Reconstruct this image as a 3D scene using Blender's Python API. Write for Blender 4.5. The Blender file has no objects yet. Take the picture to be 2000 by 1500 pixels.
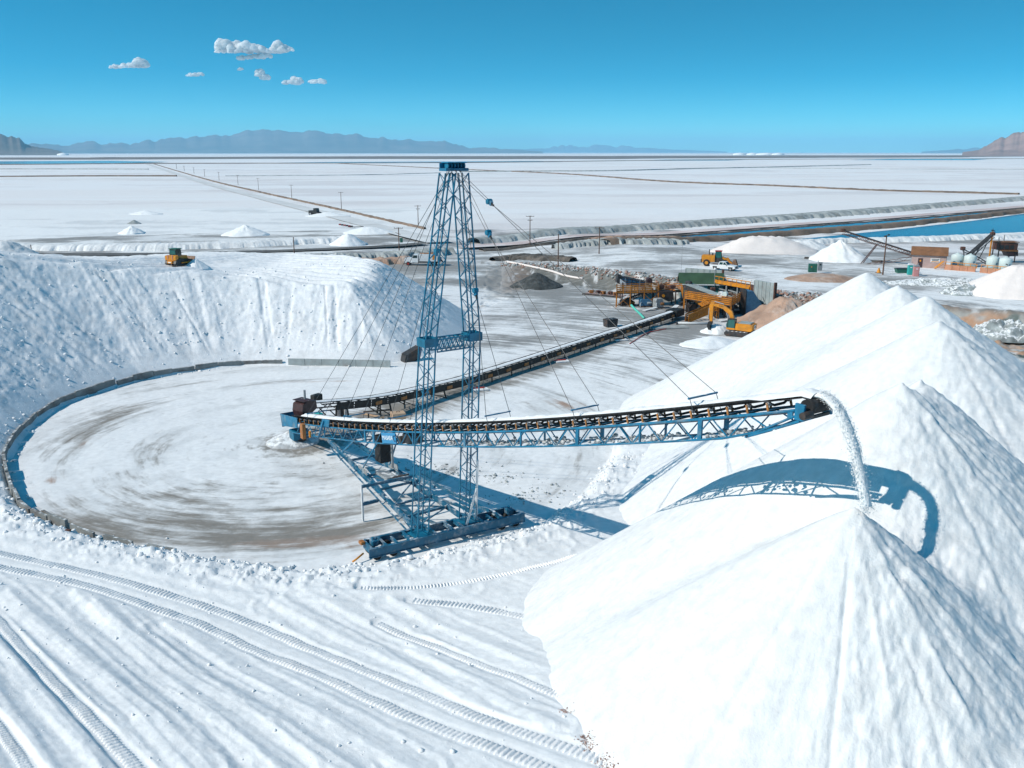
import bpy, bmesh, math, random
import numpy as np
from mathutils import Vector, Matrix
random.seed(7)
SC = bpy.context.scene
COL = SC.collection

# ------------------------------------------------------------------ camera
CAM_H, FPX, PITCH = 29.0, 1750.0, math.atan2(453.0, 1750.0)
cam = bpy.data.cameras.new('camera'); cam_o = bpy.data.objects.new('camera', cam); COL.objects.link(cam_o)
cam.sensor_width = 36.0; cam.lens = 36.0 * FPX / 2000.0
cam.clip_start = 0.5; cam.clip_end = 200000.0
cam_o.location = (0, 0, CAM_H); cam_o.rotation_euler = (math.pi / 2 - PITCH, 0, 0)
SC.camera = cam_o

# ------------------------------------------------------------------ sky, sun, exposure
SUN_EL = math.radians(41.0)
SH = Vector((0.935, 0.355, 0)).normalized()               # the way shadows fall on the ground
TO_SUN = Vector((-SH.x * math.cos(SUN_EL), -SH.y * math.cos(SUN_EL), math.sin(SUN_EL)))
world = bpy.data.worlds.new('World'); SC.world = world; world.use_nodes = True
wn, wl = world.node_tree.nodes, world.node_tree.links
wn.clear()
w_out = wn.new('ShaderNodeOutputWorld'); w_bg = wn.new('ShaderNodeBackground')
w_sky = wn.new('ShaderNodeTexSky'); w_sky.sky_type = 'NISHITA'; w_sky.sun_disc = False
w_sky.sun_elevation = SUN_EL; w_sky.sun_rotation = math.atan2(TO_SUN.x, TO_SUN.y)
w_sky.altitude = 1300; w_sky.air_density = 1.0; w_sky.dust_density = 1.4; w_sky.ozone_density = 2.0
w_tc = wn.new('ShaderNodeTexCoord'); w_map = wn.new('ShaderNodeMapping')
w_map.inputs['Scale'].default_value = (1, 1, 3.0); w_map.inputs['Location'].default_value = (0, 0, 0.02)
w_nrm = wn.new('ShaderNodeVectorMath'); w_nrm.operation = 'NORMALIZE'
w_hsv = wn.new('ShaderNodeHueSaturation'); w_hsv.inputs['Saturation'].default_value = 1.6; w_hsv.inputs['Hue'].default_value = 0.483
w_bg.inputs['Strength'].default_value = 0.15
wl.new(w_tc.outputs['Generated'], w_map.inputs['Vector']); wl.new(w_map.outputs[0], w_nrm.inputs[0])
wl.new(w_nrm.outputs[0], w_sky.inputs['Vector']); wl.new(w_sky.outputs[0], w_hsv.inputs['Color'])
w_mul = wn.new('ShaderNodeMix'); w_mul.data_type = 'RGBA'; w_mul.blend_type = 'MULTIPLY'; w_mul.inputs['Factor'].default_value = 1.0; w_mul.inputs['B'].default_value = (0.55, 1.17, 1.0, 1)
wl.new(w_hsv.outputs[0], w_mul.inputs['A']); wl.new(w_mul.outputs['Result'], w_bg.inputs['Color']); wl.new(w_bg.outputs[0], w_out.inputs['Surface'])
sun = bpy.data.lights.new('sun', 'SUN'); sun.energy = 4.15; sun.angle = math.radians(0.5); sun.color = (1.0, 0.93, 0.83)
sun_o = bpy.data.objects.new('sun', sun); COL.objects.link(sun_o); sun_o.location = (-60, -20, 90)
sun_o.rotation_euler = TO_SUN.to_track_quat('Z', 'Y').to_euler()
SC.view_settings.view_transform = 'Standard'; SC.view_settings.look = 'None'
SC.view_settings.gamma = 1.0; SC.view_settings.use_curve_mapping = False; SC.view_settings.exposure = 0.06
SC.render.engine = 'CYCLES'
SC.cycles.use_denoising = True
SC.cycles.max_bounces = 6; SC.cycles.diffuse_bounces = 3; SC.cycles.glossy_bounces = 3; SC.cycles.transmission_bounces = 4
SC.cycles.volume_bounces = 1; SC.cycles.transparent_max_bounces = 8
SC.cycles.caustics_reflective = False; SC.cycles.caustics_refractive = False
SC.cycles.use_adaptive_sampling = True; SC.cycles.adaptive_threshold = 0.015

# ------------------------------------------------------------------ helpers
cP, sP = math.cos(PITCH), math.sin(PITCH)
def ray(u, v):
    x = (u - 1000) / FPX; y = -(v - 750) / FPX
    return np.array([x, cP + y * sP, -sP + y * cP])
def P(u, v, z=0.0):                 # the place at height z that the photograph shows at (u, v)
    d = ray(u, v); k = (z - CAM_H) / d[2]
    return Vector((d[0] * k, d[1] * k, z))
def PY(u, v, Y):                    # the same at distance Y
    d = ray(u, v); k = Y / d[1]
    return Vector((d[0] * k, Y, CAM_H + d[2] * k))

_TAB = np.random.RandomState(11).rand(256 * 256)
def _hash(ix, iy, seed): return _TAB[((ix + seed * 57) & 255) * 256 + ((iy + seed * 131) & 255)]
def vn(x, y, seed=0):               # value noise 0..1
    x = np.asarray(x, float); y = np.asarray(y, float)
    ix = np.floor(x).astype(np.int64); iy = np.floor(y).astype(np.int64); fx = x - ix; fy = y - iy
    fx = fx * fx * (3 - 2 * fx); fy = fy * fy * (3 - 2 * fy)
    a = _hash(ix, iy, seed); b = _hash(ix + 1, iy, seed); c = _hash(ix, iy + 1, seed); d = _hash(ix + 1, iy + 1, seed)
    return (a + (b - a) * fx) * (1 - fy) + (c + (d - c) * fx) * fy
def fbm(x, y, seed=0, o=4, g=0.5):
    s = 0; a = 1; t = 0
    for i in range(o):
        s = s + a * vn(x * 2 ** i + 17.3 * i, y * 2 ** i - 9.1 * i, seed + i * 31); t += a; a *= g
    return s / t
def sst(a, b, x):
    t = np.clip((x - a) / (b - a), 0, 1); return t * t * (3 - 2 * t)
def pdist(x, y, pts):               # distance to a polyline, arc length along it, signed side
    best = np.full(x.shape, 1e9); sl = np.zeros(x.shape); sd = np.zeros(x.shape); acc = 0.0
    for (ax, ay), (bx, by) in zip(pts[:-1], pts[1:]):
        dx, dy = bx - ax, by - ay; L = math.hypot(dx, dy) + 1e-9
        t = np.clip(((x - ax) * dx + (y - ay) * dy) / (L * L), 0, 1)
        d = np.hypot(x - ax - t * dx, y - ay - t * dy); m = d < best
        best = np.where(m, d, best); sl = np.where(m, acc + t * L, sl)
        sd = np.where(m, np.sign((x - ax) * dy - (y - ay) * dx), sd); acc += L
    return best, sl, sd
def smooth_pts(pts, n=6):           # Catmull-Rom through plan points
    pts = [Vector((p[0], p[1])) for p in pts]
    q = [2 * pts[0] - pts[1]] + pts + [2 * pts[-1] - pts[-2]]
    out = []
    for i in range(1, len(q) - 2):
        for k in range(n):
            t = k / n; a, b, c, d = q[i - 1], q[i], q[i + 1], q[i + 2]
            out.append(0.5 * ((2 * b) + (c - a) * t + (2 * a - 5 * b + 4 * c - d) * t * t + (3 * b - a - 3 * c + d) * t ** 3))
    out.append(pts[-1]); return [(p.x, p.y) for p in out]

# ---- materials
MATS = {}
def new_mat(name):
    m = bpy.data.materials.new(name); m.use_nodes = True; m.node_tree.nodes.clear(); MATS[name] = m
    return m, m.node_tree.nodes, m.node_tree.links
def paint(name, c, rough=0.5, metal=0.0, var=0.25, dirt=None, dirt_amt=0.35, scale=3.0, bump=0.0, bscale=20.0, salt=0.0):
    """painted or bare surface: mottled tone, patchy dirt, salt lying on faces that look up"""
    m, n, l = new_mat(name)
    out = n.new('ShaderNodeOutputMaterial'); b = n.new('ShaderNodeBsdfPrincipled')
    b.inputs['Roughness'].default_value = rough; b.inputs['Metallic'].default_value = metal
    tc = n.new('ShaderNodeNewGeometry')
    ns = n.new('ShaderNodeTexNoise'); ns.inputs['Scale'].default_value = scale; ns.inputs['Detail'].default_value = 6
    l.new(tc.outputs['Position'], ns.inputs['Vector'])
    r1 = n.new('ShaderNodeValToRGB'); e = r1.color_ramp.elements
    e[0].position = 0.3; e[1].position = 0.75
    e[0].color = (c[0] * (1 - var), c[1] * (1 - var), c[2] * (1 - var), 1); e[1].color = (min(c[0] * (1 + var), 1), min(c[1] * (1 + var), 1), min(c[2] * (1 + var), 1), 1)
    l.new(ns.outputs['Fac'], r1.inputs['Fac']); col = r1.outputs['Color']
    if dirt is not None:
        n2 = n.new('ShaderNodeTexNoise'); n2.inputs['Scale'].default_value = scale * 0.6; n2.inputs['Detail'].default_value = 8; n2.inputs['Roughness'].default_value = 0.7
        l.new(tc.outputs['Position'], n2.inputs['Vector'])
        r2 = n.new('ShaderNodeMapRange'); r2.inputs['From Min'].default_value = 0.62 - dirt_amt * 0.3; r2.inputs['From Max'].default_value = 0.8 - dirt_amt * 0.2
        l.new(n2.outputs['Fac'], r2.inputs['Value'])
        mx = n.new('ShaderNodeMix'); mx.data_type = 'RGBA'; l.new(r2.outputs[0], mx.inputs['Factor'])
        l.new(col, mx.inputs['A']); mx.inputs['B'].default_value = (*dirt, 1); col = mx.outputs['Result']
    if salt > 0:
        sx = n.new('ShaderNodeSeparateXYZ'); l.new(tc.outputs['Normal'], sx.inputs[0])
        n3 = n.new('ShaderNodeTexNoise'); n3.inputs['Scale'].default_value = 2.2; n3.inputs['Detail'].default_value = 5
        l.new(tc.outputs['Position'], n3.inputs['Vector'])
        ad = n.new('ShaderNodeMath'); ad.operation = 'MULTIPLY_ADD'; l.new(n3.outputs['Fac'], ad.inputs[0]); ad.inputs[1].default_value = 1.6; ad.inputs[2].default_value = -0.8
        a2 = n.new('ShaderNodeMath'); a2.operation = 'ADD'; l.new(sx.outputs['Z'], a2.inputs[0]); l.new(ad.outputs[0], a2.inputs[1])
        r3 = n.new('ShaderNodeMapRange'); r3.inputs['From Min'].default_value = 1.25 - salt; r3.inputs['From Max'].default_value = 1.5 - salt
        l.new(a2.outputs[0], r3.inputs['Value'])
        m3 = n.new('ShaderNodeMix'); m3.data_type = 'RGBA'; l.new(r3.outputs[0], m3.inputs['Factor']); l.new(col, m3.inputs['A'])
        m3.inputs['B'].default_value = (0.78, 0.79, 0.8, 1); col = m3.outputs['Result']
    l.new(col, b.inputs['Base Color'])
    if bump > 0:
        nb = n.new('ShaderNodeTexNoise'); nb.inputs['Scale'].default_value = bscale; nb.inputs['Detail'].default_value = 6
        l.new(tc.outputs['Position'], nb.inputs['Vector'])
        bp = n.new('ShaderNodeBump'); bp.inputs['Strength'].default_value = 0.9; bp.inputs['Distance'].default_value = bump
        l.new(nb.outputs['Fac'], bp.inputs['Height']); l.new(bp.outputs[0], b.inputs['Normal'])
    l.new(b.outputs[0], out.inputs['Surface'])
    return m
def attr_ground(name, rough=0.85, bumps=((1.1, 0.05), (5.0, 0.035), (16.0, 0.022)), spec=0.2, dirt=False):
    """ground and heaps: colour of the stuff itself from the mesh, grain and lumps from noise"""
    m, n, l = new_mat(name)
    out = n.new('ShaderNodeOutputMaterial'); b = n.new('ShaderNodeBsdfPrincipled'); b.inputs['Roughness'].default_value = rough
    b.inputs['Specular IOR Level'].default_value = spec
    at = n.new('ShaderNodeAttribute'); at.attribute_name = 'col'
    g = n.new('ShaderNodeNewGeometry')
    ns = n.new('ShaderNodeTexNoise'); ns.inputs['Scale'].default_value = 1.7; ns.inputs['Detail'].default_value = 9; ns.inputs['Roughness'].default_value = 0.62
    l.new(g.outputs['Position'], ns.inputs['Vector'])
    mr = n.new('ShaderNodeMapRange'); mr.inputs['From Min'].default_value = 0.25; mr.inputs['From Max'].default_value = 0.75
    mr.inputs['To Min'].default_value = 0.86; mr.inputs['To Max'].default_value = 1.07
    l.new(ns.outputs['Fac'], mr.inputs['Value'])
    colour = at.outputs['Color']
    if dirt:
        da = n.new('ShaderNodeAttribute'); da.attribute_name = 'dirt'; sw = n.new('ShaderNodeAttribute'); sw.attribute_name = 'swirl'
        nA = n.new('ShaderNodeTexNoise'); nA.inputs['Scale'].default_value = 1.0; nA.inputs['Detail'].default_value = 10; nA.inputs['Roughness'].default_value = .68
        l.new(sw.outputs['Vector'], nA.inputs['Vector'])
        nB = n.new('ShaderNodeTexNoise'); nB.inputs['Scale'].default_value = .38; nB.inputs['Detail'].default_value = 12; nB.inputs['Roughness'].default_value = .72; nB.inputs['Distortion'].default_value = .4
        l.new(g.outputs['Position'], nB.inputs['Vector'])
        hb = n.new('ShaderNodeMath'); hb.operation = 'MULTIPLY'; l.new(nB.outputs['Fac'], hb.inputs[0]); hb.inputs[1].default_value = .65
        ad = n.new('ShaderNodeMath'); ad.operation = 'MULTIPLY_ADD'; l.new(nA.outputs['Fac'], ad.inputs[0]); ad.inputs[1].default_value = 1.35; l.new(hb.outputs[0], ad.inputs[2])
        ma = n.new('ShaderNodeMath'); ma.operation = 'MULTIPLY_ADD'; l.new(ad.outputs[0], ma.inputs[0]); ma.inputs[1].default_value = 1.25; l.new(da.outputs['Alpha'], ma.inputs[2])
        rr = n.new('ShaderNodeMapRange'); rr.interpolation_type = 'SMOOTHSTEP'; rr.inputs['From Min'].default_value = 1.25 + .28; rr.inputs['From Max'].default_value = 1.25 + .86; rr.inputs['To Max'].default_value = .92
        l.new(ma.outputs[0], rr.inputs['Value'])
        mx = n.new('ShaderNodeMix'); mx.data_type = 'RGBA'; l.new(rr.outputs[0], mx.inputs['Factor']); l.new(colour, mx.inputs['A']); l.new(da.outputs['Color'], mx.inputs['B']); colour = mx.outputs['Result']
    mu = n.new('ShaderNodeVectorMath'); mu.operation = 'SCALE'; l.new(colour, mu.inputs[0]); l.new(mr.outputs[0], mu.inputs['Scale'])
    l.new(mu.outputs[0], b.inputs['Base Color'])
    prev = None
    for sc, dist in bumps:
        nb = n.new('ShaderNodeTexNoise'); nb.inputs['Scale'].default_value = sc; nb.inputs['Detail'].default_value = 5; nb.inputs['Roughness'].default_value = 0.6
        l.new(g.outputs['Position'], nb.inputs['Vector'])
        bp = n.new('ShaderNodeBump'); l.new(at.outputs['Alpha'], bp.inputs['Strength']); bp.inputs['Distance'].default_value = dist
        l.new(nb.outputs['Fac'], bp.inputs['Height'])
        if prev is not None: l.new(prev, bp.inputs['Normal'])
        prev = bp.outputs[0]
    l.new(prev, b.inputs['Normal']); l.new(b.outputs[0], out.inputs['Surface'])
    return m

BLUE = (0.004, 0.155, 0.285)
paint('blue_paint', BLUE, 0.5, var=0.35, dirt=(0.17, 0.22, 0.25), dirt_amt=0.38, scale=1.6, salt=0.2)
paint('blue_deck', (0.005, 0.11, 0.20), 0.55, var=0.3, dirt=(0.35, 0.38, 0.4), dirt_amt=0.4, scale=1.2, salt=0.20)
paint('lattice_blue', (0.004, 0.145, 0.25), 0.45, var=0.3, dirt=(0.08, 0.10, 0.12), dirt_amt=0.25, scale=1.0)
paint('dark_steel', (0.03, 0.032, 0.035), 0.6, var=0.4, dirt=(0.10, 0.055, 0.035), dirt_amt=0.5, scale=1.5, salt=0.05)
paint('conveyor_black', (0.010, 0.012, 0.012), 0.7, var=0.4, dirt=(0.035, 0.03, 0.025), dirt_amt=0.3)
paint('black_rubber', (0.014, 0.014, 0.015), 0.75, var=0.4, dirt=(0.09, 0.09, 0.09), dirt_amt=0.3)
paint('belt_black', (0.02, 0.02, 0.021), 0.8, var=0.4, dirt=(0.10, 0.10, 0.11), dirt_amt=0.3)
paint('cable_grey', (0.05, 0.055, 0.06), 0.5, var=0.2)
paint('grey_steel', (0.30, 0.32, 0.33), 0.5, var=0.2, dirt=(0.16, 0.12, 0.10), dirt_amt=0.35, salt=0.2)
paint('white_steel', (0.70, 0.71, 0.72), 0.5, var=0.1, dirt=(0.4, 0.37, 0.34), dirt_amt=0.25)
paint('roller_brown', (0.38, 0.16, 0.045), 0.6, var=0.4, dirt=(0.5, 0.45, 0.4), dirt_amt=0.25, scale=6)
paint('roller_dark', (0.05, 0.045, 0.04), 0.6, var=0.4, dirt=(0.4, 0.38, 0.36), dirt_amt=0.2, scale=6)
paint('cabinet_brown', (0.36, 0.14, 0.035), 0.5, var=0.2)
paint('maroon_steel', (0.055, 0.022, 0.022), 0.55, var=0.4, dirt=(0.05, 0.04, 0.04), dirt_amt=0.4, salt=0.05)
paint('guard_orange', (0.32, 0.13, 0.03), 0.6, var=0.35, dirt=(0.12, 0.07, 0.04), dirt_amt=0.4)
paint('rail_orange', (0.50, 0.175, 0.010), 0.55, var=0.3, dirt=(0.18, 0.07, 0.015), dirt_amt=0.35, scale=0.9, salt=0.0)
paint('machine_yellow', (0.68, 0.255, 0.012), 0.45, var=0.15, dirt=(0.25, 0.15, 0.07), dirt_amt=0.3, scale=1.5)
paint('concrete', (0.36, 0.37, 0.36), 0.85, var=0.25, dirt=(0.22, 0.22, 0.21), dirt_amt=0.4, scale=0.8, bump=0.02)
paint('wall_concrete', (0.22, 0.23, 0.225), 0.85, var=0.3, dirt=(0.11, 0.09, 0.08), dirt_amt=0.4, scale=0.9, bump=0.02, salt=0.25)
paint('sheet_pile', (0.33, 0.37, 0.37), 0.6, var=0.2, dirt=(0.24, 0.22, 0.2), dirt_amt=0.3, scale=0.9)
paint('tan_block', (0.52, 0.36, 0.24), 0.8, var=0.2, dirt=(0.4, 0.3, 0.22), dirt_amt=0.4)
paint('green_roof', (0.035, 0.075, 0.035), 0.6, var=0.25, scale=0.6)
paint('teal_wall', (0.10, 0.30, 0.34), 0.6, var=0.2)
paint('blue_wall', (0.05, 0.15, 0.26), 0.55, var=0.2)
paint('teal_trim', (0.16, 0.55, 0.50), 0.5, var=0.1)
paint('pink_wall', (0.44, 0.31, 0.28), 0.8, var=0.15, scale=0.8, dirt=(0.4, 0.27, 0.22), dirt_amt=0.3)
paint('grey_wall', (0.22, 0.19, 0.19), 0.8, var=0.15)
paint('brown_roof', (0.22, 0.10, 0.045), 0.75, var=0.25, scale=0.9)
paint('tank_white', (0.60, 0.68, 0.66), 0.5, var=0.08, scale=0.7, dirt=(0.5, 0.5, 0.48), dirt_amt=0.2)
paint('terracotta', (0.48, 0.22, 0.13), 0.8, var=0.2, scale=0.9, dirt=(0.4, 0.28, 0.2), dirt_amt=0.3)
paint('rust', (0.11, 0.045, 0.03), 0.8, var=0.4, dirt=(0.05, 0.035, 0.03), dirt_amt=0.45)
paint('truck_white', (0.76, 0.77, 0.78), 0.3, var=0.03)
paint('hose_green', (0.10, 0.50, 0.40), 0.5, var=0.1)
paint('box_green', (0.02, 0.12, 0.085), 0.6, var=0.2)
paint('toilet_teal', (0.03, 0.38, 0.36), 0.5, var=0.1)
paint('toilet_pink', (0.55, 0.25, 0.24), 0.5, var=0.1)
paint('wood_pole', (0.14, 0.075, 0.05), 0.85, var=0.3, scale=2)
paint('red_paint', (0.40, 0.03, 0.02), 0.5, var=0.2)
paint('steel_blade', (0.25, 0.25, 0.26), 0.45, metal=0.3, var=0.3, dirt=(0.16, 0.10, 0.07), dirt_amt=0.5)
paint('bucket_brown', (0.20, 0.10, 0.05), 0.6, var=0.35, dirt=(0.35, 0.33, 0.32), dirt_amt=0.3)
paint('salt_plain', (0.82, 0.825, 0.83), 0.8, var=0.05, scale=2.0, bump=0.05, bscale=7)
paint('salt_grey', (0.46, 0.47, 0.48), 0.8, var=0.3, scale=2.0, bump=0.05, bscale=7, salt=0.5)
paint('clod_brown', (0.33, 0.2, 0.16), 0.85, var=0.4, scale=3)
paint('clod_grey', (0.30, 0.33, 0.33), 0.85, var=0.5, scale=0.8, bump=0.08, bscale=3, salt=0.5)
paint('pipe_grey', (0.55, 0.57, 0.58), 0.5, var=0.1, salt=0.3)
def flat(name, c, rough=0.5, metal=0.0, spec=0.5):
    m, n, l = new_mat(name); out = n.new('ShaderNodeOutputMaterial'); b = n.new('ShaderNodeBsdfPrincipled')
    b.inputs['Base Color'].default_value = (*c, 1); b.inputs['Roughness'].default_value = rough; b.inputs['Metallic'].default_value = metal
    b.inputs['Specular IOR Level'].default_value = spec
    l.new(b.outputs[0], out.inputs['Surface']); return m
flat('glass_dark', (0.008, 0.03, 0.03), 0.08); flat('glass_teal', (0.02, 0.12, 0.11), 0.1)
flat('letter_white', (0.8, 0.82, 0.82), 0.5); flat('sign_blue', (0.03, 0.24, 0.46), 0.45); flat('letter_black', (0.02, 0.02, 0.02), 0.5)
flat('tyre', (0.018, 0.018, 0.018), 0.8); flat('hub_grey', (0.35, 0.35, 0.36), 0.5)
flat('lamp_lens', (0.6, 0.6, 0.58), 0.2)

# ---- objects
WM = {}
def link(name, data, parent=None, M=None):
    o = bpy.data.objects.new(name, data); COL.objects.link(o)
    if parent is not None: o.parent = parent
    if M is not None: o.matrix_local = M
    return o
def thing(name, label, cat, loc=(0, 0, 0), rz=0.0, group=None):
    o = link(name, None); o.location = loc; o.rotation_euler = (0, 0, rz); o.empty_display_size = 0.2
    o['label'] = label; o['category'] = cat
    if group: o['group'] = group
    return o
def tag(o, label, cat, group=None):
    o['label'] = label; o['category'] = cat
    if group: o['group'] = group
    return o
def structure(o): o['kind'] = 'structure'; return o
def stuff(o, label=None, cat=None):
    o['kind'] = 'stuff'
    if label: o['label'] = label; o['category'] = cat
    return o
def mesh_np(name, V, F, mats, col=None, smooth=True, parent=None, M=None, extra=None):
    V = np.asarray(V, np.float32); F = np.asarray(F, np.int32); me = bpy.data.meshes.new(name)
    k = F.shape[1]
    me.vertices.add(len(V)); me.vertices.foreach_set('co', V.ravel())
    me.loops.add(F.size); me.loops.foreach_set('vertex_index', F.ravel())
    me.polygons.add(len(F)); me.polygons.foreach_set('loop_start', np.arange(0, F.size, k, dtype=np.int32))
    if smooth: me.polygons.foreach_set('use_smooth', np.ones(len(F), bool))
    if col is not None:
        a = me.attributes.new('col', 'FLOAT_COLOR', 'POINT')
        c = np.ones((len(V), 4), np.float32); c[:, :col.shape[1]] = col; a.data.foreach_set('color', c.ravel())
    for an, (ty, arr) in (extra or {}).items():
        a = me.attributes.new(an, ty, 'POINT'); a.data.foreach_set('color' if ty == 'FLOAT_COLOR' else 'vector', np.asarray(arr, np.float32).ravel())
    me.update(); me.validate()
    for m in ([mats] if isinstance(mats, str) else mats): me.materials.append(MATS[m])
    return link(name, me, parent, M)
class MB:
    """collects boxes, bars, tubes and prisms into one mesh"""
    def __init__(s): s.v = []; s.f = []; s.mi = []; s.m = []
    def _m(s, m):
        if m not in s.m: s.m.append(m)
        return s.m.index(m)
    def add(s, V, F, m):
        b = len(s.v); i = s._m(m); s.v += [tuple(p) for p in V]
        for f in F: s.f.append(tuple(b + k for k in f)); s.mi.append(i)
    def box(s, c, d, m, rz=0.0, bev=0.0):
        c = Vector(c); hx, hy, hz = d[0] / 2, d[1] / 2, d[2] / 2
        if bev > 0:
            e = min(bev, hx * .9, hy * .9, hz * .9); V = []
            for z, k in ((-hz, e), (-hz + e, 0), (hz - e, 0), (hz, e)):
                a, b = hx - k, hy - k; g = e if k == 0 else e * .6
                for p in ((-a + g, -b), (a - g, -b), (a, -b + g), (a, b - g), (a - g, b), (-a + g, b), (-a, b - g), (-a, -b + g)): V.append(Vector((p[0], p[1], z)))
            F = [tuple(reversed(range(8))), tuple(range(24, 32))]
            for r in range(3):
                for k in range(8): F.append((r * 8 + k, r * 8 + (k + 1) % 8, r * 8 + 8 + (k + 1) % 8, r * 8 + 8 + k))
        else:
            V = [Vector((x, y, z)) for z in (-hz, hz) for x, y in ((-hx, -hy), (hx, -hy), (hx, hy), (-hx, hy))]
            F = [(3, 2, 1, 0), (4, 5, 6, 7), (0, 1, 5, 4), (1, 2, 6, 5), (2, 3, 7, 6), (3, 0, 4, 7)]
        R = Matrix.Rotation(rz, 3, 'Z') if rz else None
        s.add([(R @ p if R else p) + c for p in V], F, m); return s
    def bar(s, a, b, w, h, m, up=(0, 0, 1)):
        a, b = Vector(a), Vector(b); d = (b - a).normalized(); u = Vector(up)
        if abs(d.dot(u)) > .99: u = Vector((1, 0, 0))
        x = d.cross(u).normalized(); y = x.cross(d)
        V = [p + x * i * w / 2 + y * j * h / 2 for p in (a, b) for i, j in ((-1, -1), (1, -1), (1, 1), (-1, 1))]
        s.add(V, [(0, 1, 2, 3), (7, 6, 5, 4), (0, 4, 5, 1), (1, 5, 6, 2), (2, 6, 7, 3), (3, 7, 4, 0)], m); return s
    def tube(s, pts, r, m, n=8, cap=True):
        pts = [Vector(p) for p in pts]; rs = r if isinstance(r, (list, tuple)) else [r] * len(pts); V = []
        for i, p in enumerate(pts):
            d = (pts[min(i + 1, len(pts) - 1)] - pts[max(i - 1, 0)]).normalized(); u = Vector((0, 0, 1))
            if abs(d.dot(u)) > .95: u = Vector((1, 0, 0))
            x = d.cross(u).normalized(); y = x.cross(d)
            for k in range(n):
                a = 2 * math.pi * k / n; V.append(p + x * math.cos(a) * rs[i] + y * math.sin(a) * rs[i])
        F = [(i * n + k, i * n + (k + 1) % n, (i + 1) * n + (k + 1) % n, (i + 1) * n + k) for i in range(len(pts) - 1) for k in range(n)]
        if cap: F += [tuple(reversed(range(n))), tuple(range((len(pts) - 1) * n, len(pts) * n))]
        s.add(V, F, m); return s
    def prism(s, prof, y0, y1, m, taper=None):
        """profile of (x, z) pushed from y0 to y1"""
        n = len(prof); V = [Vector((x, y0, z)) for x, z in prof] + [Vector((x, y1, z)) for x, z in prof]
        F = [tuple(range(n)), tuple(reversed(range(n, 2 * n)))] + [(k, k + n, (k + 1) % n + n, (k + 1) % n) for k in range(n)]
        s.add(V, F, m); return s
    def build(s, name, parent=None, M=None, smooth=False):
        me = bpy.data.meshes.new(name); me.from_pydata([tuple(p) for p in s.v], [], s.f)
        for m in s.m: me.materials.append(MATS[m])
        me.polygons.foreach_set('material_index', np.array(s.mi, np.int32))
        if smooth: me.polygons.foreach_set('use_smooth', np.ones(len(s.f), bool))
        bm = bmesh.new(); bm.from_mesh(me); bmesh.ops.recalc_face_normals(bm, faces=bm.faces); bm.to_mesh(me); bm.free()
        me.update(); return link(name, me, parent, M)
_unit = {}
def unit_bar(m):
    if m not in _unit:
        o = MB(); o.bar((0, 0, 0), (0, 0, 1), 1, 1, m); ob = o.build('bar'); _unit[m] = ob.data; bpy.data.objects.remove(ob)
    return _unit[m]
def bar(name, parent, a, b, w, h, m, up=(0, 0, 1)):
    """a straight member as its own object, mesh shared"""
    a, b = Vector(a), Vector(b); d = b - a; L = d.length; z = d / L; u = Vector(up)
    if abs(z.dot(u)) > .99: u = Vector((1, 0, 0))
    x = z.cross(u).normalized(); y = x.cross(z) * -1
    y = z.cross(x)
    M = Matrix(((x.x * w, y.x * h, z.x * L, a.x), (x.y * w, y.y * h, z.y * L, a.y), (x.z * w, y.z * h, z.z * L, a.z), (0, 0, 0, 1)))
    return link(name, unit_bar(m), parent, M)
def box(name, parent, c, d, m, rz=0.0, bev=0.02): return MB().box((0, 0, 0), d, m, 0, bev).build(name, parent, Matrix.Translation(c) @ Matrix.Rotation(rz, 4, 'Z'))
def tube(name, parent, pts, r, m, n=6): return MB().tube(pts, r, m, n).build(name, parent, smooth=n > 6)
_cyl = {}
def cyl(name, parent, a, b, r, m, n=16):
    key = (m, n)
    if key not in _cyl:
        o = MB().tube([(0, 0, 0), (0, 0, 1)], 1.0, m, n).build('cylinder'); _cyl[key] = o.data
        for p in o.data.polygons: p.use_smooth = len(p.vertices) == 4
        bpy.data.objects.remove(o)
    a, b = Vector(a), Vector(b); d = b - a; L = d.length; q = Vector((0, 0, 1)).rotation_difference(d.normalized())
    M = Matrix.Translation(a) @ q.to_matrix().to_4x4() @ Matrix.Diagonal((r, r, L, 1)); return link(name, _cyl[key], parent, M)
def text(name, parent, s, size, M, m, depth=0.012):
    c = bpy.data.curves.new(name, 'FONT'); c.body = s; c.size = size; c.extrude = depth; c.align_x = 'CENTER'; c.align_y = 'CENTER'
    o = bpy.data.objects.new(name, c); COL.objects.link(o); bpy.context.view_layer.update()
    me = bpy.data.meshes.new_from_object(o.evaluated_get(bpy.context.evaluated_depsgraph_get()))
    bpy.data.objects.remove(o); bpy.data.curves.remove(c); me.materials.clear(); me.materials.append(MATS[m]); me.name = name
    return link(name, me, parent, M)
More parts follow.
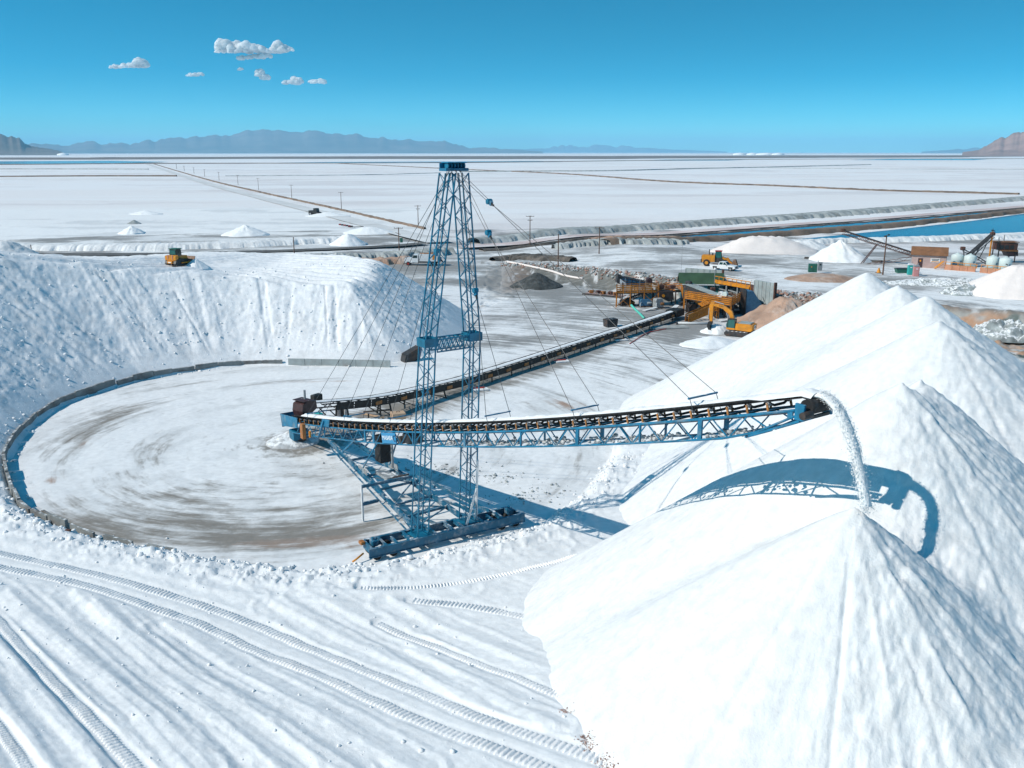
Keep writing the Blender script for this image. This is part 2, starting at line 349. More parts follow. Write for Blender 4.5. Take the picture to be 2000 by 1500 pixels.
# ================================================================== the lie of the land
PIV = Vector((-21.89, 87.64)); BD = Vector((0.578, -0.816)).normalized(); BN = Vector((-BD.y, BD.x))
RIM = [(-53.5, 101.2), (-52.8, 94.1), (-51.0, 87.0), (-49.2, 82.3), (-46.7, 78.0), (-42.9, 72.4), (-39.5, 68.4), (-35.1, 65.4),
       (-31.3, 63.3), (-22.5, 60.2), (-14.6, 58.0), (-10.4, 58.6), (-3.9, 61.6), (1.2, 65.2), (5.2, 71.2), (9.4, 82.3)]
XB = [-400, -40, -3.3, 7.4, 20.8, 31.2, 41.5, 48.4, 60, 71.6, 82, 120, 300]
YB = [236, 236, 229, 218, 203, 184, 177.5, 165, 157, 149, 143, 131, 120]
def bank(x, y):
    yb = np.interp(x, XB, YB) + 1.6 * (fbm(x * .11, y * .05, 5, 3) - .5)
    w = np.interp(x, [-14, 4, 12, 30, 300], [70, 22, 11, 8, 8]); L = np.interp(x, [-60, -3, 10, 31, 300], [2.0, 1.5, 2.6, 4.0, 4.0])
    far = sst(60, 140, y - yb); L = L * (1 - far) + 2.0 * far
    return L * sst(0, 1, (y - yb + w) / w) * 1.0, yb, w
ZF_S = [0, .5, 1.6, 3, 8, 12, 16, 22, 28, 35, 60]; ZF_Z = [0, .55, 1.05, 1.15, 1.2, 1.5, 2.3, 3.9, 4.9, 5.5, 6.2]
def z_base(x, y):
    x = np.asarray(x, float); y = np.asarray(y, float)
    zb, _, _ = bank(x, y)
    d, _, sd = pdist(x, y, RIM)
    s = np.where(sd > 0, d, 0.0) * sst(112, 92, y) * sst(130, 60, np.abs(x))
    return zb + np.interp(s, ZF_S, ZF_Z), s
def ground_hit(u, v, zf=None):
    d = ray(u, v); k = np.concatenate([np.linspace(18, 120, 6000), np.linspace(120, 700, 3000)])
    X, Y, Z = d[0] * k, d[1] * k, CAM_H + d[2] * k
    g = z_base(X, Y)[0] if zf is None else zf(X, Y)
    i = np.argmax(Z <= g)
    if Z[i] > g[i]: p = P(u, v, 2.0); return p
    return Vector((X[i], Y[i], g[i]))
def plan(pix, n=3): return smooth_pts([ground_hit(*q) for q in pix], n)

# dozer windrows and track marks in the foreground
WIND = [  # pixels, height, half width
    ([(-60, 1120), (0, 1166), (87, 1236), (210, 1337), (297, 1425), (372, 1510)], .34, .55),
    ([(20, 1160), (105, 1236), (245, 1345), (336, 1425), (420, 1515)], .30, .50),
    ([(150, 1160), (189, 1197), (315, 1313), (455, 1425), (545, 1510)], .36, .55),
    ([(190, 1185), (224, 1215), (350, 1306), (539, 1425), (660, 1510)], .40, .60),
    ([(330, 1225), (385, 1257), (525, 1345), (665, 1425), (800, 1505)], .30, .50),
    ([(600, 1160), (645, 1182), (775, 1245), (950, 1350), (1083, 1416)], .34, .60),
    ([(770, 1175), (810, 1196), (915, 1245), (1040, 1300)], .28, .50),
    ([(540, 1180), (600, 1210), (740, 1280), (950, 1385), (1060, 1418)], .30, .50),
    ([(-80, 1190), (0, 1262), (95, 1370), (160, 1450), (210, 1520)], .40, .60),
    ([(-80, 1290), (0, 1390), (60, 1460), (110, 1520)], .34, .55),
    ([(-60, 1050), (100, 1075), (300, 1120), (480, 1170)], .22, .5),
    ([(430, 1130), (600, 1150), (760, 1160), (900, 1150)], .22, .6)]
WIND = [(plan(p), h, w) for p, h, w in WIND]
TERR = [([(560, 1124), (700, 1122), (850, 1098), (960, 1076), (1075, 1045)], .30, .5),
        ([(600, 1136), (740, 1132), (880, 1110), (1000, 1086), (1085, 1062)], .26, .4),
        ([(680, 1146), (820, 1132), (940, 1110), (1075, 1078)], .22, .4)]
TERR = [(plan(p), h, w) for p, h, w in TERR]
TRACKS = [  # pixels, half width, bar spacing
    ([(-60, 1068), (0, 1080), (140, 1110), (280, 1148), (420, 1190), (560, 1245), (700, 1306), (880, 1378), (1020, 1430), (1110, 1460), (1200, 1492)], .40, .28),
    ([(-60, 1094), (0, 1107), (140, 1136), (280, 1180), (420, 1230), (600, 1310), (740, 1371), (880, 1430), (1020, 1482), (1090, 1510)], .40, .28),
    ([(-50, 1165), (0, 1215), (95, 1320), (195, 1425), (275, 1510)], .36, .28),
    ([(740, 1217), (850, 1262), (950, 1302), (1045, 1338), (1130, 1372)], .30, .24),
    ([(808, 1172), (880, 1180), (960, 1192), (1040, 1207), (1120, 1222)], .42, .26),
    ([(705, 1147), (800, 1147), (900, 1137), (1000, 1118), (1070, 1100), (1130, 1082)], .28, .22),
    ([(-40, 1380), (0, 1425), (45, 1490), (65, 1520)], .30, .22)]
TRACKS = [(plan(p, 4), w, s) for p, w, s in TRACKS]

def nearbox(x, y, pts, m):
    p = np.array(pts); return np.nonzero((x > p[:, 0].min() - m) & (x < p[:, 0].max() + m) & (y > p[:, 1].min() - m) & (y < p[:, 1].max() + m))[0]
def z_ground(x, y, fine=True):
    x = np.asarray(x, float); y = np.asarray(y, float)
    z, s = z_base(x, y)
    if not fine: return z
    shp = x.shape; x = x.ravel(); y = y.ravel(); z = z.ravel().copy(); s = s.ravel()
    r = np.hypot(x, y)
    # pad: nearly flat, scraped; plain: flat crust
    near = r < 460
    z[near] += (fbm(x[near] * .12, y[near] * .12, 3, 3) - .5) * .22 + (fbm(x[near] * .9, y[near] * .9, 8, 3) - .5) * .06
    # loose lumps along the rim of the pad
    m = (s > .05) & (s < 6)
    k = sst(0, .8, s[m]) * sst(6, 2.0, s[m])
    z[m] += k * (fbm(x[m] * .8, y[m] * .8, 11, 4) - .45) * .65 + k * (vn(x[m] * 2.2, y[m] * 2.2, 12) > .72) * .22 * vn(x[m] * 4, y[m] * 4, 13)
    # windrows left by the dozer blade
    fg = (s > 2.5) & (r < 90)
    xf, yf = x[fg], y[fg]; w0, w1 = np.array(WIND[3][0][2]), np.array(WIND[3][0][-3]); wd = (w1 - w0) / np.linalg.norm(w1 - w0)
    add = (fbm(xf * .35, yf * .35, 21, 3) - .5) * .09 + (fbm((xf * wd[1] - yf * wd[0]) * 2.6, (xf * wd[0] + yf * wd[1]) * .10, 22, 4, .6) - .5) * .06
    wob = (fbm(xf * 1.3, yf * 1.3, 23, 3) - .5)
    for pts, h, w in WIND + TERR:
        b = nearbox(xf, yf, pts, 3.0)
        d, sl, sd = pdist(xf[b], yf[b], pts)
        d = np.maximum(d + wob[b] * .22, 0); e = np.where(sd > 0, w * 1.0, w * 2.3)
        add[b] += .50 * h * np.clip(1 - d / e, 0, 1) * (.70 + .5 * vn(sl * .35, sl * 0, 40)) + .06 * np.clip(1 - np.abs(d - 1.5) / .35, 0, 1) * (vn(sl * .12, sl * 0, 41) > .4)
    add += (fbm(xf * 2.2, yf * 2.2, 27, 4) - .5) * .05
    flatm = np.zeros(xf.shape)
    for pts, w, sp in TRACKS:
        b = nearbox(xf, yf, pts, 1.0); d, sl, sd = pdist(xf[b], yf[b], pts)
        flatm[b] = np.maximum(flatm[b], sst(w + .30, w + .05, d))
    # between the two long tracks the blade left a smooth strip
    b = nearbox(xf, yf, TRACKS[0][0] + TRACKS[1][0], 0.0)
    d1, _, sd1 = pdist(xf[b], yf[b], TRACKS[0][0]); d2, _, sd2 = pdist(xf[b], yf[b], TRACKS[1][0])
    add[b] *= 1 - .8 * ((sd1 > 0) & (sd2 < 0)).astype(float) * sst(0, .3, d1) * sst(0, .3, d2)
    z[fg] += add * (1 - flatm) - .05 * flatm
    # the spoil bank and the rough ground beyond
    zb, yb, w = bank(x[near], y[near]); sl = (y[near] - yb + w) / w
    k = ((sl > -.3) & (sl < 1.5)) * (x[near] > -6)
    z[near] += k * (fbm(x[near] * .5, y[near] * .5, 31, 4) - .5) * .9
    ro = sst(60, 68, x[near]) * sst(0, -6, y[near] - yb) * sst(118, 125, y[near])
    z[near] += ro * (fbm(x[near] * .35, y[near] * .35, 33, 5) - .42) * 3.4
    pl = sst(240, 280, r[near]) * 1.0
    z[near] += pl * (fbm(x[near] * .08, y[near] * .2, 35, 3) - .5) * .35
    return z.reshape(shp)

# ------------------------------------------------------------------ heaps from the stacker
PEAKS = [(14.6, 35.7, 14.45, .79)] + [(*P(u, v, z)[:2], z, sl) for u, v, z, sl in
         ((1764, 742, 17.7, .80), (1801, 736, 17.4, .79), (1836, 622, 17.0, .69), (1808, 575, 17.0, .68), (1755, 554, 16.7, .68), (1693, 529, 17.0, .68))]
RUNNELS = {0: [(-72, .22, .26), (-84, -.16, .22), (-112, -.18, .25), (-60, -.14, .2), (-50, .16, .3), (-38, -.14, .22), (-140, -.10, .3), (-95, .1, .3)], 1: [(-62, .26, .35), (-50, -.22, .3), (-38, .24, .35), (-25, -.2, .3), (-80, -.12, .3)], 2: [(-45, .2, .3), (-30, -.2, .3)],
           3: [(-60, .3, .4), (-48, -.25, .35), (-35, .25, .4), (-20, -.2, .4), (-85, -.2, .3)], 4: [(-55, .25, .4), (-35, -.2, .4)], 6: [(-60, .2, .4), (-20, -.2, .4)]}
def z_pile(x, y, fine=True):
    best = np.full(x.shape, -50.0)
    for i, (px, py, pz, sl) in enumerate(PEAKS):
        dx, dy = x - px, y - py; d = np.hypot(dx, dy)
        if not fine: best = np.maximum(best, pz - sl * d); continue
        a = np.arctan2(dy, dx)
        ca, sa = np.cos(a) * 3, np.sin(a) * 3
        lf = fbm(ca * .7 + 5 * i, sa * .7, 50 + i, 3) - .5
        st = fbm(ca * 3.5 + 9 * i, sa * 3.5 + d * .05, 60 + i, 4) - .5
        gl = np.abs(fbm(ca * 3.2 + 4 * i + .3 * vn(d * .4, d * 0, 71), sa * 3.2, 70 + i, 3) - .5)
        h = pz - sl * d * (1 + .10 * lf) - .10 * np.exp(-(d / .8) ** 2)
        h += st * .22 * sst(1, 14, d)
        for ang, hh, ww in RUNNELS.get(i, ()):
            off = (a - math.radians(ang) + math.pi) % (2 * math.pi) - math.pi; lat = off * d + .35 * (fbm(d * .25, d * 0 + ang, 72, 3) - .5) * sst(1, 8, d)
            h += np.where(np.abs(off) < 1.2, hh * .62 * np.exp(-(lat / (ww * (.36 + .022 * d))) ** 2) * sst(.6, 3, d) * (.5 + vn(d * .5, d * 0 + ang, 73)), 0)
        # where the sun side is smooth and the lee side is lumpy
        lee = sst(-.2, .5, (dx * .8 - dy * .6) / (d + .1))
        h += lee * (fbm(x * .9, y * .9, 80, 4) - .5) * .34 + (fbm(x * 2.6, y * 2.6, 81, 4, .6) - .5) * (.05 + .19 * lee)
        # toe spreads a little
        h = np.where(h < 3.5, h + .010 * (3.5 - np.maximum(h, -3.0)) ** 2, h)
        hk = np.clip(.5 + .5 * (h - best) / 1.5, 0, 1); best = best * (1 - hk) + h * hk + 1.5 * hk * (1 - hk) * .5
    return best
WALL = [(-35.1, 65.4), (-39.5, 68.4), (-42.9, 72.4), (-46.7, 78.0), (-49.2, 82.3), (-51.0, 87.0), (-52.8, 94.1), (-53.5, 101.2), (-51.9, 107.0), (-48.5, 114.2),
        (-43.4, 119.0), (-38.0, 122.0), (-31.7, 122.7), (-16.8, 121.4)]
FOOT2 = [(-50.2, 83.0), (-51.8, 87.4), (-53.6, 94.1), (-54.4, 101.2), (-52.8, 107.4), (-49.3, 114.9), (-44.0, 119.9), (-38.2, 122.9), (-31.7, 123.6), (-24, 123.4), (-19.5, 124.2), (-16, 126.4),
         (-13.2, 130.5), (-11, 137), (-9, 147), (-10, 166), (-25, 186), (-60, 192), (-140, 188), (-160, 95), (-90, 66), (-60, 74)]
PLAT = np.array([(-70, 123, 15.6), (-67, 125.5, 14.6), (-63.5, 128, 13.6), (-57, 131.4, 12.4), (-51, 134.5, 11.6), (-41, 137.7, 10.3), (-31.3, 136, 9.3), (-24, 138, 9.6),
                 (-26, 152, 10.4), (-40, 161, 9.4), (-55, 158, 9.6), (-66, 152, 10.5), (-85, 150, 12.0), (-95, 120, 15.8), (-90, 100, 15.5), (-18, 140, 8.8), (-80, 175, 9)])
def z_plat(x, y):
    num = 0; den = 0
    for px, py, pz in PLAT:
        w = 1 / ((x - px) ** 2 + (y - py) ** 2 + 12) ** 1.6; num = num + w * pz; den = den + w
    return num / den
def inside(x, y, poly):
    r = np.zeros(x.shape, bool)
    for (ax, ay), (bx, by) in zip(poly, poly[1:] + poly[:1]):
        if ay == by: continue
        c = ((ay > y) != (by > y)) & (x < (bx - ax) * (y - ay) / (by - ay) + ax); r ^= c
    return r
def z_bank2(x, y):
    d, sl, _ = pdist(x, y, FOOT2 + FOOT2[:1]); ins = inside(x, y, FOOT2); d = np.where(ins, d, -d)
    st = fbm(sl * 1.0, d * .035, 90, 4) - .5
    lm = fbm(x * .55, y * .55, 91, 5) - .5; fine = fbm(x * 1.9, y * 1.9, 92, 5, .6) - .5
    gl = np.abs(fbm(sl * .22 + .05 * d, sl * 0 + .4, 93, 3) - .5)
    slope = .665 * d + .9 + (st * .50 - .22 * np.exp(-(gl / .012) ** 2) + lm * .42 + fine * .30) * sst(0, 4, d)
    top = z_plat(x, y)
    fur = np.sin((x * .78 - y * .62) * 2.2 + 2.5 * fbm(x * .06, y * .06, 95, 2)) * .30 * sst(.35, .6, fbm(x * .05 + 3, y * .05, 96, 2)) * sst(-45, -52, x)
    fur2 = np.sin((x * .35 + y * .94) * 2.4 + 4 * fbm(x * .05, y * .05, 97, 2)) * .24 * sst(-46, -40, x)
    top = top + fur + fur2 + lm * .25 + fine * .12
    k = 1.2; h = np.clip(.5 + .5 * (top - slope) / k, 0, 1)          # soft crest
    return top * (1 - h) + slope * h - k * h * (1 - h) * .5

def polar(th0, th1, nth, rs):
    th = np.radians(np.linspace(th0, th1, nth)) if np.isscalar(nth) else np.radians(nth)
    T, R = np.meshgrid(th, rs); return R * np.sin(T), R * np.cos(T)
def grid_faces(nr, nc, keep=None):
    i = np.arange(nr * nc).reshape(nr, nc)
    F = np.stack([i[:-1, :-1], i[:-1, 1:], i[1:, 1:], i[1:, :-1]], -1).reshape(-1, 4)
    if keep is not None:
        k = keep.reshape(nr, nc); k = (k[:-1, :-1] | k[:-1, 1:] | k[1:, 1:] | k[1:, :-1]).ravel(); F = F[k]
    return F
def compact(V, F, C=None):
    used = np.zeros(len(V), bool); used[F.ravel()] = True; idx = np.cumsum(used) - 1
    return V[used], idx[F], (None if C is None else C[used])

attr_ground('ground_salt', dirt=True); attr_ground('pile_salt', 0.8, ((3.4, .03), (11.0, .02), (34.0, .010)), .2)
# ---- ground sheet: fine where the place is near, coarse out to the horizon
th = np.concatenate([np.linspace(-80, -34, 24)[:-1], np.linspace(-34, 34, 820), np.linspace(34, 80, 24)[1:]])
phi = np.radians(np.concatenate([np.linspace(63, 13, 560), np.linspace(13, 6.6, 230)[1:], np.linspace(6.6, 4.0, 60)[1:], np.linspace(4.0, .45, 110)[1:], [.38, .32, .27, .22, .18, .15, .12, .08, .05, .0278]]))
rs = np.concatenate([[.5, 8], CAM_H / np.tan(phi)])
GX, GY = polar(0, 0, th, rs); nr, nc = GX.shape
gz = z_ground(GX, GY)
_r = np.hypot(GX, GY); zp = np.full(GX.shape, -50.0); _m = (_r < 135) & (GX > -25); zp[_m] = z_pile(GX[_m], GY[_m], False)
zb2 = np.full(GX.shape, -50.0); _m = (GX < 0) & (GY > 60) & (GY < 200); zb2[_m] = z_bank2(GX[_m], GY[_m])
keep = ~(((zp > gz + 1.2) & (np.hypot(GX, GY) < 140)) | ((zb2 > gz + 1.5) & (GY < 200)))
# colours of the stuff lying there
inpad = (z_base(GX, GY)[1] < .25).ravel().astype(float)
x, y = GX.ravel(), GY.ravel(); r = np.hypot(x, y)
rp = np.hypot(x - PIV.x, y - PIV.y); ap = np.arctan2(y - PIV.y, x - PIV.x)
def swirl(fr, fa, seed, o=5): return fbm(rp * fr + 3, (ap * 9 + rp * .03) * fa, seed, o, .55)
col = np.empty((len(x), 3)); col[:] = (.80, .805, .81)
def mixc(c, m): 
    global col
    m = np.clip(m, 0, 1)[:, None]; col = col * (1 - m) + np.array(c) * m
pad = (r < 210) & (y > 40)
# broad greyish dampness of the pad
pw = np.zeros(len(x)); xp_, yp_ = x[pad], y[pad]
def blob(u, v, srad, stan, amp, z=0):
    c = P(u, v, z); r0 = math.hypot(c.x - PIV.x, c.y - PIV.y); a0 = math.atan2(c.y - PIV.y, c.x - PIV.x)
    da = (ap[pad] - a0 + math.pi) % (2 * math.pi) - math.pi
    return amp * np.exp(-((rp[pad] - r0) / srad) ** 2 - (da * max(r0, 6) / stan) ** 2)
B = 1.35 * sum(blob(*q) for q in [(160, 850, 3.2, 9, .40), (240, 800, 3.0, 9, .36), (300, 760, 2, 8, .28), (330, 975, 3.0, 7, .42), (420, 1025, 3.0, 9, .50), (520, 1055, 2.4, 9, .46), (150, 1010, 2.0, 6, .34),
                             (230, 1045, 1.8, 7, .34), (640, 1045, 2.4, 7, .34), (560, 745, 1.6, 10, .22), (470, 740, 1.4, 8, .2), (600, 960, 6, 10, .16), (300, 880, 2.0, 6, .24), (700, 1000, 4, 6, .2),
                             (890, 960, 3, 6, .12), (1090, 790, 4, 6, .20), (880, 930, 2, 5, .14)])
n1 = swirl(.45, .22, 101)[pad]; n2 = fbm(xp_ * .7, yp_ * .7, 102, 4)
DA = np.zeros(len(x)); DC = np.empty((len(x), 3)); DC[:] = (.19, .17, .145)
def adddirt(c, m):
    global DA, DC
    m = np.clip(m, 0, 1.2); w = (m / (m + DA + 1e-6))[:, None]; DC = DC * (1 - w) + np.array(c) * w; DA = np.maximum(DA, m)
m = np.zeros(len(x)); m[pad] = .62 * B + .12 + .5 * (n1 - .5); adddirt((.21, .19, .165), (m + .06) * inpad * (rp < 45))
grey = np.zeros(len(x)); grey[pad] = sst(.36, .95, .5 + (n1 - .5) * 1.5 + (n2 - .5) * .9 + .45 * B - .04) * .5 * (rp[pad] < 42); mixc((.56, .57, .575), grey * inpad)
rust = np.zeros(len(x)); rust[pad] = sum(blob(*q) for q in [(640, 745, .9, 9, .55), (100, 938, .9, 1.4, .7), (180, 862, .8, 2.5, .4), (560, 1060, .9, 4, .35), (1105, 790, 1.8, 2.8, .6), (690, 1058, .9, 3, .45)])
adddirt((.42, .22, .13), np.where(rust > .12, rust, 0) * inpad)
# grey gravel by the feed conveyor and the screening plant
FEED_A = P(1312, 625, 0); FEED_B = Vector((PIV.x + .3, PIV.y + .5, 0))
d, sl, sd = pdist(x, y, [(FEED_A.x, FEED_A.y), (FEED_B.x, FEED_B.y)])
n4 = fbm(x * .25, y * .25, 105, 4); n5 = fbm(x * .07, y * .10, 106, 4)
gr = (.85 * np.exp(-(np.maximum(d - 1.0, 0) / 4.2) ** 2) + .5 * (n4 - .5)) * (r < 215) * inpad * sst(14, 7, d); adddirt((.22, .205, .185), gr)
am = np.zeros(len(x))
for (u, v, a, b, amp) in [(1080, 570, 9, 12, .5), (1130, 590, 9, 8, .45), (1150, 610, 8, 8, .34), (1010, 520, 10, 20, .4), (1260, 620, 12, 7, .42), (830, 520, 10, 12, .55), (1420, 470, 30, 12, .2), (1540, 490, 22, 10, .34),
                           (1690, 510, 16, 8, .40), (1100, 640, 8, 10, .3), (1560, 520, 10, 8, .3), (1300, 640, 10, 6, .3), (1040, 600, 6, 14, .2), (1180, 560, 10, 8, .4), (1070, 600, 9, 12, .34), (1120, 620, 7, 9, .34), (1150, 650, 7, 7, .3),
                           (1060, 545, 10, 9, .45), (1000, 680, 5, 10, .25), (1280, 690, 8, 8, .26), (1200, 720, 8, 8, .25), (960, 600, 5, 14, .16), (1350, 660, 8, 6, .3), (1480, 520, 14, 6, .28), (1250, 500, 30, 8, .2), (900, 640, 5, 10, .22)]:
    c = ground_hit(u, v); am = np.maximum(am, amp * 1.9 * np.exp(-((x - c.x) / (a * 1.7)) ** 2 - ((y - c.y) / (b * 1.7)) ** 2))
adddirt((.22, .22, .215), (am + .45 * (n4 - .5) * (am > .03)) * inpad)
pit = (r > 95) & (r < 330) & (rp > 46); adddirt((.24, .235, .23), (.54 + 1.3 * (n5 - .5)) * pit * inpad)
# spoil bank: grey below, brown patches, rough ground to the right in grey-green and rust
zb, yb, w = bank(x, y); s_ = (y - yb + w) / w
bk = sst(-.25, .05, s_) * sst(1.12, .92, s_) * sst(-9, 4, x) * (r < 300)
mixc((.15, .15, .14), bk); adddirt((.5, .49, .48), bk * (.18 + .5 * sst(.75, 1.0, s_)))
DA = np.where(bk > .5, np.minimum(DA, .35), DA)
mixc((.28, .19, .14), bk * np.maximum(sst(.50, .62, n5 - .12 + .22 * sst(34, 60, x)), sst(14, -2, x) * sst(.4, .55, n5) * .8) * .7)
mixc((.80, .80, .81), bk * sst(.62, .72, fbm(x * .8, y * .25, 107, 4)) * .6)
top = sst(.85, 1.0, s_) * sst(1.6, 1.05, s_) * (x > -8) * (r < 320); mixc((.40, .37, .35), top * sst(.5, .66, n4))
ro = sst(58, 64, x) * sst(0, -3, y - yb) * sst(108, 120, y)
mixc((.44, .46, .44), ro * .7); mixc((.10, .13, .12), ro * sst(.54, .68, fbm(x * .3, y * .3, 110, 5))); mixc((.46, .27, .17), ro * sst(.55, .66, fbm(x * .15 + 7, y * .3, 111, 4)))
mixc((.74, .73, .72), ro * sst(.6, .7, fbm(x * .2 + 17, y * .4, 112, 4)))
# the salt flats: faint pink and grey streaks along the ponds
fl = sst(225, 300, r)
mixc((.775, .74, .735), fl * .62); mixc((.80, .80, .81), fl * sst(.40, .62, fbm(x * .004, y * .014, 120, 6, .6)) * .9)
mixc((.62, .585, .59), fl * sst(.50, .68, fbm(x * .008 + 3, y * .022, 121, 6, .6)) * .6 * sst(4000, 600, r))
lf = sst(0, -30, x + .12 * (y - 250)) * sst(235, 250, y) * sst(480, 420, y)
mixc((.83, .835, .835), lf * .8); mixc((.60, .61, .62), lf * sst(.57, .66, fbm(x * .03, y * .09, 122, 5)) * .6)
ramp = ((y > 125) & (y < 260) & (r < 300)).astype(float); mixc((.80, .80, .80), ramp * (1 - gr) * .0)
bm_ = np.full(len(x), .5); bm_[(rp < 36)] = .16; bm_ = np.where(z_base(x, y)[1] > .1, .55, bm_); bm_ = np.maximum(bm_, np.clip(bk + ro, 0, 1) * .95)
col = np.concatenate([col, bm_[:, None]], 1)
V = np.stack([x, y, gz.ravel()], 1); F = grid_faces(nr, nc, keep)
apu = (ap + math.radians(56)) % (2 * math.pi)                  # the seam of the swirl lies under the boom
EX = np.concatenate([DC, DA[:, None], np.stack([rp * 1.05, apu * 2.8 + rp * .05, np.zeros(len(x))], 1)], 1)
V, F, col = compact(V, F, np.concatenate([col, EX], 1)); col, EX = col[:, :4], col[:, 4:]
ground = structure(mesh_np('ground', V, F, 'ground_salt', col, extra={'dirt': ('FLOAT_COLOR', EX[:, :4]), 'swirl': ('FLOAT_VECTOR', EX[:, 4:7])}))

# ---- the marks of dozer grousers pressed into the salt
for pts, hw, sp in TRACKS:
    p = np.array(pts); seg = np.hypot(*np.diff(p, axis=0).T); L = np.concatenate([[0], np.cumsum(seg)])
    s = np.arange(0, L[-1], sp / 4); px = np.interp(s, L, p[:, 0]); py = np.interp(s, L, p[:, 1])
    tx, ty = np.gradient(px), np.gradient(py); q = np.hypot(tx, ty); nx, ny = -ty / q, tx / q
    lat = np.linspace(-hw, hw, 7); V = []
    ph = np.tile([.11, .04, -.075, .0], len(s) // 4 + 1)[:len(s)]
    for i, o in enumerate(lat):
        wv = .02 * np.sin(s * 2.1 + 3 * fbm(s * .3, s * 0, 7)); X = px + nx * (o + wv); Y = py + ny * (o + wv)
        base = z_ground(X, Y); e = 0.0 if i in (0, 6) else 1.0
        V.append(np.stack([X, Y, base + (.012 if e else -.05) + e * ph * (.5 + 1.0 * vn(s * .6, s * 0 + o, 9))], 1))
    V = np.concatenate(V); n = len(s); i = np.arange(7 * n).reshape(7, n)
    F = np.stack([i[:-1, :-1], i[1:, :-1], i[1:, 1:], i[:-1, 1:]], -1).reshape(-1, 4)
    mesh_np('track_mark', V, F, 'salt_plain', None, False, ground)

# ---- the heap under the stacker
rr = np.concatenate([np.linspace(16, 60, 330), np.linspace(60, 125, 210)[1:]])
tt = np.concatenate([np.linspace(-10, 34, 500), np.linspace(34, 78, 70)[1:]])
X, Y = polar(0, 0, tt, rr); Z = z_pile(X, Y); g0 = z_ground(X, Y, False)
V = np.stack([X.ravel(), Y.ravel(), Z.ravel()], 1); F = grid_faces(*X.shape, keep=(Z > g0 - .35))
c = np.empty((len(V), 3)); c[:] = (.785, .787, .788)
dk = sst(.60, .72, fbm(X.ravel() * 1.6, Y.ravel() * 1.6, 130, 4)) * .06; c *= (1 - dk)[:, None]
V, F, c = compact(V, F, c)
pile = mesh_np('salt_pile', V, F, 'pile_salt', c)
tag(pile, 'huge bright white ridge of conical salt heaps under the boom end at right', 'salt pile')
# ---- the long dozed bank at left
rr = np.linspace(78, 215, 430); tt = np.concatenate([np.linspace(-62, -34, 70)[:-1], np.linspace(-34, 0, 480)])
X, Y = polar(0, 0, tt, rr); Z = z_bank2(X, Y); g0 = z_ground(X, Y, False)
V = np.stack([X.ravel(), Y.ravel(), Z.ravel()], 1); F = grid_faces(*X.shape, keep=(Z > g0 - .3))
c = np.empty((len(V), 3)); c[:] = (.815, .82, .83); dk = sst(.56, .72, fbm(X.ravel() * .7, Y.ravel() * .7, 131, 5)) * .10; c *= (1 - dk)[:, None]
V, F, c = compact(V, F, c)
bank_o = mesh_np('salt_bank', V, F, 'pile_salt', c)
tag(bank_o, 'long steep bank of lumpy bluish white salt behind the round pad', 'salt bank')

# ---- clods: tumbled lumps of salt
_ico = None
def lumps(name, P3, S, mat, parent=None, sub=1, seed=1):
    """many small irregular stones as one mesh"""
    global _ico
    bm = bmesh.new(); bmesh.ops.create_icosphere(bm, subdivisions=sub, radius=1.0)
    v0 = np.array([v.co[:] for v in bm.verts]); f0 = np.array([[v.index for v in f.verts] for f in bm.faces]); bm.free()
    rng = np.random.RandomState(seed); n = len(P3); k = len(v0)
    sc = np.asarray(S)[:, None] * rng.uniform(.55, 1.3, (n, 3)); sc[:, 2] *= .75
    jit = rng.uniform(.7, 1.25, (n, k, 1)); a = rng.uniform(0, 6.28, n)
    v = v0[None] * jit * sc[:, None, :]
    ca, sa = np.cos(a)[:, None], np.sin(a)[:, None]
    vx = v[..., 0] * ca - v[..., 1] * sa; vy = v[..., 0] * sa + v[..., 1] * ca
    v = np.stack([vx, vy, v[..., 2]], -1) + np.asarray(P3)[:, None, :]
    f = (f0[None] + (np.arange(n) * k)[:, None, None]).reshape(-1, 3)
    return mesh_np(name, v.reshape(-1, 3), f, mat, None, False, parent)
rng = np.random.RandomState(3)
pts = []; S = []
xx = rng.uniform(-75, -12, 9000); yy = rng.uniform(84, 160, 9000); z2 = z_bank2(xx, yy); dd, _, _ = pdist(xx, yy, FOOT2); ok = inside(xx, yy, FOOT2) & (dd < 26) & (fbm(xx * .1, yy * .1, 5, 3) > .40)
sz = .04 + .20 * rng.rand(len(xx)) ** 10
P3 = np.stack([xx, yy, z2 + sz * .2], 1)[ok]; stuff(lumps('salt_clods', P3, sz[ok], 'salt_plain', None, 1, 4), 'scattered salt clods on the face of the left bank', 'salt clods')
xx, yy, S = [], [], []
for (ax, ay), (bx, by) in zip(WALL[:-1], WALL[1:]):
    n = int(math.hypot(bx - ax, by - ay) * 5); t = rng.rand(n); xx += list(ax + (bx - ax) * t + rng.normal(0, .55, n)); yy += list(ay + (by - ay) * t + rng.normal(0, .55, n))
for (ax, ay), (bx, by) in zip(RIM[6:-1], RIM[7:]):
    n = int(math.hypot(bx - ax, by - ay) * 16); t = rng.rand(n); o = rng.normal(1.2, .9, n); L = math.hypot(bx - ax, by - ay)
    xx += list(ax + (bx - ax) * t + (by - ay) / L * o); yy += list(ay + (by - ay) * t - (bx - ax) / L * o)
xx, yy = np.array(xx), np.array(yy); sz = .05 + .22 * rng.rand(len(xx)) ** 4
stuff(lumps('rim_rubble', np.stack([xx, yy, np.maximum(z_ground(xx, yy), np.where(inside(xx, yy, FOOT2), z_bank2(xx, yy), -5)) + sz * .25], 1), sz, 'salt_plain', None, 1, 5), 'broken salt rubble heaped along the rim of the pad', 'rubble')
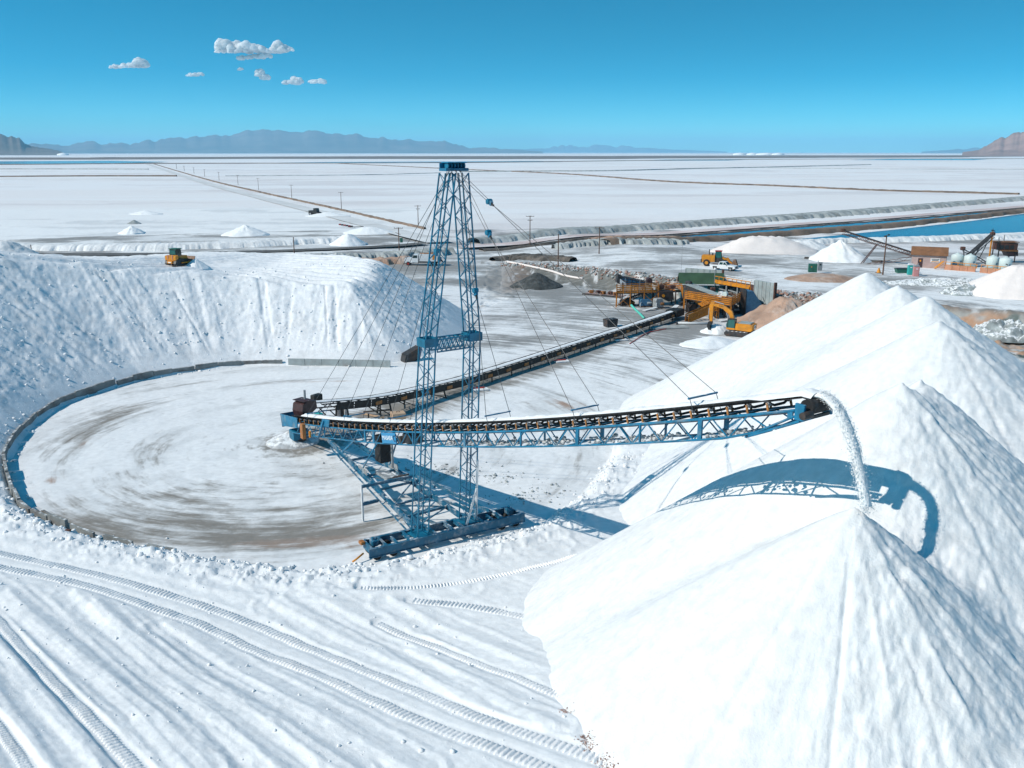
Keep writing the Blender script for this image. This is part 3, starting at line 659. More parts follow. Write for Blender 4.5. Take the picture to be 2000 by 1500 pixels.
# loose lumps in the foreground and dark scatter on the pad
xx = rng.uniform(-40, 4, 900); yy = rng.uniform(24, 58, 900); sz = .03 + .10 * rng.rand(900) ** 5; z_, s_ = z_base(xx, yy); ok = (s_ > 2) & (z_pile(xx, yy, False) < z_)
stuff(lumps('foreground_clods', np.stack([xx, yy, z_ground(xx, yy) + sz * .3], 1)[ok], sz[ok], 'salt_plain', None, 1, 6), 'small salt lumps on the dozed foreground', 'salt clods')
xx, yy = [], []
for (u, v, su, sv, n) in [(800, 912, 18, 1.5, 60), (870, 925, 2.5, .8, 90), (975, 935, 2.0, .8, 60), (1010, 975, 3, .8, 50), (1060, 960, 1.5, 1, 50), (860, 910, 3, .8, 60), (700, 705, 5, .3, 60)]:
    c = P(u, v, 0); xx += list(c.x + rng.normal(0, min(su, 3.5), n)); yy += list(c.y + rng.normal(0, sv, n))
xx, yy = np.array(xx), np.array(yy); sz = .04 + .12 * rng.rand(len(xx)) ** 3
stuff(lumps('pad_stones', np.stack([xx, yy, z_ground(xx, yy) + sz * .3], 1), sz, 'clod_grey', None, 1, 7), 'grey stones strewn over the scraped pad', 'stones')
# brown crumbs rolled to the foot of the heap
aa = rng.uniform(math.radians(120), math.radians(235), 4200); off = rng.normal(0, .16, 4200)
ag = np.radians(np.linspace(119, 236, 260)); D_ = np.linspace(4, 32, 240)
XX = PEAKS[0][0] + np.cos(ag)[:, None] * D_; YY = PEAKS[0][1] + np.sin(ag)[:, None] * D_
below = z_pile(XX, YY) < z_base(XX, YY)[0] + .05; dsel = np.interp(aa, ag, D_[np.argmax(below, 1)]) + off + .1
X_, Y_ = PEAKS[0][0] + np.cos(aa) * dsel, PEAKS[0][1] + np.sin(aa) * dsel
ok = (fbm(aa * 6, aa * 0, 140, 3) > .54) & (Y_ < 46); sz = .012 + .028 * rng.rand(len(aa)) ** 2
stuff(lumps('toe_crumbs', np.stack([X_, Y_, np.maximum(z_ground(X_, Y_), z_pile(X_, Y_)) + sz * .3], 1)[ok], sz[ok], 'clod_brown', None, 1, 8), 'brown crumbs gathered at the foot of the big white heap', 'crumbs')

xx = rng.uniform(-3, 60, 2600); yb_ = bank(xx, xx * 0 + 180)[1]; yb_ = bank(xx, yb_)[1]; yy = yb_ + rng.normal(-.8, 1.6, 2600) - 3.0 * rng.rand(2600) ** 3; sz = .08 + .38 * rng.rand(2600) ** 4
P3 = np.stack([xx, yy, z_ground(xx, yy) + sz * .2], 1); k = rng.rand(2600) < .5
stuff(lumps('bank_rubble', P3[k], sz[k], 'clod_brown', None, 1, 21), 'brown rubble along the crest of the spoil bank', 'rubble'); stuff(lumps('bank_rubble', P3[~k], sz[~k], 'clod_grey', None, 1, 22), 'grey white rubble along the crest of the spoil bank', 'rubble')
# ================================================================== the flats, their dikes, roads and ponds
paint('dike_brown', (0.19, 0.135, 0.10), 0.95, var=0.4, scale=0.12, dirt=(0.42, 0.38, 0.35), dirt_amt=0.2, bump=0.3, bscale=0.6)
paint('dike_far', (0.20, 0.155, 0.13), 0.95, var=0.3, scale=0.01, dirt=(0.34, 0.30, 0.28), dirt_amt=0.3)
paint('dike_grey', (0.33, 0.35, 0.345), 0.95, var=0.4, scale=0.25, dirt=(0.55, 0.56, 0.56), dirt_amt=0.35, bump=0.3, bscale=0.8)
paint('dike_white', (0.74, 0.74, 0.74), 0.9, var=0.12, scale=0.3, dirt=(0.52, 0.54, 0.55), dirt_amt=0.4, bump=0.25, bscale=0.8)
paint('ditch_dark', (0.085, 0.075, 0.065), 0.95, var=0.5, scale=0.4, dirt=(0.25, 0.2, 0.17), dirt_amt=0.35, bump=0.2, bscale=1.0)
paint('asphalt', (0.11, 0.105, 0.10), 0.9, var=0.3, scale=0.15, dirt=(0.26, 0.25, 0.24), dirt_amt=0.4)
paint('road_salt', (0.66, 0.655, 0.65), 0.9, var=0.12, scale=0.12, dirt=(0.50, 0.49, 0.48), dirt_amt=0.4)
paint('road_pink', (0.58, 0.47, 0.45), 0.9, var=0.2, scale=0.1, dirt=(0.72, 0.7, 0.69), dirt_amt=0.4)
paint('clay_red', (0.40, 0.26, 0.19), 0.95, var=0.3, scale=0.3, dirt=(0.55, 0.48, 0.43), dirt_amt=0.4, bump=0.3, bscale=1.2)
paint('gravel_black', (0.055, 0.06, 0.06), 0.9, var=0.5, scale=1.2, dirt=(0.16, 0.16, 0.16), dirt_amt=0.3, bump=0.15, bscale=4)
paint('mountain_far', (0.17, 0.14, 0.12), 1.0, var=0.35, scale=0.0012, dirt=(0.10, 0.10, 0.08), dirt_amt=0.4)
paint('mountain_pink', (0.34, 0.22, 0.185), 1.0, var=0.3, scale=0.006, dirt=(0.24, 0.18, 0.15), dirt_amt=0.5)
paint('pink_salt', (0.80, 0.72, 0.68), 0.9, var=0.05, scale=0.6, bump=0.06, bscale=2.5)
m, n, l = new_mat('pond_water'); o_ = n.new('ShaderNodeOutputMaterial'); b_ = n.new('ShaderNodeBsdfPrincipled'); l.new(b_.outputs[0], o_.inputs[0])
b_.inputs['Base Color'].default_value = (0.008, 0.085, 0.17, 1); b_.inputs['Roughness'].default_value = 0.10; b_.inputs['IOR'].default_value = 1.2; b_.inputs['Specular IOR Level'].default_value = .3
g_ = n.new('ShaderNodeNewGeometry'); w_ = n.new('ShaderNodeTexNoise'); w_.inputs['Scale'].default_value = 0.8; w_.inputs['Detail'].default_value = 4
bp_ = n.new('ShaderNodeBump'); bp_.inputs['Distance'].default_value = 0.05; bp_.inputs['Strength'].default_value = 0.5
l.new(g_.outputs['Position'], w_.inputs['Vector']); l.new(w_.outputs['Fac'], bp_.inputs['Height']); l.new(bp_.outputs[0], b_.inputs['Normal'])

def gz1(x, y): return float(z_ground(np.array([x]), np.array([y]), False)[0])
def ribbon(name, pix, w, mat, h=0.0, lift=0.06, seed=1, z=2.0, n=60, rough=0.0, lump=.12, kind=True, plan_pts=None):
    """a road (h = 0) or a dike with a flat crown, following the lie of the land"""
    p = plan_pts if plan_pts else smooth_pts([P(u, v, z) for u, v in pix], 6)
    p = np.array(p); seg = np.hypot(*np.diff(p, axis=0).T); L = np.concatenate([[0], np.cumsum(seg)]); s = np.linspace(0, L[-1], n)
    px, py = np.interp(s, L, p[:, 0]), np.interp(s, L, p[:, 1]); tx, ty = np.gradient(px), np.gradient(py); q = np.hypot(tx, ty) + 1e-9; nx, ny = -ty / q, tx / q
    ww = np.broadcast_to(np.asarray(w if np.isscalar(w) else np.interp(np.linspace(0, 1, n), np.linspace(0, 1, len(w)), w)), (n,))
    lat = [-.5, -.32, -.15, .15, .32, .5] if h > 0 else [-.5, -.2, .2, .5]; V = []
    for k, o in enumerate(lat):
        wob = 1 + rough * (fbm(s * lump, s * 0 + k * .4, seed, 3) - .5) * 2
        X, Y = px + nx * o * ww * wob, py + ny * o * ww * wob; g = z_ground(X, Y, False)
        if h > 0:
            e = 0 if k in (0, 5) else (.8 if k in (1, 4) else 1.0)
            Z = g - .4 * (e == 0) + h * e * (1 + rough * .8 * (fbm(s * lump * 1.7, s * 0 + k * .45, seed + 5, 4) - .5))
        else: Z = np.maximum(g, 2.0 if z == 2.0 else -9) + lift
        V.append(np.stack([X, Y, Z], 1))
    V = np.concatenate(V); k = len(lat); i = np.arange(k * n).reshape(k, n)
    F = np.stack([i[:-1, :-1], i[:-1, 1:], i[1:, 1:], i[1:, :-1]], -1).reshape(-1, 4)[:, ::-1]
    o = mesh_np(name, V, F, mat, None, h > 0)
    return structure(o) if kind else o
def sheet(name, pix, mat, z=2.3):
    V = [P(u, v, z) for u, v in pix]; me = bpy.data.meshes.new(name); me.from_pydata(V, [], [list(range(len(V)))]); me.materials.append(MATS[mat]); me.update()
    if me.polygons[0].normal.z < 0: me.flip_normals()
    return structure(link(name, me))

# far shore band and far dikes
ribbon('far_shore', [(-300, 309.2), (180, 309.6), (500, 308.3), (1000, 307), (1400, 306), (1800, 304.5), (2400, 303.5)], [900, 1500, 2600, 2300, 1900, 1500, 900], 'dike_far', 0, 1.0, 2, n=120, rough=.3, lump=.002)
ribbon('far_shore', [(-300, 302), (300, 300.4), (1000, 300.2), (2300, 300)], [900, 300, 500, 800], 'dike_far', 0, 1.2, 3, n=60, rough=.4, lump=.001)
ribbon('far_dike', [(-200, 322), (0, 322), (300, 320), (900, 318), (1500, 311.6), (2100, 310)], 14, 'dike_far', 2.0, seed=4, n=120, rough=.3, lump=.01)
ribbon('far_dike', [(-200, 331), (0, 330.5), (290, 331)], 6, 'dike_grey', 1.2, seed=5, n=90, rough=.7, lump=.02)
ribbon('far_dike', [(-250, 346), (0, 345.5), (180, 344.5), (345, 344.5)], 5, 'dike_brown', 1.4, seed=6, n=140, rough=.7, lump=.03)
ribbon('far_dike', [(440, 344), (700, 342), (860, 338)], 3, 'dike_grey', .7, seed=7, n=80, rough=.8, lump=.03)
ribbon('long_dike', [(650, 319), (900, 331), (1100, 340), (1300, 355), (1500, 363), (1700, 372), (1880, 377), (1990, 380)], 6, 'dike_brown', 1.1, seed=8, n=700, rough=.8, lump=.25)
ribbon('long_dike', [(900, 336), (1050, 335), (1200, 334), (1350, 330), (1500, 327), (1700, 322)], 7, 'dike_grey', 1.5, seed=9, n=160, rough=.5, lump=.02)
ribbon('long_dike', [(1500, 328), (1750, 330.5), (2100, 331)], 4, 'dike_grey', .7, seed=9, n=80, rough=.5, lump=.02)
sheet('far_pond', [(-260, 320.5), (-260, 315.2), (0, 315), (210, 313.9), (330, 316), (200, 319.5), (0, 321)], 'pond_water', 3.0)
sheet('far_pond', [(480, 318.6), (640, 316.4), (900, 315.2), (1050, 314.4), (1100, 316), (900, 317.8), (700, 318.4)], 'pond_water', 2.6)
sheet('far_pond', [(1240, 313.6), (1300, 311.6), (1480, 310.8), (1420, 313.2)], 'pond_water', 2.6)
sheet('far_pond', [(1660, 312.4), (1780, 309.8), (1950, 309.2), (1900, 312.6)], 'pond_water', 2.6)
# diagonal haul road with its brown dike
ribbon('haul_road', [(286, 320), (380, 351), (500, 384), (640, 419), (760, 450), (860, 474)], [10, 9, 8.5, 8, 8, 9], 'road_salt', 0, .25, 11, n=90)
ribbon('road_dike', [(296, 319), (390, 347), (500, 374), (640, 405), (740, 428), (830, 447)], [4, 3.2, 2.8, 2.6, 2.6, 1.2], 'dike_brown', .8, seed=12, n=700, rough=.8, lump=.6)
ribbon('paved_road', [(-120, 499), (40, 499), (250, 498.5), (400, 496), (600, 489.5), (760, 482), (830, 476)], [6.5, 7.5, 7, 6, 5.5, 5.5, 5], 'asphalt', 0, .30, 13, n=80)
ribbon('ditch_bank', [(60, 500), (120, 506), (220, 507)], [3, 5, 2], 'ditch_dark', .8, seed=14, n=60, rough=.7, lump=.3)
# canal side: spoil bank, pink road, dark ditch, canal, brown dike, pond
ribbon('spoil_bank', [(925, 473), (1010, 467), (1100, 459), (1300, 444), (1500, 430), (1700, 415), (1850, 402), (2120, 380)], [9, 12, 13, 14, 13, 12, 11, 10], 'dike_grey', 1.8, seed=15, n=1100, rough=.38, lump=.55)
ribbon('haul_road', [(900, 484), (1000, 478), (1200, 464), (1400, 450), (1600, 436), (1800, 421), (2120, 394)], 7.5, 'road_pink', 0, .35, 16, n=90)
ribbon('ditch_bank', [(940, 487), (1050, 482), (1200, 472), (1400, 457), (1600, 442), (1800, 427), (1960, 412), (2120, 399)], 4.0, 'ditch_dark', .6, seed=17, n=220, rough=.7, lump=.2)
sheet('canal', [(1280, 474), (1400, 464), (1600, 449), (1800, 433), (1950, 420), (1960, 412), (1800, 424), (1600, 440), (1400, 455), (1290, 466)], 'pond_water', 2.35)
ribbon('canal_dike', [(1180, 489), (1300, 479), (1440, 467), (1600, 454.5), (1750, 442), (1900, 426), (2000, 414), (2120, 402)], [6, 7, 6.5, 6, 5.5, 6.5, 9, 10], 'dike_brown', 1.5, seed=18, n=240, rough=.5, lump=.25)
sheet('pond', [(1530, 470), (1650, 458), (1760, 447), (1900, 431), (2000, 417), (2140, 402), (2140, 448), (2000, 460), (1850, 468), (1700, 470), (1600, 474)], 'pond_water', 2.3)
ribbon('spoil_bank', [(1520, 478), (1650, 473), (1760, 471), (1880, 467), (2000, 462), (2140, 456)], [4, 5, 7, 9, 9, 9], 'dike_white', 1.3, seed=19, n=600, rough=.45, lump=.5)
ribbon('spoil_bank', [(1080, 491), (1180, 487), (1270, 486), (1340, 483)], [4, 9, 11, 5], 'dike_grey', 1.3, seed=20, n=300, rough=.9, lump=.8)
ribbon('spoil_bank', [(1150, 482), (1230, 478), (1330, 472)], [4, 7, 5], 'clay_red', 1.2, seed=21, n=80, rough=.8, lump=.4)
ribbon('spoil_bank', [(590, 508), (680, 506), (760, 503), (830, 497), (880, 492)], [5, 8, 9, 9, 5], 'dike_grey', 1.6, seed=22, n=300, rough=.9, lump=.8)
ribbon('spoil_bank', [(690, 516), (740, 513), (800, 510)], [4, 7, 4], 'clay_red', 1.5, seed=23, n=70, rough=.8, lump=.4)
ribbon('spoil_bank', [(960, 506), (1000, 503), (1060, 509), (1120, 518)], [4, 7, 6, 3], 'ditch_dark', 1.0, seed=26, n=90, rough=.8, lump=.5)
# white berms of scraped salt left of the haul road
ribbon('salt_berm', [(-120, 484), (60, 486), (200, 486), (330, 485), (480, 480), (600, 474), (690, 470)], [12, 13, 12, 14, 13, 12, 9], 'dike_white', 1.5, seed=24, n=900, rough=.32, lump=.5)
ribbon('salt_berm', [(1570, 520), (1640, 523), (1720, 528)], [2.5, 3, 2.5], 'ditch_dark', .35, seed=25, n=60, rough=.8, lump=.4)

# ---- heaps standing about
def heap(name, label, u, v, rad, h, mat, seed=1, ax=1.0, rz=0.0, flat_=0.0, cat='heap', group=None, z=None, rough=.18):
    c = ground_hit(u, v); n, mrow = 56, 18; T = np.linspace(0, 2 * math.pi, n, endpoint=False); V = [(0, 0, h)]
    for j in range(1, mrow + 1):
        f = j / mrow
        for t in T:
            rr_ = rad * (1 + .25 * (fbm(np.array(np.cos(t) * 1.5 + seed), np.array(np.sin(t) * 1.5), seed, 3) - .5))
            X, Y = math.cos(t) * rr_ * f * ax, math.sin(t) * rr_ * f
            Z = h * (1 - max(0, (f - flat_) / (1 - flat_))) + h * rough * (float(fbm(np.array(X * 1.2), np.array(Y * 1.2), seed + 3, 4)) - .5) * (f < .99) + h * .12 * (float(vn(np.array(t * 7.), np.array(f * .5), seed + 8)) - .5) * f
            V.append((X, Y, Z - .4 * (f > .99)))
    V = np.array(V); F3 = [(0, 1 + k, 1 + (k + 1) % n) for k in range(n)]; F4 = []
    for j in range(mrow - 1):
        for k in range(n): a = 1 + j * n + k; b = 1 + j * n + (k + 1) % n; F4.append((a, a + n, b + n, b))
    me = bpy.data.meshes.new(name); me.from_pydata([tuple(p) for p in V], [], F3 + F4); me.materials.append(MATS[mat]); me.polygons.foreach_set('use_smooth', np.ones(len(me.polygons), bool)); me.update()
    o = link(name, me); o.location = (c.x, c.y, c.z if z is None else z); o.rotation_euler = (0, 0, rz)
    return tag(o, label, cat, group)
G_ = 'small salt heaps on the flats'
heap('salt_heap', 'white cone of salt under the raised long conveyor by the pond', 1638, 508, 7.6, 4.9, 'salt_plain', 31, cat='salt heap')
heap('salt_heap', 'long flat-topped pale pinkish salt heap behind the wheel loader', 1490, 493, 6.5, 4.0, 'pink_salt', 32, 2.3, 0.0, .35, cat='salt heap')
heap('salt_heap', 'lower pale salt heap joined to the right of the long one behind the loader', 1570, 492, 6.0, 3.0, 'dike_white', 33, 1.7, 0.1, .2, cat='salt heap')
heap('salt_heap', 'smooth pink tinted salt heap at the right edge below the tanks', 1985, 572, 9.6, 5.0, 'pink_salt', 34, 1.1, 0.1, .12, cat='salt heap', rough=.05)
heap('salt_heap', 'white conical heap nearest the parked implements on the left flats', 480, 459, 6.5, 3.3, 'salt_plain', 35, 1.3, 0, .05, 'salt heap', G_)
heap('salt_heap', 'small white cone with a blue shaded side on the left flats', 258, 456, 4.2, 2.7, 'salt_plain', 36, 1.1, 0, 0, 'salt heap', G_)
heap('salt_heap', 'tiny grey cone standing just behind the small white one on the left flats', 262, 437, 2.6, 1.5, 'dike_grey', 37, 1.1, 0, 0, 'salt heap', G_)
heap('salt_heap', 'low white heap under the raised blade of the dark far loader', 640, 422, 6, 1.6, 'salt_plain', 38, 1.8, 0, .1, 'salt heap', G_)
heap('salt_heap', 'rounded white heap with dark rocks beside the paved road', 680, 478, 5.5, 3.2, 'salt_plain', 39, 1.1, 0, .15, 'salt heap', G_)
heap('salt_heap', 'dark grey lumpy heap touching the rounded white heap by the road', 700, 478, 2.2, 1.3, 'clod_grey', 40, 1.2, 0, .1, 'salt heap')
heap('salt_heap', 'broad low white heap near the corner of the haul road', 720, 455, 6.5, 2.0, 'salt_plain', 41, 1.5, 0, .2, 'salt heap', G_)
heap('salt_heap', 'faint low heap far out on the left flats', 285, 418, 5, 1.5, 'salt_plain', 43, 1.6, 0, .1, 'salt heap', G_)
heap('salt_heap', 'grey white rounded heap above the left bank at the edge of the photo', 0, 500, 8.5, 4.0, 'dike_white', 44, 1.1, 0, .3, 'salt heap')
heap('gravel_heap', 'black gravel cone on the pit floor left of the walkway', 1048, 560, 5.4, 3.2, 'gravel_black', 45, 1.15, 0, 0, 'gravel heap')
heap('salt_heap', 'white salt mound beside the excavator bucket', 1388, 672, 3.6, 1.2, 'salt_plain', 46, 1.5, .3, .1, 'salt heap')
heap('salt_heap', 'bluish salt lump pile right behind the excavator bucket', 1400, 648, 2.4, 1.3, 'salt_plain', 47, 1.2, .3, .1, 'salt heap', rough=.5)
heap('clay_heap', 'reddish brown clay slope right of the screening plant', 1530, 640, 9.5, 5.2, 'clay_red', 48, 1.0, .3, .1, 'clay heap', rough=.3)
heap('clay_heap', 'low brown mound carrying the green transformer box', 1606, 545, 6.0, .8, 'clay_red', 49, 1.3, 0, .5, 'clay heap')
heap('rock_heap', 'grey and white boulders at the foot of the pink heap', 1885, 573, 3.6, 1.7, 'clod_grey', 50, 1.3, 0, 0, 'rock heap', rough=.9)
heap('rock_heap', 'grey brown rubble strip between the two white roads at right', 1850, 555, 4.0, 1.0, 'clod_grey', 51, 3.2, -.1, .3, 'rock heap', rough=1.0)
heap('rock_heap', 'dark green grey boulders below the brown bank at the right edge', 1965, 655, 4.4, 2.0, 'clod_grey', 52, 1.6, -.1, .3, 'rock heap', rough=1.2)
heap('salt_heap', 'grey spilled salt mound round the foot of the stacker hopper', 572, 862, 2.6, 1.15, 'salt_grey', 60, 1.1, 0, .15, 'salt heap', z=0.0, rough=.25)
heap('dozer_spoil', 'fresh white salt pushed up by the bulldozer blade', 380, 521, 2.3, 1.5, 'salt_plain', 53, 1.0, 0, .1, 'salt heap', z=11.2)
bpy.data.objects['dozer_spoil'].name = 'salt_heap'
for o in list(COL.objects):
    if o.get('label') == 'fresh white salt pushed up by the bulldozer blade':
        q = P(383, 522, 11.4); o.location = (q.x, q.y, 11.2)

# ---- mountains
def range_(name, prof, R0, depth, mat, seed, n=260, mrow=26, z0=2.0, fr=.004):
    U = np.array([p[0] for p in prof], float); Vv = np.array([p[1] for p in prof], float); u = np.linspace(U[0], U[-1], n); v = np.interp(u, U, Vv)
    v = v + ((fbm(u * .06, u * 0, seed, 6, .6) - .5) * 15.0 + (.5 - np.abs(fbm(u * .02, u * 0 + 3, seed + 1, 4) - .5) * 4) * 2.0) * sst(0, 16, 297 - v)
    rows = []
    for j in range(mrow):
        f = j / (mrow - 1); d = R0 + depth * f; pts = np.array([ray(a, b) for a, b in zip(u, v)]); k = (R0 + depth * .55) / np.hypot(pts[:, 0], pts[:, 1])
        hmax = np.maximum(CAM_H + pts[:, 2] * k - z0, 4); dirx = pts[:, 0] / np.hypot(pts[:, 0], pts[:, 1]); diry = pts[:, 1] / np.hypot(pts[:, 0], pts[:, 1])
        X, Y = dirx * d, diry * d
        e = sst(0, .55, f) if f <= .55 else sst(1.0, .55, f)
        rg = 1 - np.abs(2 * fbm(X * fr, Y * fr * .5, seed + 2, 5) - 1)
        Z = z0 - 3 * (j in (0, mrow - 1)) + hmax * (e ** 1.15) * (1 if abs(f - .55) < .02 else np.clip(.45 + .62 * rg, 0, 1.0))
        rows.append(np.stack([X, Y, Z], 1))
    V = np.concatenate(rows); i = np.arange(n * mrow).reshape(mrow, n); F = np.stack([i[:-1, :-1], i[:-1, 1:], i[1:, 1:], i[1:, :-1]], -1).reshape(-1, 4)
    return structure(mesh_np(name, V, F, mat, None, True))
range_('mountains', [(-400, 292), (-100, 286), (60, 281.5), (130, 283), (180, 278.5), (250, 280), (300, 273), (380, 266.5), (460, 262), (495, 254.5), (550, 257), (620, 258), (665, 262), (720, 266), (770, 271.5), (870, 275.5), (895, 285), (950, 288.5), (1000, 292), (1060, 296)], 21000, 9000, 'mountain_far', 201, fr=.00045)
range_('mountains', [(900, 296), (1000, 291), (1060, 288), (1100, 284.5), (1180, 282.5), (1215, 286), (1250, 288.5), (1340, 292.5), (1420, 296)], 38000, 9000, 'mountain_far', 202, fr=.00045)
range_('mountains', [(1800, 296), (1860, 292.5), (1900, 290), (1960, 288), (2100, 286), (2300, 290)], 30000, 8000, 'mountain_far', 203, fr=.00045)
range_('headland', [(-420, 255), (-120, 256), (0, 262), (22, 267), (40, 273.5), (62, 286), (100, 290), (122, 297)], 9000, 3500, 'mountain_far', 204, fr=.002)
range_('headland', [(1880, 297), (1912, 293), (1932, 281), (1952, 272), (1975, 263), (2000, 258), (2080, 248), (2400, 250)], 6500, 3000, 'mountain_pink', 205, fr=.003)
# far white works and specks on the horizon
for k, (u, w_) in enumerate([(1445, 40), (1470, 34), (1497, 60), (1520, 36), (470 / 4 + 5, 30)]):
    c = P(u, 299.4, 2.0); d = c.normalized() * 9000; q = ray(u, 298); q = q / math.hypot(q[0], q[1]) * 9000
    o = MB(); o.tube([(-w_ * 1.6, 0, 0), (0, 0, 0), (w_ * 1.6, 0, 0)], [12, 22, 10], 'salt_plain', 10)
    b_ = o.build('far_salt_heap', None, Matrix.Translation((q[0], q[1], 2.0)), True)
    tag(b_, ['leftmost white salt heap on the horizon at right', 'second white salt heap on the horizon at right', 'largest white salt heap on the horizon at right', 'rightmost white salt heap on the horizon at right', 'small white patch at the tip of the left headland'][k], 'salt heap')

# ---- clouds
m, n, l = new_mat('cloud'); o_ = n.new('ShaderNodeOutputMaterial'); b_ = n.new('ShaderNodeBsdfDiffuse'); b_.inputs['Color'].default_value = (.96, .96, .96, 1)
tl_ = n.new('ShaderNodeBsdfTranslucent'); tl_.inputs['Color'].default_value = (.96, .96, .96, 1); ad_ = n.new('ShaderNodeMixShader'); ad_.inputs[0].default_value = .5; l.new(b_.outputs[0], ad_.inputs[1]); l.new(tl_.outputs[0], ad_.inputs[2])
t_ = n.new('ShaderNodeBsdfTransparent'); mx_ = n.new('ShaderNodeMixShader'); g_ = n.new('ShaderNodeNewGeometry'); w_ = n.new('ShaderNodeTexNoise'); w_.inputs['Scale'].default_value = .006; w_.inputs['Detail'].default_value = 3; w_.inputs['Roughness'].default_value = .5
r_ = n.new('ShaderNodeMapRange'); r_.inputs['From Min'].default_value = .38; r_.inputs['From Max'].default_value = .62; r_.inputs['To Min'].default_value = .45; r_.inputs['To Max'].default_value = 1.0
l.new(g_.outputs['Position'], w_.inputs['Vector']); l.new(w_.outputs['Fac'], r_.inputs['Value']); l.new(r_.outputs[0], mx_.inputs[0]); l.new(t_.outputs[0], mx_.inputs[1]); l.new(ad_.outputs[0], mx_.inputs[2]); l.new(mx_.outputs[0], o_.inputs[0])
def cloud(puffs, seed, label):
    """puffs: (u, v, width px, height px); each is filled with soft billows over a flat base"""
    rg = np.random.RandomState(seed); Yd = 15000.; bm = bmesh.new(); bmesh.ops.create_icosphere(bm, subdivisions=3, radius=1.0)
    v0 = np.array([v.co[:] for v in bm.verts]); f0 = np.array([[v.index for v in f.verts] for f in bm.faces]); bm.free(); VV, FF, k = [], [], 0
    for u, v, w, h in puffs:
        for q in range(int(8 + w * .6)):
            a = rg.uniform(-1, 1); top = math.sqrt(max(0.03, 1 - a * a)); b = rg.uniform(.0, .75) * top
            c = PY(u + a * w * .46, v + h * .42 - b * h * .8, Yd + rg.uniform(-1, 1) * w * 2.2); R_ = rg.uniform(.30, .48) * max(h, 7) * 8.8 * (.55 + .55 * top)
            n_ = fbm(v0[:, 0] * 1.6 + q * 3.1 + seed, v0[:, 2] * 1.6 + v0[:, 1], 300 + q, 4) - .5
            p = v0 * (R_ * (1 + .55 * n_))[:, None]; p[:, 2] = np.where(p[:, 2] < 0, p[:, 2] * .5, p[:, 2] * .95); VV.append(p + np.array(c)); FF.append(f0 + k); k += len(v0)
    return tag(mesh_np('cloud', np.concatenate(VV), np.concatenate(FF), 'cloud', None, True), label, 'cloud')
cloud([(437, 88, 28, 22), (452, 93, 30, 14), (470, 92, 60, 20), (450, 99, 70, 8), (500, 95, 60, 16), (545, 92, 30, 20), (560, 96, 28, 10)], 1, 'largest white cumulus cloud, upper left of the sky')
cloud([(473, 112, 24, 9), (486, 111, 16, 8), (497, 110, 18, 9), (508, 110, 16, 9), (518, 109, 26, 11)], 2, 'thin row of small puffs just under the largest cloud')
cloud([(225, 130, 24, 8), (250, 127, 36, 10), (275, 122, 26, 18)], 3, 'white wedge shaped cloud, leftmost bright one in the sky')
cloud([(372, 146, 16, 5), (381, 146, 16, 5), (390, 145, 16, 6)], 4, 'faint thin cloud streak below and left of the largest cloud')
cloud([(508, 142, 16, 13), (518, 150, 18, 11)], 5, 'small broken cloud hanging lower right of the largest cloud')
cloud([(562, 160, 22, 9), (580, 157, 22, 14)], 6, 'left of the two low puffs right of the broken cloud')
cloud([(610, 159, 16, 7), (624, 158, 26, 10)], 7, 'rightmost low puff in the cloud group')
cloud([(470, 135, 10, 4)], 8, 'tiny cloud speck below the largest cloud')

# ---- the air
m, n, l = new_mat('haze_air'); o_ = n.new('ShaderNodeOutputMaterial'); v_ = n.new('ShaderNodeVolumePrincipled')
v_.inputs['Color'].default_value = (.33, .72, 1.0, 1); v_.inputs['Density'].default_value = HAZE = 3.8e-5; v_.inputs['Anisotropy'].default_value = 0.0
l.new(v_.outputs[0], o_.inputs['Volume'])
hz = MB().box((0, 0, 424), (124000, 124000, 856), 'haze_air').build('haze'); hz['kind'] = 'stuff'; hz['label'] = 'thin blue haze over the whole salt flat'; hz['category'] = 'haze'
# ================================================================== the radial stacker
st = thing('radial_stacker', 'tall blue radial stacker with lattice mast and long inclined conveyor boom', 'stacker', (PIV.x, PIV.y, 0), math.atan2(BD.y, BD.x))
_ct = np.polyfit([0, 5.4, 12.5, 18.3, 26.3, 33, 39.2, 45.4, 50.6, 56.2, 60.9], [2.5, 3.5, 4.96, 6.27, 8.2, 9.93, 11.61, 13.34, 14.89, 16.66, 18.16], 3)
def ct(t): return float(np.polyval(_ct, t))
DEP, HW = 1.06, 0.95
def cbm(t): return ct(t) - DEP * (1 if t < 58 else max(.25, 1 - (t - 58) / 3.4))
ts = list(np.linspace(.6, 60.6, 31))
for sgn in (-1, 1):
    for zf, nm, r in ((ct, 'top_chord', .075), (cbm, 'bottom_chord', .06)):
        tube(nm, st, [(t, sgn * HW, zf(t)) for t in ts], r, 'blue_paint', 8)
# web members of the boom truss, one by one: two sides, zigzag
pan = np.linspace(2.0, 59.2, 53)
for sgn in (-1, 1):
    for k in range(len(pan) - 1):
        a, b = pan[k], pan[k + 1]
        if k % 2: p, q = (a, sgn * HW, ct(a)), (b, sgn * HW, cbm(b))
        else: p, q = (a, sgn * HW, cbm(a)), (b, sgn * HW, ct(b))
        bar('web_member', st, p, q, .055, .055, 'blue_paint')
    for t in (9.0, 17.6, 19.2, 26, 33.5, 40.2, 45.8, 51.0, 55.2, 60.4):
        wd = .26 if t in (17.6, 19.2, 33.5, 45.8, 55.2, 60.4) else .10
        bar('post', st, (t, sgn * (HW + .004), cbm(t) - .02), (t, sgn * (HW + .004), ct(t) + .02), wd, .10, 'blue_paint', up=(0, 1, 0))
for t in np.arange(3, 60, 2.2): bar('cross_member', st, (t, -HW, cbm(t)), (t, HW, cbm(t)), .09, .09, 'blue_paint')
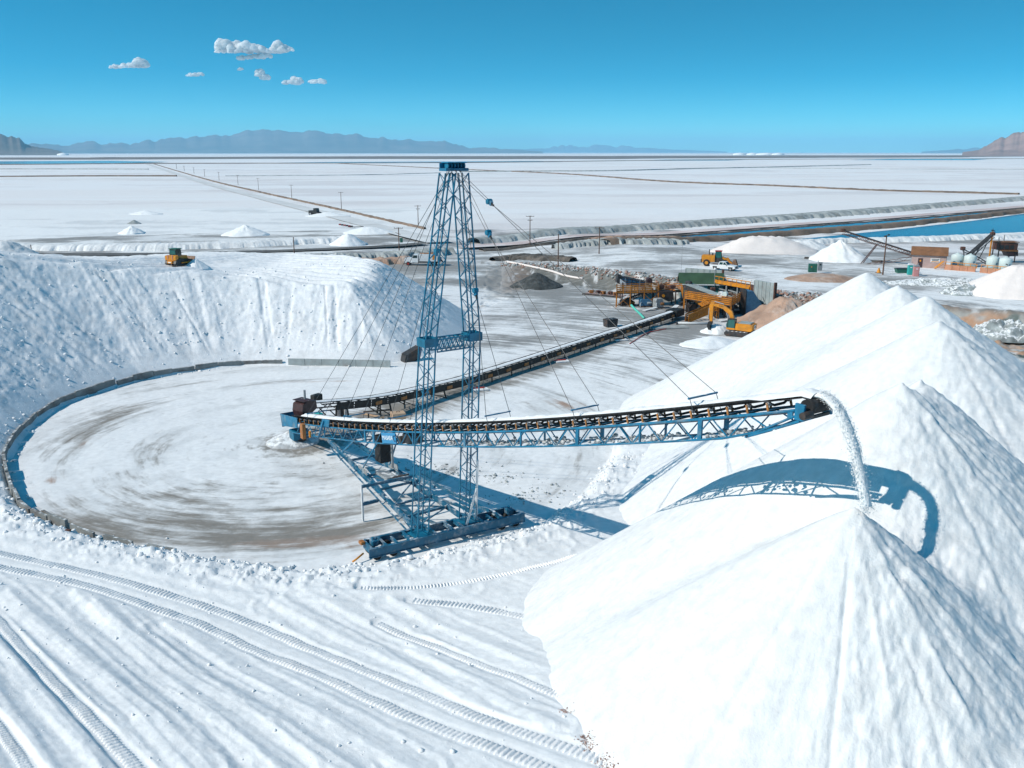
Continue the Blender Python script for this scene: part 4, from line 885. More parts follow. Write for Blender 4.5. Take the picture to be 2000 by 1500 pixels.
bar('end_member', st, (58.2, -HW, cbm(58.2) - .02), (60.9, -HW, ct(60.9) - .5), .10, .10, 'blue_paint'); bar('end_member', st, (58.2, HW, cbm(58.2) - .02), (60.9, HW, ct(60.9) - .5), .10, .10, 'blue_paint')
# belt: a trough on idlers, carrying strand and return strand
def bz(t): return ct(t) + .50
sec = [(-.74, .20), (-.55, .06), (-.3, -.02), (.3, -.02), (.55, .06), (.74, .20)]
bt = list(np.linspace(.4, 60.8, 62)); V = []; n_ = len(sec)
path = [(t, bz(t)) for t in bt]
hd = (61.0, bz(60.8) - .35)                     # head pulley
for k in range(1, 9):
    a = math.radians(100 - k * 24); path.append((hd[0] + .35 * math.cos(a), hd[1] + .35 * math.sin(a)))
for i, (t, z) in enumerate(path):
    fl_ = 1.0 if i < len(bt) - 3 else 0.0
    for y_, dz in sec: V.append((t, y_, z + dz * fl_))
F = [(i * n_ + k, i * n_ + k + 1, (i + 1) * n_ + k + 1, (i + 1) * n_ + k) for i in range(len(path) - 1) for k in range(n_ - 1)]
o = mesh_np('belt', V, F, 'belt_black', None, True, st); sm = o.modifiers.new('thickness', 'SOLIDIFY'); sm.thickness = .03
V = [(t, y_, ct(t) - .16) for t in np.linspace(1, 60.5, 40) for y_ in (-.62, .62)]
F = [(2 * i, 2 * i + 1, 2 * i + 3, 2 * i + 2) for i in range(39)]
o = mesh_np('return_belt', V, F, 'belt_black', None, False, st); sm = o.modifiers.new('thickness', 'SOLIDIFY'); sm.thickness = .025
cyl('head_pulley', st, (hd[0], -.7, hd[1]), (hd[0], .7, hd[1]), .325, 'black_rubber', 20); cyl('tail_pulley', st, (.2, -.7, bz(.2) - .3), (.2, .7, bz(.2) - .3), .3, 'black_rubber', 16)
box('head_bracket', st, (60.9, -HW - .02, ct(60.9) - .1), (.5, .14, .75), 'blue_paint'); box('head_bracket', st, (60.9, HW + .02, ct(60.9) - .1), (.5, .14, .75), 'blue_paint')
cyl('head_motor', st, (61.3, -1.35, hd[1] - .25), (61.3, -.75, hd[1] - .25), .17, 'dark_steel', 12)
box('belt_scraper', st, (61.25, 0, hd[1] - .42), (.12, 1.2, .16), 'dark_steel')
# idlers, each a bracket with three rollers
id_mb = MB(); id_mb.bar((0, -.84, 0), (0, .84, 0), .10, .07, 'roller_dark'); 
for s_ in (-1, 1):
    id_mb.bar((0, s_ * .82, -.02), (0, s_ * .82, .40), .11, .06, 'roller_brown', up=(0, 1, 0)); id_mb.tube([(0, s_ * .78, .40), (0, s_ * .34, .22)], .065, 'roller_dark', 8); id_mb.tube([(.02, s_ * .80, .36), (.02, s_ * .62, .29)], .07, 'hub_grey', 8)
id_mb.tube([(0, -.3, .22), (0, .3, .22)], .065, 'roller_dark', 8)
first = None
for k, t in enumerate(np.arange(1.6, 60.2, 1.15)):
    sl_ = math.atan((ct(t + .3) - ct(t - .3)) / .6)
    M = Matrix.Translation((t, 0, ct(t) + .06)) @ Matrix.Rotation(-sl_, 4, 'Y')
    if first is None: first = id_mb.build('idler', st, M)
    else: link('idler', first.data, st, M)
# mast: two latticed legs on the carriage, bridge, cap with sheaves
TB = 28.8
def on_plane(u, v, xl):      # where the sight line of (u, v) meets the stacker's cross plane at xl
    d = ray(u, v); ox, oy = PIV; k = (xl + ox * BD.x + oy * BD.y) / (d[0] * BD.x + d[1] * BD.y); X, Y, Z = d[0] * k, d[1] * k, CAM_H + d[2] * k
    return Vector((xl, (X - ox) * BN.x + (Y - oy) * BN.y, Z))
LEGS = {-1: [on_plane(820, 1041, 28.8), on_plane(835, 682, 29.2), on_plane(874, 332, 29.7)], 1: [on_plane(913, 1021, 28.8), on_plane(922, 666, 29.2), on_plane(899, 332, 29.7)]}
TT = 29.7; YC = (LEGS[-1][2].y + LEGS[1][2].y) / 2; ZC = 15.7; ZT = 27.6
def leg_c(s, z):
    a, b, c = LEGS[s]
    if z < ZC: f = (z - 1.0) / (ZC - 1.0); return Vector((a.x + (b.x - a.x) * f, a.y + (b.y - a.y) * f, z))
    f = (z - ZC) / (ZT - ZC); return Vector((b.x + (c.x - b.x) * f, b.y + (c.y - b.y) * f, z))
def leg_w(z): return .47 - .06 * (z - 1) / 26.6

for s in (-1, 1):
    cor = [(-1, -1), (1, -1), (1, 1), (-1, 1)]
    leg = MB()
    for i, j in cor:
        for za, zb_ in ((1.0, ZC), (ZC, ZT)): leg.bar(leg_c(s, za) + Vector((i * leg_w(za), j * leg_w(za), 0)), leg_c(s, zb_) + Vector((i * leg_w(zb_), j * leg_w(zb_), 0)), .085, .085, 'lattice_blue', up=(1, 0, 0))
    leg_o = leg.build('mast_leg', st)
    zs = np.concatenate([np.linspace(1.0, ZC, 21), np.linspace(ZC, ZT, 17)[1:]])
    for f in range(4):
        (i0, j0), (i1, j1) = cor[f], cor[(f + 1) % 4]
        for k in range(36):
            z0, z1 = zs[k], zs[k + 1]
            A_ = leg_c(s, z0) + Vector(((i0 if (k + f) % 2 == 0 else i1) * leg_w(z0), (j0 if (k + f) % 2 == 0 else j1) * leg_w(z0), 0))
            B_ = leg_c(s, z1) + Vector(((i1 if (k + f) % 2 == 0 else i0) * leg_w(z1), (j1 if (k + f) % 2 == 0 else j0) * leg_w(z1), 0))
            bar('brace', leg_o, A_, B_, .043, .043, 'lattice_blue', up=(.3, .7, .2))
    c = leg_c(s, 15.8); w_ = leg_w(15.8)
    col_ = MB()
    for dy in (-1, 1): col_.box((c.x, c.y + dy * (w_ + .08), c.z), (2 * w_ + .3, .08, .62), 'lattice_blue'); col_.box((c.x + dy * (w_ + .08), c.y, c.z), (.08, 2 * w_ + .08, .62), 'lattice_blue')
    col_.build('mast_collar', st)
    cb_ = MB(); c0 = leg_c(s, 1.0); cb_.box((c0.x, c0.y, .98), (1.4, 1.4, .10), 'lattice_blue'); cb_.build('mast_foot', st)
ya, yb_ = leg_c(-1, 15.6).y + .55, leg_c(1, 15.6).y - .55; xc = leg_c(1, 15.6).x
for dx in (-.42, .42):
    for z_ in (15.05, 15.95): bar('bridge_chord', st, (xc + dx, ya, z_), (xc + dx, yb_, z_), .09, .09, 'lattice_blue')
    yy_ = np.linspace(ya, yb_, 8)
    for k in range(7):
        bar('bridge_brace', st, (xc + dx, yy_[k], 15.05 if k % 2 else 15.95), (xc + dx, yy_[k + 1], 15.95 if k % 2 else 15.05), .05, .05, 'lattice_blue'); bar('bridge_brace', st, (xc + dx, yy_[k], 15.95 if k % 2 else 15.05), (xc + dx, yy_[k + 1], 15.05 if k % 2 else 15.95), .05, .05, 'lattice_blue')
for y_ in np.linspace(ya + .2, yb_ - .2, 5): bar('bridge_tie', st, (xc - .42, y_, 15.95), (xc + .42, y_, 15.95), .06, .06, 'lattice_blue')
box('mast_cap', st, (TT, YC, 27.83), (.95, 1.85, .20), 'blue_paint'); box('mast_cap', st, (TT - .35, YC, 28.1), (.10, 1.9, .34), 'blue_paint')
box('sheave_guard', st, (TT + .05, YC, 28.30), (.9, 1.55, .07), 'blue_paint')
for k in range(6): cyl('sheave', st, (TT + .1, YC - .68 + k * .26, 28.08), (TT + .1, YC - .55 + k * .26, 28.08), .23, 'lattice_blue', 14)
# ropes: from the cap over hanging blocks to spreader bars on the boom
top = Vector((TT, YC, 27.9)); CR = .02
for k, (t, fb) in enumerate(((54.4, .19), (45.3, .30), (36.2, .50), (22.4, .30), (13.6, .48), (5.2, .44))):
    e0, e1 = Vector((t, -HW, bz(t) + .30)), Vector((t, HW, bz(t) + .30)); mid = (e0 + e1) / 2; d = mid - top; bl = top + d * fb; side = Vector((0, .11, 0))
    s0 = top + Vector((.45 if t > TT else -.45, -.1 + .1 * (k % 3), -.1))
    dn = d.normalized()
    if k in (4, 5):                                   # the two long backstays run straight to the boom
        for sg, e in ((-1, e0), (1, e1)): tube('rope', st, [s0 + side * sg, e + Vector((0, 0, .32)), Vector((t - .5, e.y, ct(t) + .05))], CR, 'cable_grey', 5)
    else:
        for sg in (-1, 1): tube('rope', st, [s0 + side * sg * 1.6, bl + side * sg], CR, 'cable_grey', 5)
        bx_ = MB(); bx_.bar(bl - dn * .24, bl + dn * .24, .28, .18, 'blue_paint', up=(0, 1, 0)); bx_.tube([bl - dn * .1 - Vector((0, .17, 0)), bl - dn * .1 + Vector((0, .17, 0))], .18, 'lattice_blue', 12); bx_.bar(bl + dn * .24, bl + dn * .5, .10, .10, 'dark_steel', up=(0, 1, 0)); bx_.build('rope_block', st)
        for sg, e in ((-1, e0), (1, e1)): tube('rope', st, [bl + dn * .5, e + Vector((0, 0, .32)), Vector((t + (.5 if t > TT else -.5), e.y, ct(t) + .05))], CR, 'cable_grey', 5)
    bar('spreader_bar', st, e0 + Vector((0, -.1, .32)), e1 + Vector((0, .1, .32)), .08, .08, 'blue_paint')
# carriage
ca_rot = math.radians(-4.4)
def cr(x, y, z): return Vector((TB + x * math.cos(ca_rot) - y * math.sin(ca_rot), .15 + x * math.sin(ca_rot) + y * math.cos(ca_rot), z))
def cbeam(name, x0, y0, x1, y1, z0, h, fw=.24, m='blue_deck'):
    mb = MB(); a, b = cr(x0, y0, 0), cr(x1, y1, 0)
    for dz, hh, ww in ((z0 + .02, .04, fw), (z0 + h - .02, .04, fw), (z0 + h / 2, h - .08, .06)): mb.bar(a + Vector((0, 0, dz)), b + Vector((0, 0, dz)), ww, hh, m)
    return mb.build(name, st)
cbeam('carriage_beam', .92, -6.7, .92, 6.6, .34, .72); cbeam('carriage_beam', -.92, -6.3, -.92, 6.2, .38, .66)
for y_ in (-5.3, -3.3, -1.25, .25, 1.1, 2.9, 4.6): cbeam('carriage_tie', -.9, y_, .9, y_, .80, .28, .20)
for y_ in (-4.4, 3.8): cbeam('carriage_tie', -.4, y_, .9, y_, .86, .2, .16)
for y_ in (-6.35, 6.3):
    c = cr(0, y_, .78); b_ = MB(); b_.box((0, 0, -.08), (1.95, .12, .62), 'blue_deck'); b_.build('carriage_end', st, Matrix.Translation(c) @ Matrix.Rotation(ca_rot, 4, 'Z'))
for y_ in (-5.85, 5.8):
    c = cr(-.2, y_, 1.0); b_ = MB(); b_.box((0, 0, 0), (.7, .5, .5), 'blue_deck', 0, .06); b_.tube([(.1, -.1, .2), (.1, -.1, .45)], .12, 'lattice_blue', 10); b_.build('drive_unit', st, Matrix.Translation(c) @ Matrix.Rotation(ca_rot, 4, 'Z'))
b_ = MB(); b_.box((0, 0, 0), (.5, .35, .25), 'cabinet_brown', 0, .03); b_.build('drive_motor', st, Matrix.Translation(cr(-.7, -6.6, .95)))
for y_ in (-6.0, -4.7, 4.6, 5.9):
    for x_ in (-.62, .62):
        a, b = cr(x_ - .16, y_, .36), cr(x_ + .16, y_, .36); w = cyl('wheel', st, a, b, .36, 'tyre', 18)
        cyl('wheel_hub', st, a - (b - a) * .06, b + (b - a) * .06, .15, 'hub_grey', 12)
for p_ in ((.5, 1.55), (.1, 2.6)): cyl('ram', st, cr(*p_, .9), leg_c(1, 6.2 if p_[0] < .3 else 3.9) + Vector((.75, .3, 0)), .09, 'white_steel', 10)
tube('tow_hook', st, [cr(.3, -6.9, .55), cr(.6, -7.6, .35), cr(.7, -7.9, .3)], .07, 'machine_yellow', 8)
# radial arms from the boom foot to the carriage
for s in (-1, 1):
    a, b = Vector((9.6, s * .92, cbm(9.6) - .1)), Vector((TB - .9, s * 2.05, 1.12)); mb = MB()
    for dz, hh, ww in ((-.19, .04, .22), (.19, .04, .22), (0, .36, .06)): mb.bar(a + Vector((0, 0, dz)), b + Vector((0, 0, dz)), ww, hh, 'blue_deck')
    mb.build('radial_arm', st)
    mb = MB(); off = Vector((0, s * .45, -.35)); mb.bar(a + off + Vector((1.5, 0, 0)), b + off, .10, .10, 'blue_deck'); mb.build('arm_rail', st)
    for f in (.22, .38, .55, .72, .88): p_ = a.lerp(b, f); bar('arm_bracket', st, p_ + Vector((0, 0, -.05)), p_ + off, .06, .06, 'blue_deck')
A0, B0 = Vector((9.6, .92, cbm(9.6) - .1)), Vector((TB - .9, 2.05, 1.12))
def arm(s, f): p_ = A0.lerp(B0, f); return Vector((p_.x, s * p_.y, p_.z))
for f in (.28, .47, .62, .78, .9): bar('arm_tie', st, arm(-1, f), arm(1, f), .14, .18, 'blue_deck')
for f0, f1, s in ((.62, .78, 1), (.78, .9, -1), (.9, 1.0, 1), (.47, .62, -1)): bar('arm_brace', st, arm(s, f0), arm(-s, f1), .09, .09, 'blue_deck')
for s in (-1, 1):
    bar('boom_strut', st, arm(s, .18), (15.2, s * HW, cbm(15.2)), .12, .12, 'blue_paint'); bar('boom_strut', st, arm(s, .42), (19.8, s * HW, cbm(19.8)), .10, .10, 'blue_paint')
box('arm_plate', st, arm(-1, .44) + Vector((0, .05, .28)), (1.8, .05, .6), 'grey_steel', -.05); box('arm_plate', st, arm(1, .46) + Vector((0, -.05, .28)), (1.6, .05, .6), 'grey_steel', .05)
# outrigger frame left of the mast
a = arm(-1, .66); bar('outrigger_post', st, (a.x + .4, -3.6, .05), (a.x + .4, -3.6, 3.1), .14, .14, 'white_steel'); bar('outrigger_beam', st, (a.x + .4, -3.6, 1.5), (a.x + .4, -2.2, 1.5), .2, .25, 'blue_deck'); bar('outrigger_beam', st, (a.x + .4, -3.6, 3.0), (a.x + .4, 1.2, 2.9), .18, .22, 'blue_deck'); bar('outrigger_beam', st, (a.x + 3.6, 1.3, 2.9), (a.x + .4, 1.3, 2.9), .18, .22, 'blue_deck')
# carriage-side long beam to the right leg
bar('radial_arm_brace', st, arm(1, .62) + Vector((0, 1.2, 0)), cr(-.9, 4.4, 1.0), .18, .26, 'blue_deck'); bar('radial_arm_brace', st, arm(1, .62), arm(1, .62) + Vector((0, 1.2, 0)), .18, .26, 'blue_deck')
bar('radial_arm_brace', st, arm(1, .8), cr(-.9, 3.6, 1.0), .14, .2, 'blue_deck'); bar('radial_arm_brace', st, arm(-1, .8), cr(-.9, -.4, 1.0), .14, .2, 'blue_deck')
# counterweight and winch
box('counterweight', st, (19.0, .0, cbm(19) - .65), (1.05, 1.1, 2.3), 'black_rubber', 0, .03); cyl('ram', st, (20.2, .2, cbm(20) - 2.3), (20.2, .2, cbm(20) + .1), .11, 'grey_steel', 10)
w_ = MB(); w_.box((19.2, .1, 2.35), (2.2, 1.0, .22), 'grey_steel'); w_.bar((20.3, .2, 2.4), (21.6, .9, 2.9), .3, .2, 'dark_steel'); w_.build('winch_frame', st)
box('winch', st, (24.6, -.2, cbm(24.6) + .45), (1.2, 1.3, .8), 'dark_steel', 0, .1); cyl('winch_drum', st, (23.7, -.95, cbm(23.7) + .35), (23.7, .9, cbm(23.7) + .35), .33, 'roller_dark', 14)
# foot: loading hopper, pivot, cabinet
mb = MB()
for s in (-1, 1): mb.prism([(-1.6, 1.7), (2.6, 2.5), (2.6, 3.55), (-1.9, 2.9)], s * 1.02, s * 1.08, 'blue_paint')
mb.prism([(-1.95, 2.9), (-1.6, 1.6), (-1.5, 1.6), (-1.85, 2.95)], -1.08, 1.08, 'blue_paint'); mb.build('loading_hopper', st)
mb = MB(); mb.box((.2, 0, 1.1), (1.2, 1.7, 1.0), 'lattice_blue', 0, .05); mb.tube([(.2, 0, 0), (.2, 0, .6)], .7, 'dark_steel', 20); mb.build('pivot_base', st)
box('electrical_cabinet', st, (4.6, -1.32, 2.75), (.62, .36, 1.5), 'cabinet_brown', 0, .03); cyl('beacon', st, (6.0, -1.2, cbm(6) - .1), (6.0, -1.2, cbm(6) + .5), .11, 'machine_yellow', 10)
mb = MB(); z_ = ct(9.3); mb.prism([(8.4, z_ - .1), (10.4, z_ + .3), (10.6, z_ + 1.0), (9.0, z_ + .75)], -1.12, -1.06, 'blue_paint'); mb.prism([(8.4, z_ - .1), (10.4, z_ + .3), (10.6, z_ + 1.0), (9.0, z_ + .75)], 1.06, 1.12, 'blue_paint'); mb.build('skirt_board', st)
bar('post', st, (8.0, -1.15, cbm(8.0)), (9.4, -1.15, ct(9.4) + .6), .2, .1, 'blue_paint')
# maker's sign on the near side of the truss
tm = 22.2; zs_ = (ct(tm) + cbm(tm)) / 2; sl_ = math.atan((ct(tm + 1) - ct(tm - 1)) / 2)
Ms = Matrix.Translation((tm, -HW - .13, zs_)) @ Matrix.Rotation(-sl_, 4, 'Y')
sg_ = MB().box((0, 0, 0), (2.5, .05, .88), 'sign_blue').build('name_board', st, Ms)
R90 = Matrix.Rotation(math.pi / 2, 4, 'X')
text('lettering', sg_, 'MASABA', .50, Matrix.Translation((-.18, -.035, 0)) @ R90, 'letter_white')
mb = MB(); mb.tube([(.18 * math.cos(a), .0, .24 * math.sin(a)) for a in np.linspace(math.radians(60), math.radians(300), 9)], .045, 'blue_wall', 6); mb.build('emblem', sg_, Matrix.Translation((1.06, -.05, 0)))
# crust of salt spilled on the lower cross members
rg = np.random.RandomState(12); Pn, S = [], []
for k in range(420):
    t = rg.choice([30, 31, 34, 36.5, 39, 42, 44, 47, 49.5, 52, 56, 57]) + rg.normal(0, .6); Pn.append((t, rg.uniform(-.85, .85), cbm(t) + .06 + abs(rg.normal(0, .10)))); S.append(rg.uniform(.06, .17))
o = lumps('salt_crust', np.array(Pn), np.array(S), 'salt_grey', st, 1, 13); o['kind'] = 'stuff'
# salt on the belt and the falling stream
rt = math.atan2(BD.y, BD.x); MW = Matrix.Translation((PIV.x, PIV.y, 0)) @ Matrix.Rotation(rt, 4, 'Z')
V = []
for i, t in enumerate(np.linspace(2.2, 61.1, 240)):
    z = bz(min(t, 60.6)) + .03
    for y_ in np.linspace(-.60, .60, 7):
        hh = max(0, .30 * (1 - (abs(y_) / .66) ** 1.8)); V.append((t, y_, z + hh * (.8 + .4 * float(vn(np.array(t * 3.1), np.array(y_ * 5.), 3))) + .04 * abs(y_)))
F = [(i * 7 + k, i * 7 + k + 1, i * 7 + 8 + k, i * 7 + 7 + k) for i in range(239) for k in range(6)]
o = mesh_np('belt_salt', V, F, 'salt_plain', None, True, None, MW); stuff(o, 'white salt riding on the stacker boom belt', 'salt')
def stream(k):       # k seconds after leaving the head pulley
    v0 = 2.75; return Vector((61.05 + v0 * k, 0, bz(60.7) + .12 + .9 * k - 4.905 * k * k - .0))
kt = np.linspace(0, 1.03, 34); Pn, S = [], []
V = []; ring = 12
for i, k in enumerate(kt):
    c = stream(k); d = (stream(k + .01) - stream(max(k - .01, 0))).normalized(); nrm = Vector((-d.z, 0, d.x))
    for j in range(ring):
        a = 2 * math.pi * j / ring; ww = .36 * (1 - .34 * k) * (1 + .25 * (rg.rand() - .5)); th_ = (.12 + .09 * k) * (1 + .3 * (rg.rand() - .5))
        V.append(tuple(c + Vector((0, 1, 0)) * math.cos(a) * ww + nrm * math.sin(a) * th_))
F = [(i * ring + j, i * ring + (j + 1) % ring, (i + 1) * ring + (j + 1) % ring, (i + 1) * ring + j) for i in range(len(kt) - 1) for j in range(ring)]
o = mesh_np('falling_salt', V, F, 'salt_plain', None, False, None, MW); stuff(o, 'curving stream of white salt falling from the boom head', 'salt stream')
for q in range(14000):
    k = rg.rand() * 1.06; c = stream(k); f = .6 + .9 * k
    Pn.append(tuple(c + Vector((rg.normal(0, .08) * f, rg.normal(0, .17) * f, rg.normal(0, .10))))); S.append(.008 + .024 * rg.rand() ** 3)
o = lumps('salt_spray', np.array(Pn), np.array(S), 'salt_plain', None, 1, 14); o.matrix_world = MW; stuff(o, 'loose grains around the falling salt stream', 'salt spray')

# ================================================================== feed conveyor from the screening plant
fa, fb_ = Vector((FEED_A.x, FEED_A.y)), Vector((FEED_B.x, FEED_B.y)); fd = (fb_ - fa).normalized(); FL = (fb_ - fa).length
fc = thing('feed_conveyor', 'long low dark conveyor running from the orange plant to the stacker foot', 'conveyor', (fa.x, fa.y, 0), math.atan2(fd.y, fd.x))
def fz(t): return float(np.interp(t, [-3, 20, 50, 60, 68, 73, 77.5, 82, 85, 88], [1.5, 1.35, 1.35, 1.42, 1.85, 2.15, 2.7, 3.45, 3.95, 4.4]))
def fz2(t): return sum(fz(t + d) for d in (-2, -1, 0, 1, 2)) / 5
ft = list(np.linspace(-1.5, FL - 1.0, 80))
V = []
for t in ft:
    for y_, dz in ((-.62, .16), (-.45, .05), (.45, .05), (.62, .16)): V.append((t, y_, fz2(t) + dz))
F = [(i * 4 + k, i * 4 + k + 1, i * 4 + 5 + k, i * 4 + 4 + k) for i in range(79) for k in range(3)]
o = mesh_np('belt', V, F, 'belt_black', None, True, fc); sm = o.modifiers.new('thickness', 'SOLIDIFY'); sm.thickness = .03
for s in (-1, 1):
    tube('side_rail', fc, [(t, s * .80, fz2(t) - .02) for t in ft[::2]], .07, 'conveyor_black', 6); tube('side_rail', fc, [(t, s * .80, fz2(t) - .72) for t in ft[::2]], .07, 'conveyor_black', 6)
ps = np.arange(-1, FL - 1.5, 1.35)
for k in range(len(ps) - 1):
    for s in (-1, 1):
        a, b = ps[k], ps[k + 1]; up_ = k % 2
        bar('web_member', fc, (a, s * .80, fz2(a) - (.72 if up_ else .02)), (b, s * .80, fz2(b) - (.02 if up_ else .72)), .06, .06, 'conveyor_black')
for k, t in enumerate(np.arange(1, FL - 6, 2.6)):
    V_ = MB().box((0, 0, 0), (2.52, .04, .72), 'conveyor_black').build('side_panel', fc, Matrix.Translation((t + 1.3, .86, fz2(t + 1.3) - .40)) @ Matrix.Rotation(-math.atan((fz2(t + 2.6) - fz2(t)) / 2.6), 4, 'Y'))
for t in np.arange(1.5, FL - 8, 4.1): box('roller_guard', fc, (t, .92, fz2(t) - .42), (1.0, .08, .40), 'guard_orange', 0, .02)
for t in np.arange(0, FL - 4, 1.5): bar('idler', fc, (t, -.82, fz2(t) + .03), (t, .82, fz2(t) + .03), .14, .08, 'roller_dark')
for t in np.arange(1.5, 62, 4.4):
    for s in (-1, 1): bar('leg', fc, (t, s * .82, -.1), (t, s * .82, fz2(t) - .6), .12, .12, 'conveyor_black')
for t in (64, 69, 73.5, 80):
    for s in (-1, 1): bar('leg', fc, (t, s * 1.2, -.1), (t, s * .8, fz2(t) - .6), .14, .14, 'conveyor_black'); bar('leg_brace', fc, (t, s * 1.2, .1), (t + 2.5, s * .8, fz2(t + 2.5) - .7), .10, .10, 'conveyor_black')
V = []
for i, t in enumerate(np.linspace(-1, FL - 1.5, 160)):
    for y_ in np.linspace(-.5, .5, 5): V.append((t, y_, fz2(t) + .09 + .16 * (1 - (abs(y_) / .52) ** 2) * (.8 + .4 * float(vn(np.array(t * 2.), np.array(y_ * 3.), 5)))))
F = [(i * 5 + k, i * 5 + k + 1, i * 5 + 6 + k, i * 5 + 5 + k) for i in range(159) for k in range(4)]
o = mesh_np('belt_salt', V, F, 'salt_plain', None, True, None, Matrix.Translation((fa.x, fa.y, 0)) @ Matrix.Rotation(math.atan2(fd.y, fd.x), 4, 'Z')); stuff(o, 'white salt riding on the long feed conveyor', 'salt')
mb = MB(); z_ = fz2(FL - .5); mb.prism([(FL - 1.5, z_ - .5), (FL - 1.4, z_ + .3), (FL - .3, z_ + .45), (FL + .35, z_ + .2), (FL + .5, z_ - .5), (FL + .3, z_ - 1.2), (FL - .4, z_ - 1.1)], -.75, .75, 'maroon_steel'); mb.box((FL - .3, 0, z_ + .5), (1.2, 1.7, .07), 'maroon_steel'); mb.build('head_chute', fc)
cyl('vent_pipe', fc, (FL - .5, .1, z_ + .4), (FL - .5, .1, z_ + 1.5), .12, 'grey_steel', 10)
box('drive_motor', fc, (FL - 3.2, -1.2, z_ - .1), (1.2, .7, .7), 'conveyor_black', 0, .08)
mb = MB(); mb.box((-1.2, 0, 1.2), (3.2, 2.2, 1.2), 'conveyor_black', 0, .05); mb.build('tail_box', fc)

# ---- things standing around the foot of the stacker
c = P(668, 828, 0); t_ = thing('control_cabinet', 'white open cabinet frame under the feed conveyor head', 'cabinet', (c.x, c.y, 0), -.3)
mb = MB(); mb.box((0, .35, 1.15), (1.15, .06, 2.1), 'white_steel'); mb.box((-.55, 0, 1.15), (.06, .7, 2.1), 'white_steel'); mb.box((.55, 0, 1.15), (.06, .7, 2.1), 'white_steel'); mb.box((0, 0, 2.2), (1.2, .8, .07), 'white_steel'); mb.box((0, 0, .1), (1.2, .8, .1), 'white_steel'); mb.build('housing', t_)
box('switch_panel', t_, (.1, .28, 1.2), (.7, .08, 1.4), 'dark_steel')
c = P(778, 826, 0); cbk = thing('concrete_block', 'tan concrete block beside the feed conveyor', 'block', (c.x, c.y, 0), .35)
box('block_body', cbk, (0, 0, .62), (1.5, 1.2, 1.24), 'tan_block', 0, .04); tube('lifting_loop', cbk, [(-.2, 0, 1.22), (-.15, 0, 1.36), (.15, 0, 1.36), (.2, 0, 1.22)], .03, 'dark_steel')
c = P(622, 825, 0); bk_ = thing('water_barrel', 'blue green ribbed barrel behind the stacker hopper', 'barrel', (c.x, c.y, 0)); 
mb = MB(); mb.tube([(0, 0, 0), (0, 0, .1), (0, 0, .14), (0, 0, .5), (0, 0, .55), (0, 0, .95), (0, 0, 1.05)], [.55, .62, .6, .6, .64, .6, .45], 'toilet_teal', 16); mb.build('barrel_body', bk_, None, True); cyl('bung', bk_, (.2, 0, 1.05), (.2, 0, 1.12), .08, 'dark_steel', 8)
for k, (u, v, rz, L_, lab) in enumerate([(715, 832, .2, 3.2, 'grey steel frame lying left of the tan block'), (735, 812, -.5, 3.6, 'dark steel prop under the feed conveyor truss')]):
    c = P(u, v, 0); f_ = thing('steel_prop', lab, 'steel frame', (c.x, c.y, 0), rz)
    bar('beam', f_, (-L_ / 2, 0, .2), (L_ / 2, .3, .9), .16, .16, 'dark_steel' if k else 'grey_steel'); bar('beam', f_, (L_ * .1, .3, .05), (L_ * .1, .3, 1.3), .14, .14, 'dark_steel'); bar('beam', f_, (-L_ / 2, -.3, .12), (L_ * .4, -.5, .12), .2, .14, 'tan_block')

# ---- retaining wall round the pad
wl_ = thing('retaining_wall', 'curved low wall of dark concrete panels holding back salt round the pad', 'wall', (WALL[7][0], WALL[7][1], 0))
wp = np.array(smooth_pts(WALL[:13], 5)); sg = np.hypot(*np.diff(wp, axis=0).T); L = np.concatenate([[0], np.cumsum(sg)]); s = 0; rg = np.random.RandomState(5); ox, oy = WALL[7]
while s < L[-1] - .5:
    ln = rg.uniform(2.3, 3.3); a = np.array([np.interp(s, L, wp[:, k]) for k in (0, 1)]); b = np.array([np.interp(min(s + ln - .07, L[-1]), L, wp[:, k]) for k in (0, 1)]); s += ln
    ht = rg.uniform(.8, 1.1) * (1.0 if s < L[-1] * .8 else .85); mb = MB(); d = Vector((b[0] - a[0], b[1] - a[1], 0)); ln2 = d.length
    mb.box((0, 0, ht / 2 - .1), (ln2, .28, ht + .2), 'wall_concrete', 0, .025); mb.build('panel', wl_, Matrix.Translation(((a[0] + b[0]) / 2 - ox + rg.normal(0, .05), (a[1] + b[1]) / 2 - oy, 0)) @ Matrix.Rotation(math.atan2(d.y, d.x) + rg.normal(0, .025), 4, 'Z') @ Matrix.Rotation(rg.normal(0, .03), 4, 'X'))
w2 = thing('retaining_wall', 'straight grey green wall panels at the back of the pad', 'wall', (-24, 121.9, 0))
a0, b0 = Vector((-31.4, 122.5, 0)), Vector((-16.9, 121.3, 0))
for k in range(6):
    p = a0.lerp(b0, (k + .5) / 6); box('panel', w2, (p.x + 24, p.y - 121.9, .42), (2.38, .25, 1.15), 'sheet_pile', math.atan2(b0.y - a0.y, b0.x - a0.x), .02)
# beam lying along the near rim, mostly buried
w3 = thing('rim_kerb', 'buried brown kerb beams along the near left rim of the pad', 'kerb', (-30, 62.8, 0))
for (u0, v0, u1, v1) in [(85, 1012, 130, 1036), (140, 1040, 185, 1056), (205, 1061, 260, 1074), (290, 1080, 345, 1089)]:
    a, b = P(u0, v0, 0), P(u1, v1, 0); bar('kerb_beam', w3, (a.x + 30, a.y - 62.8, .35), (b.x + 30, b.y - 62.8, .3), .2, .8, 'wall_concrete')
bx_ = P(133, 1040, .9); box('end_post', w3, (bx_.x + 30, bx_.y - 62.8, .7), (.4, .25, .9), 'rust')
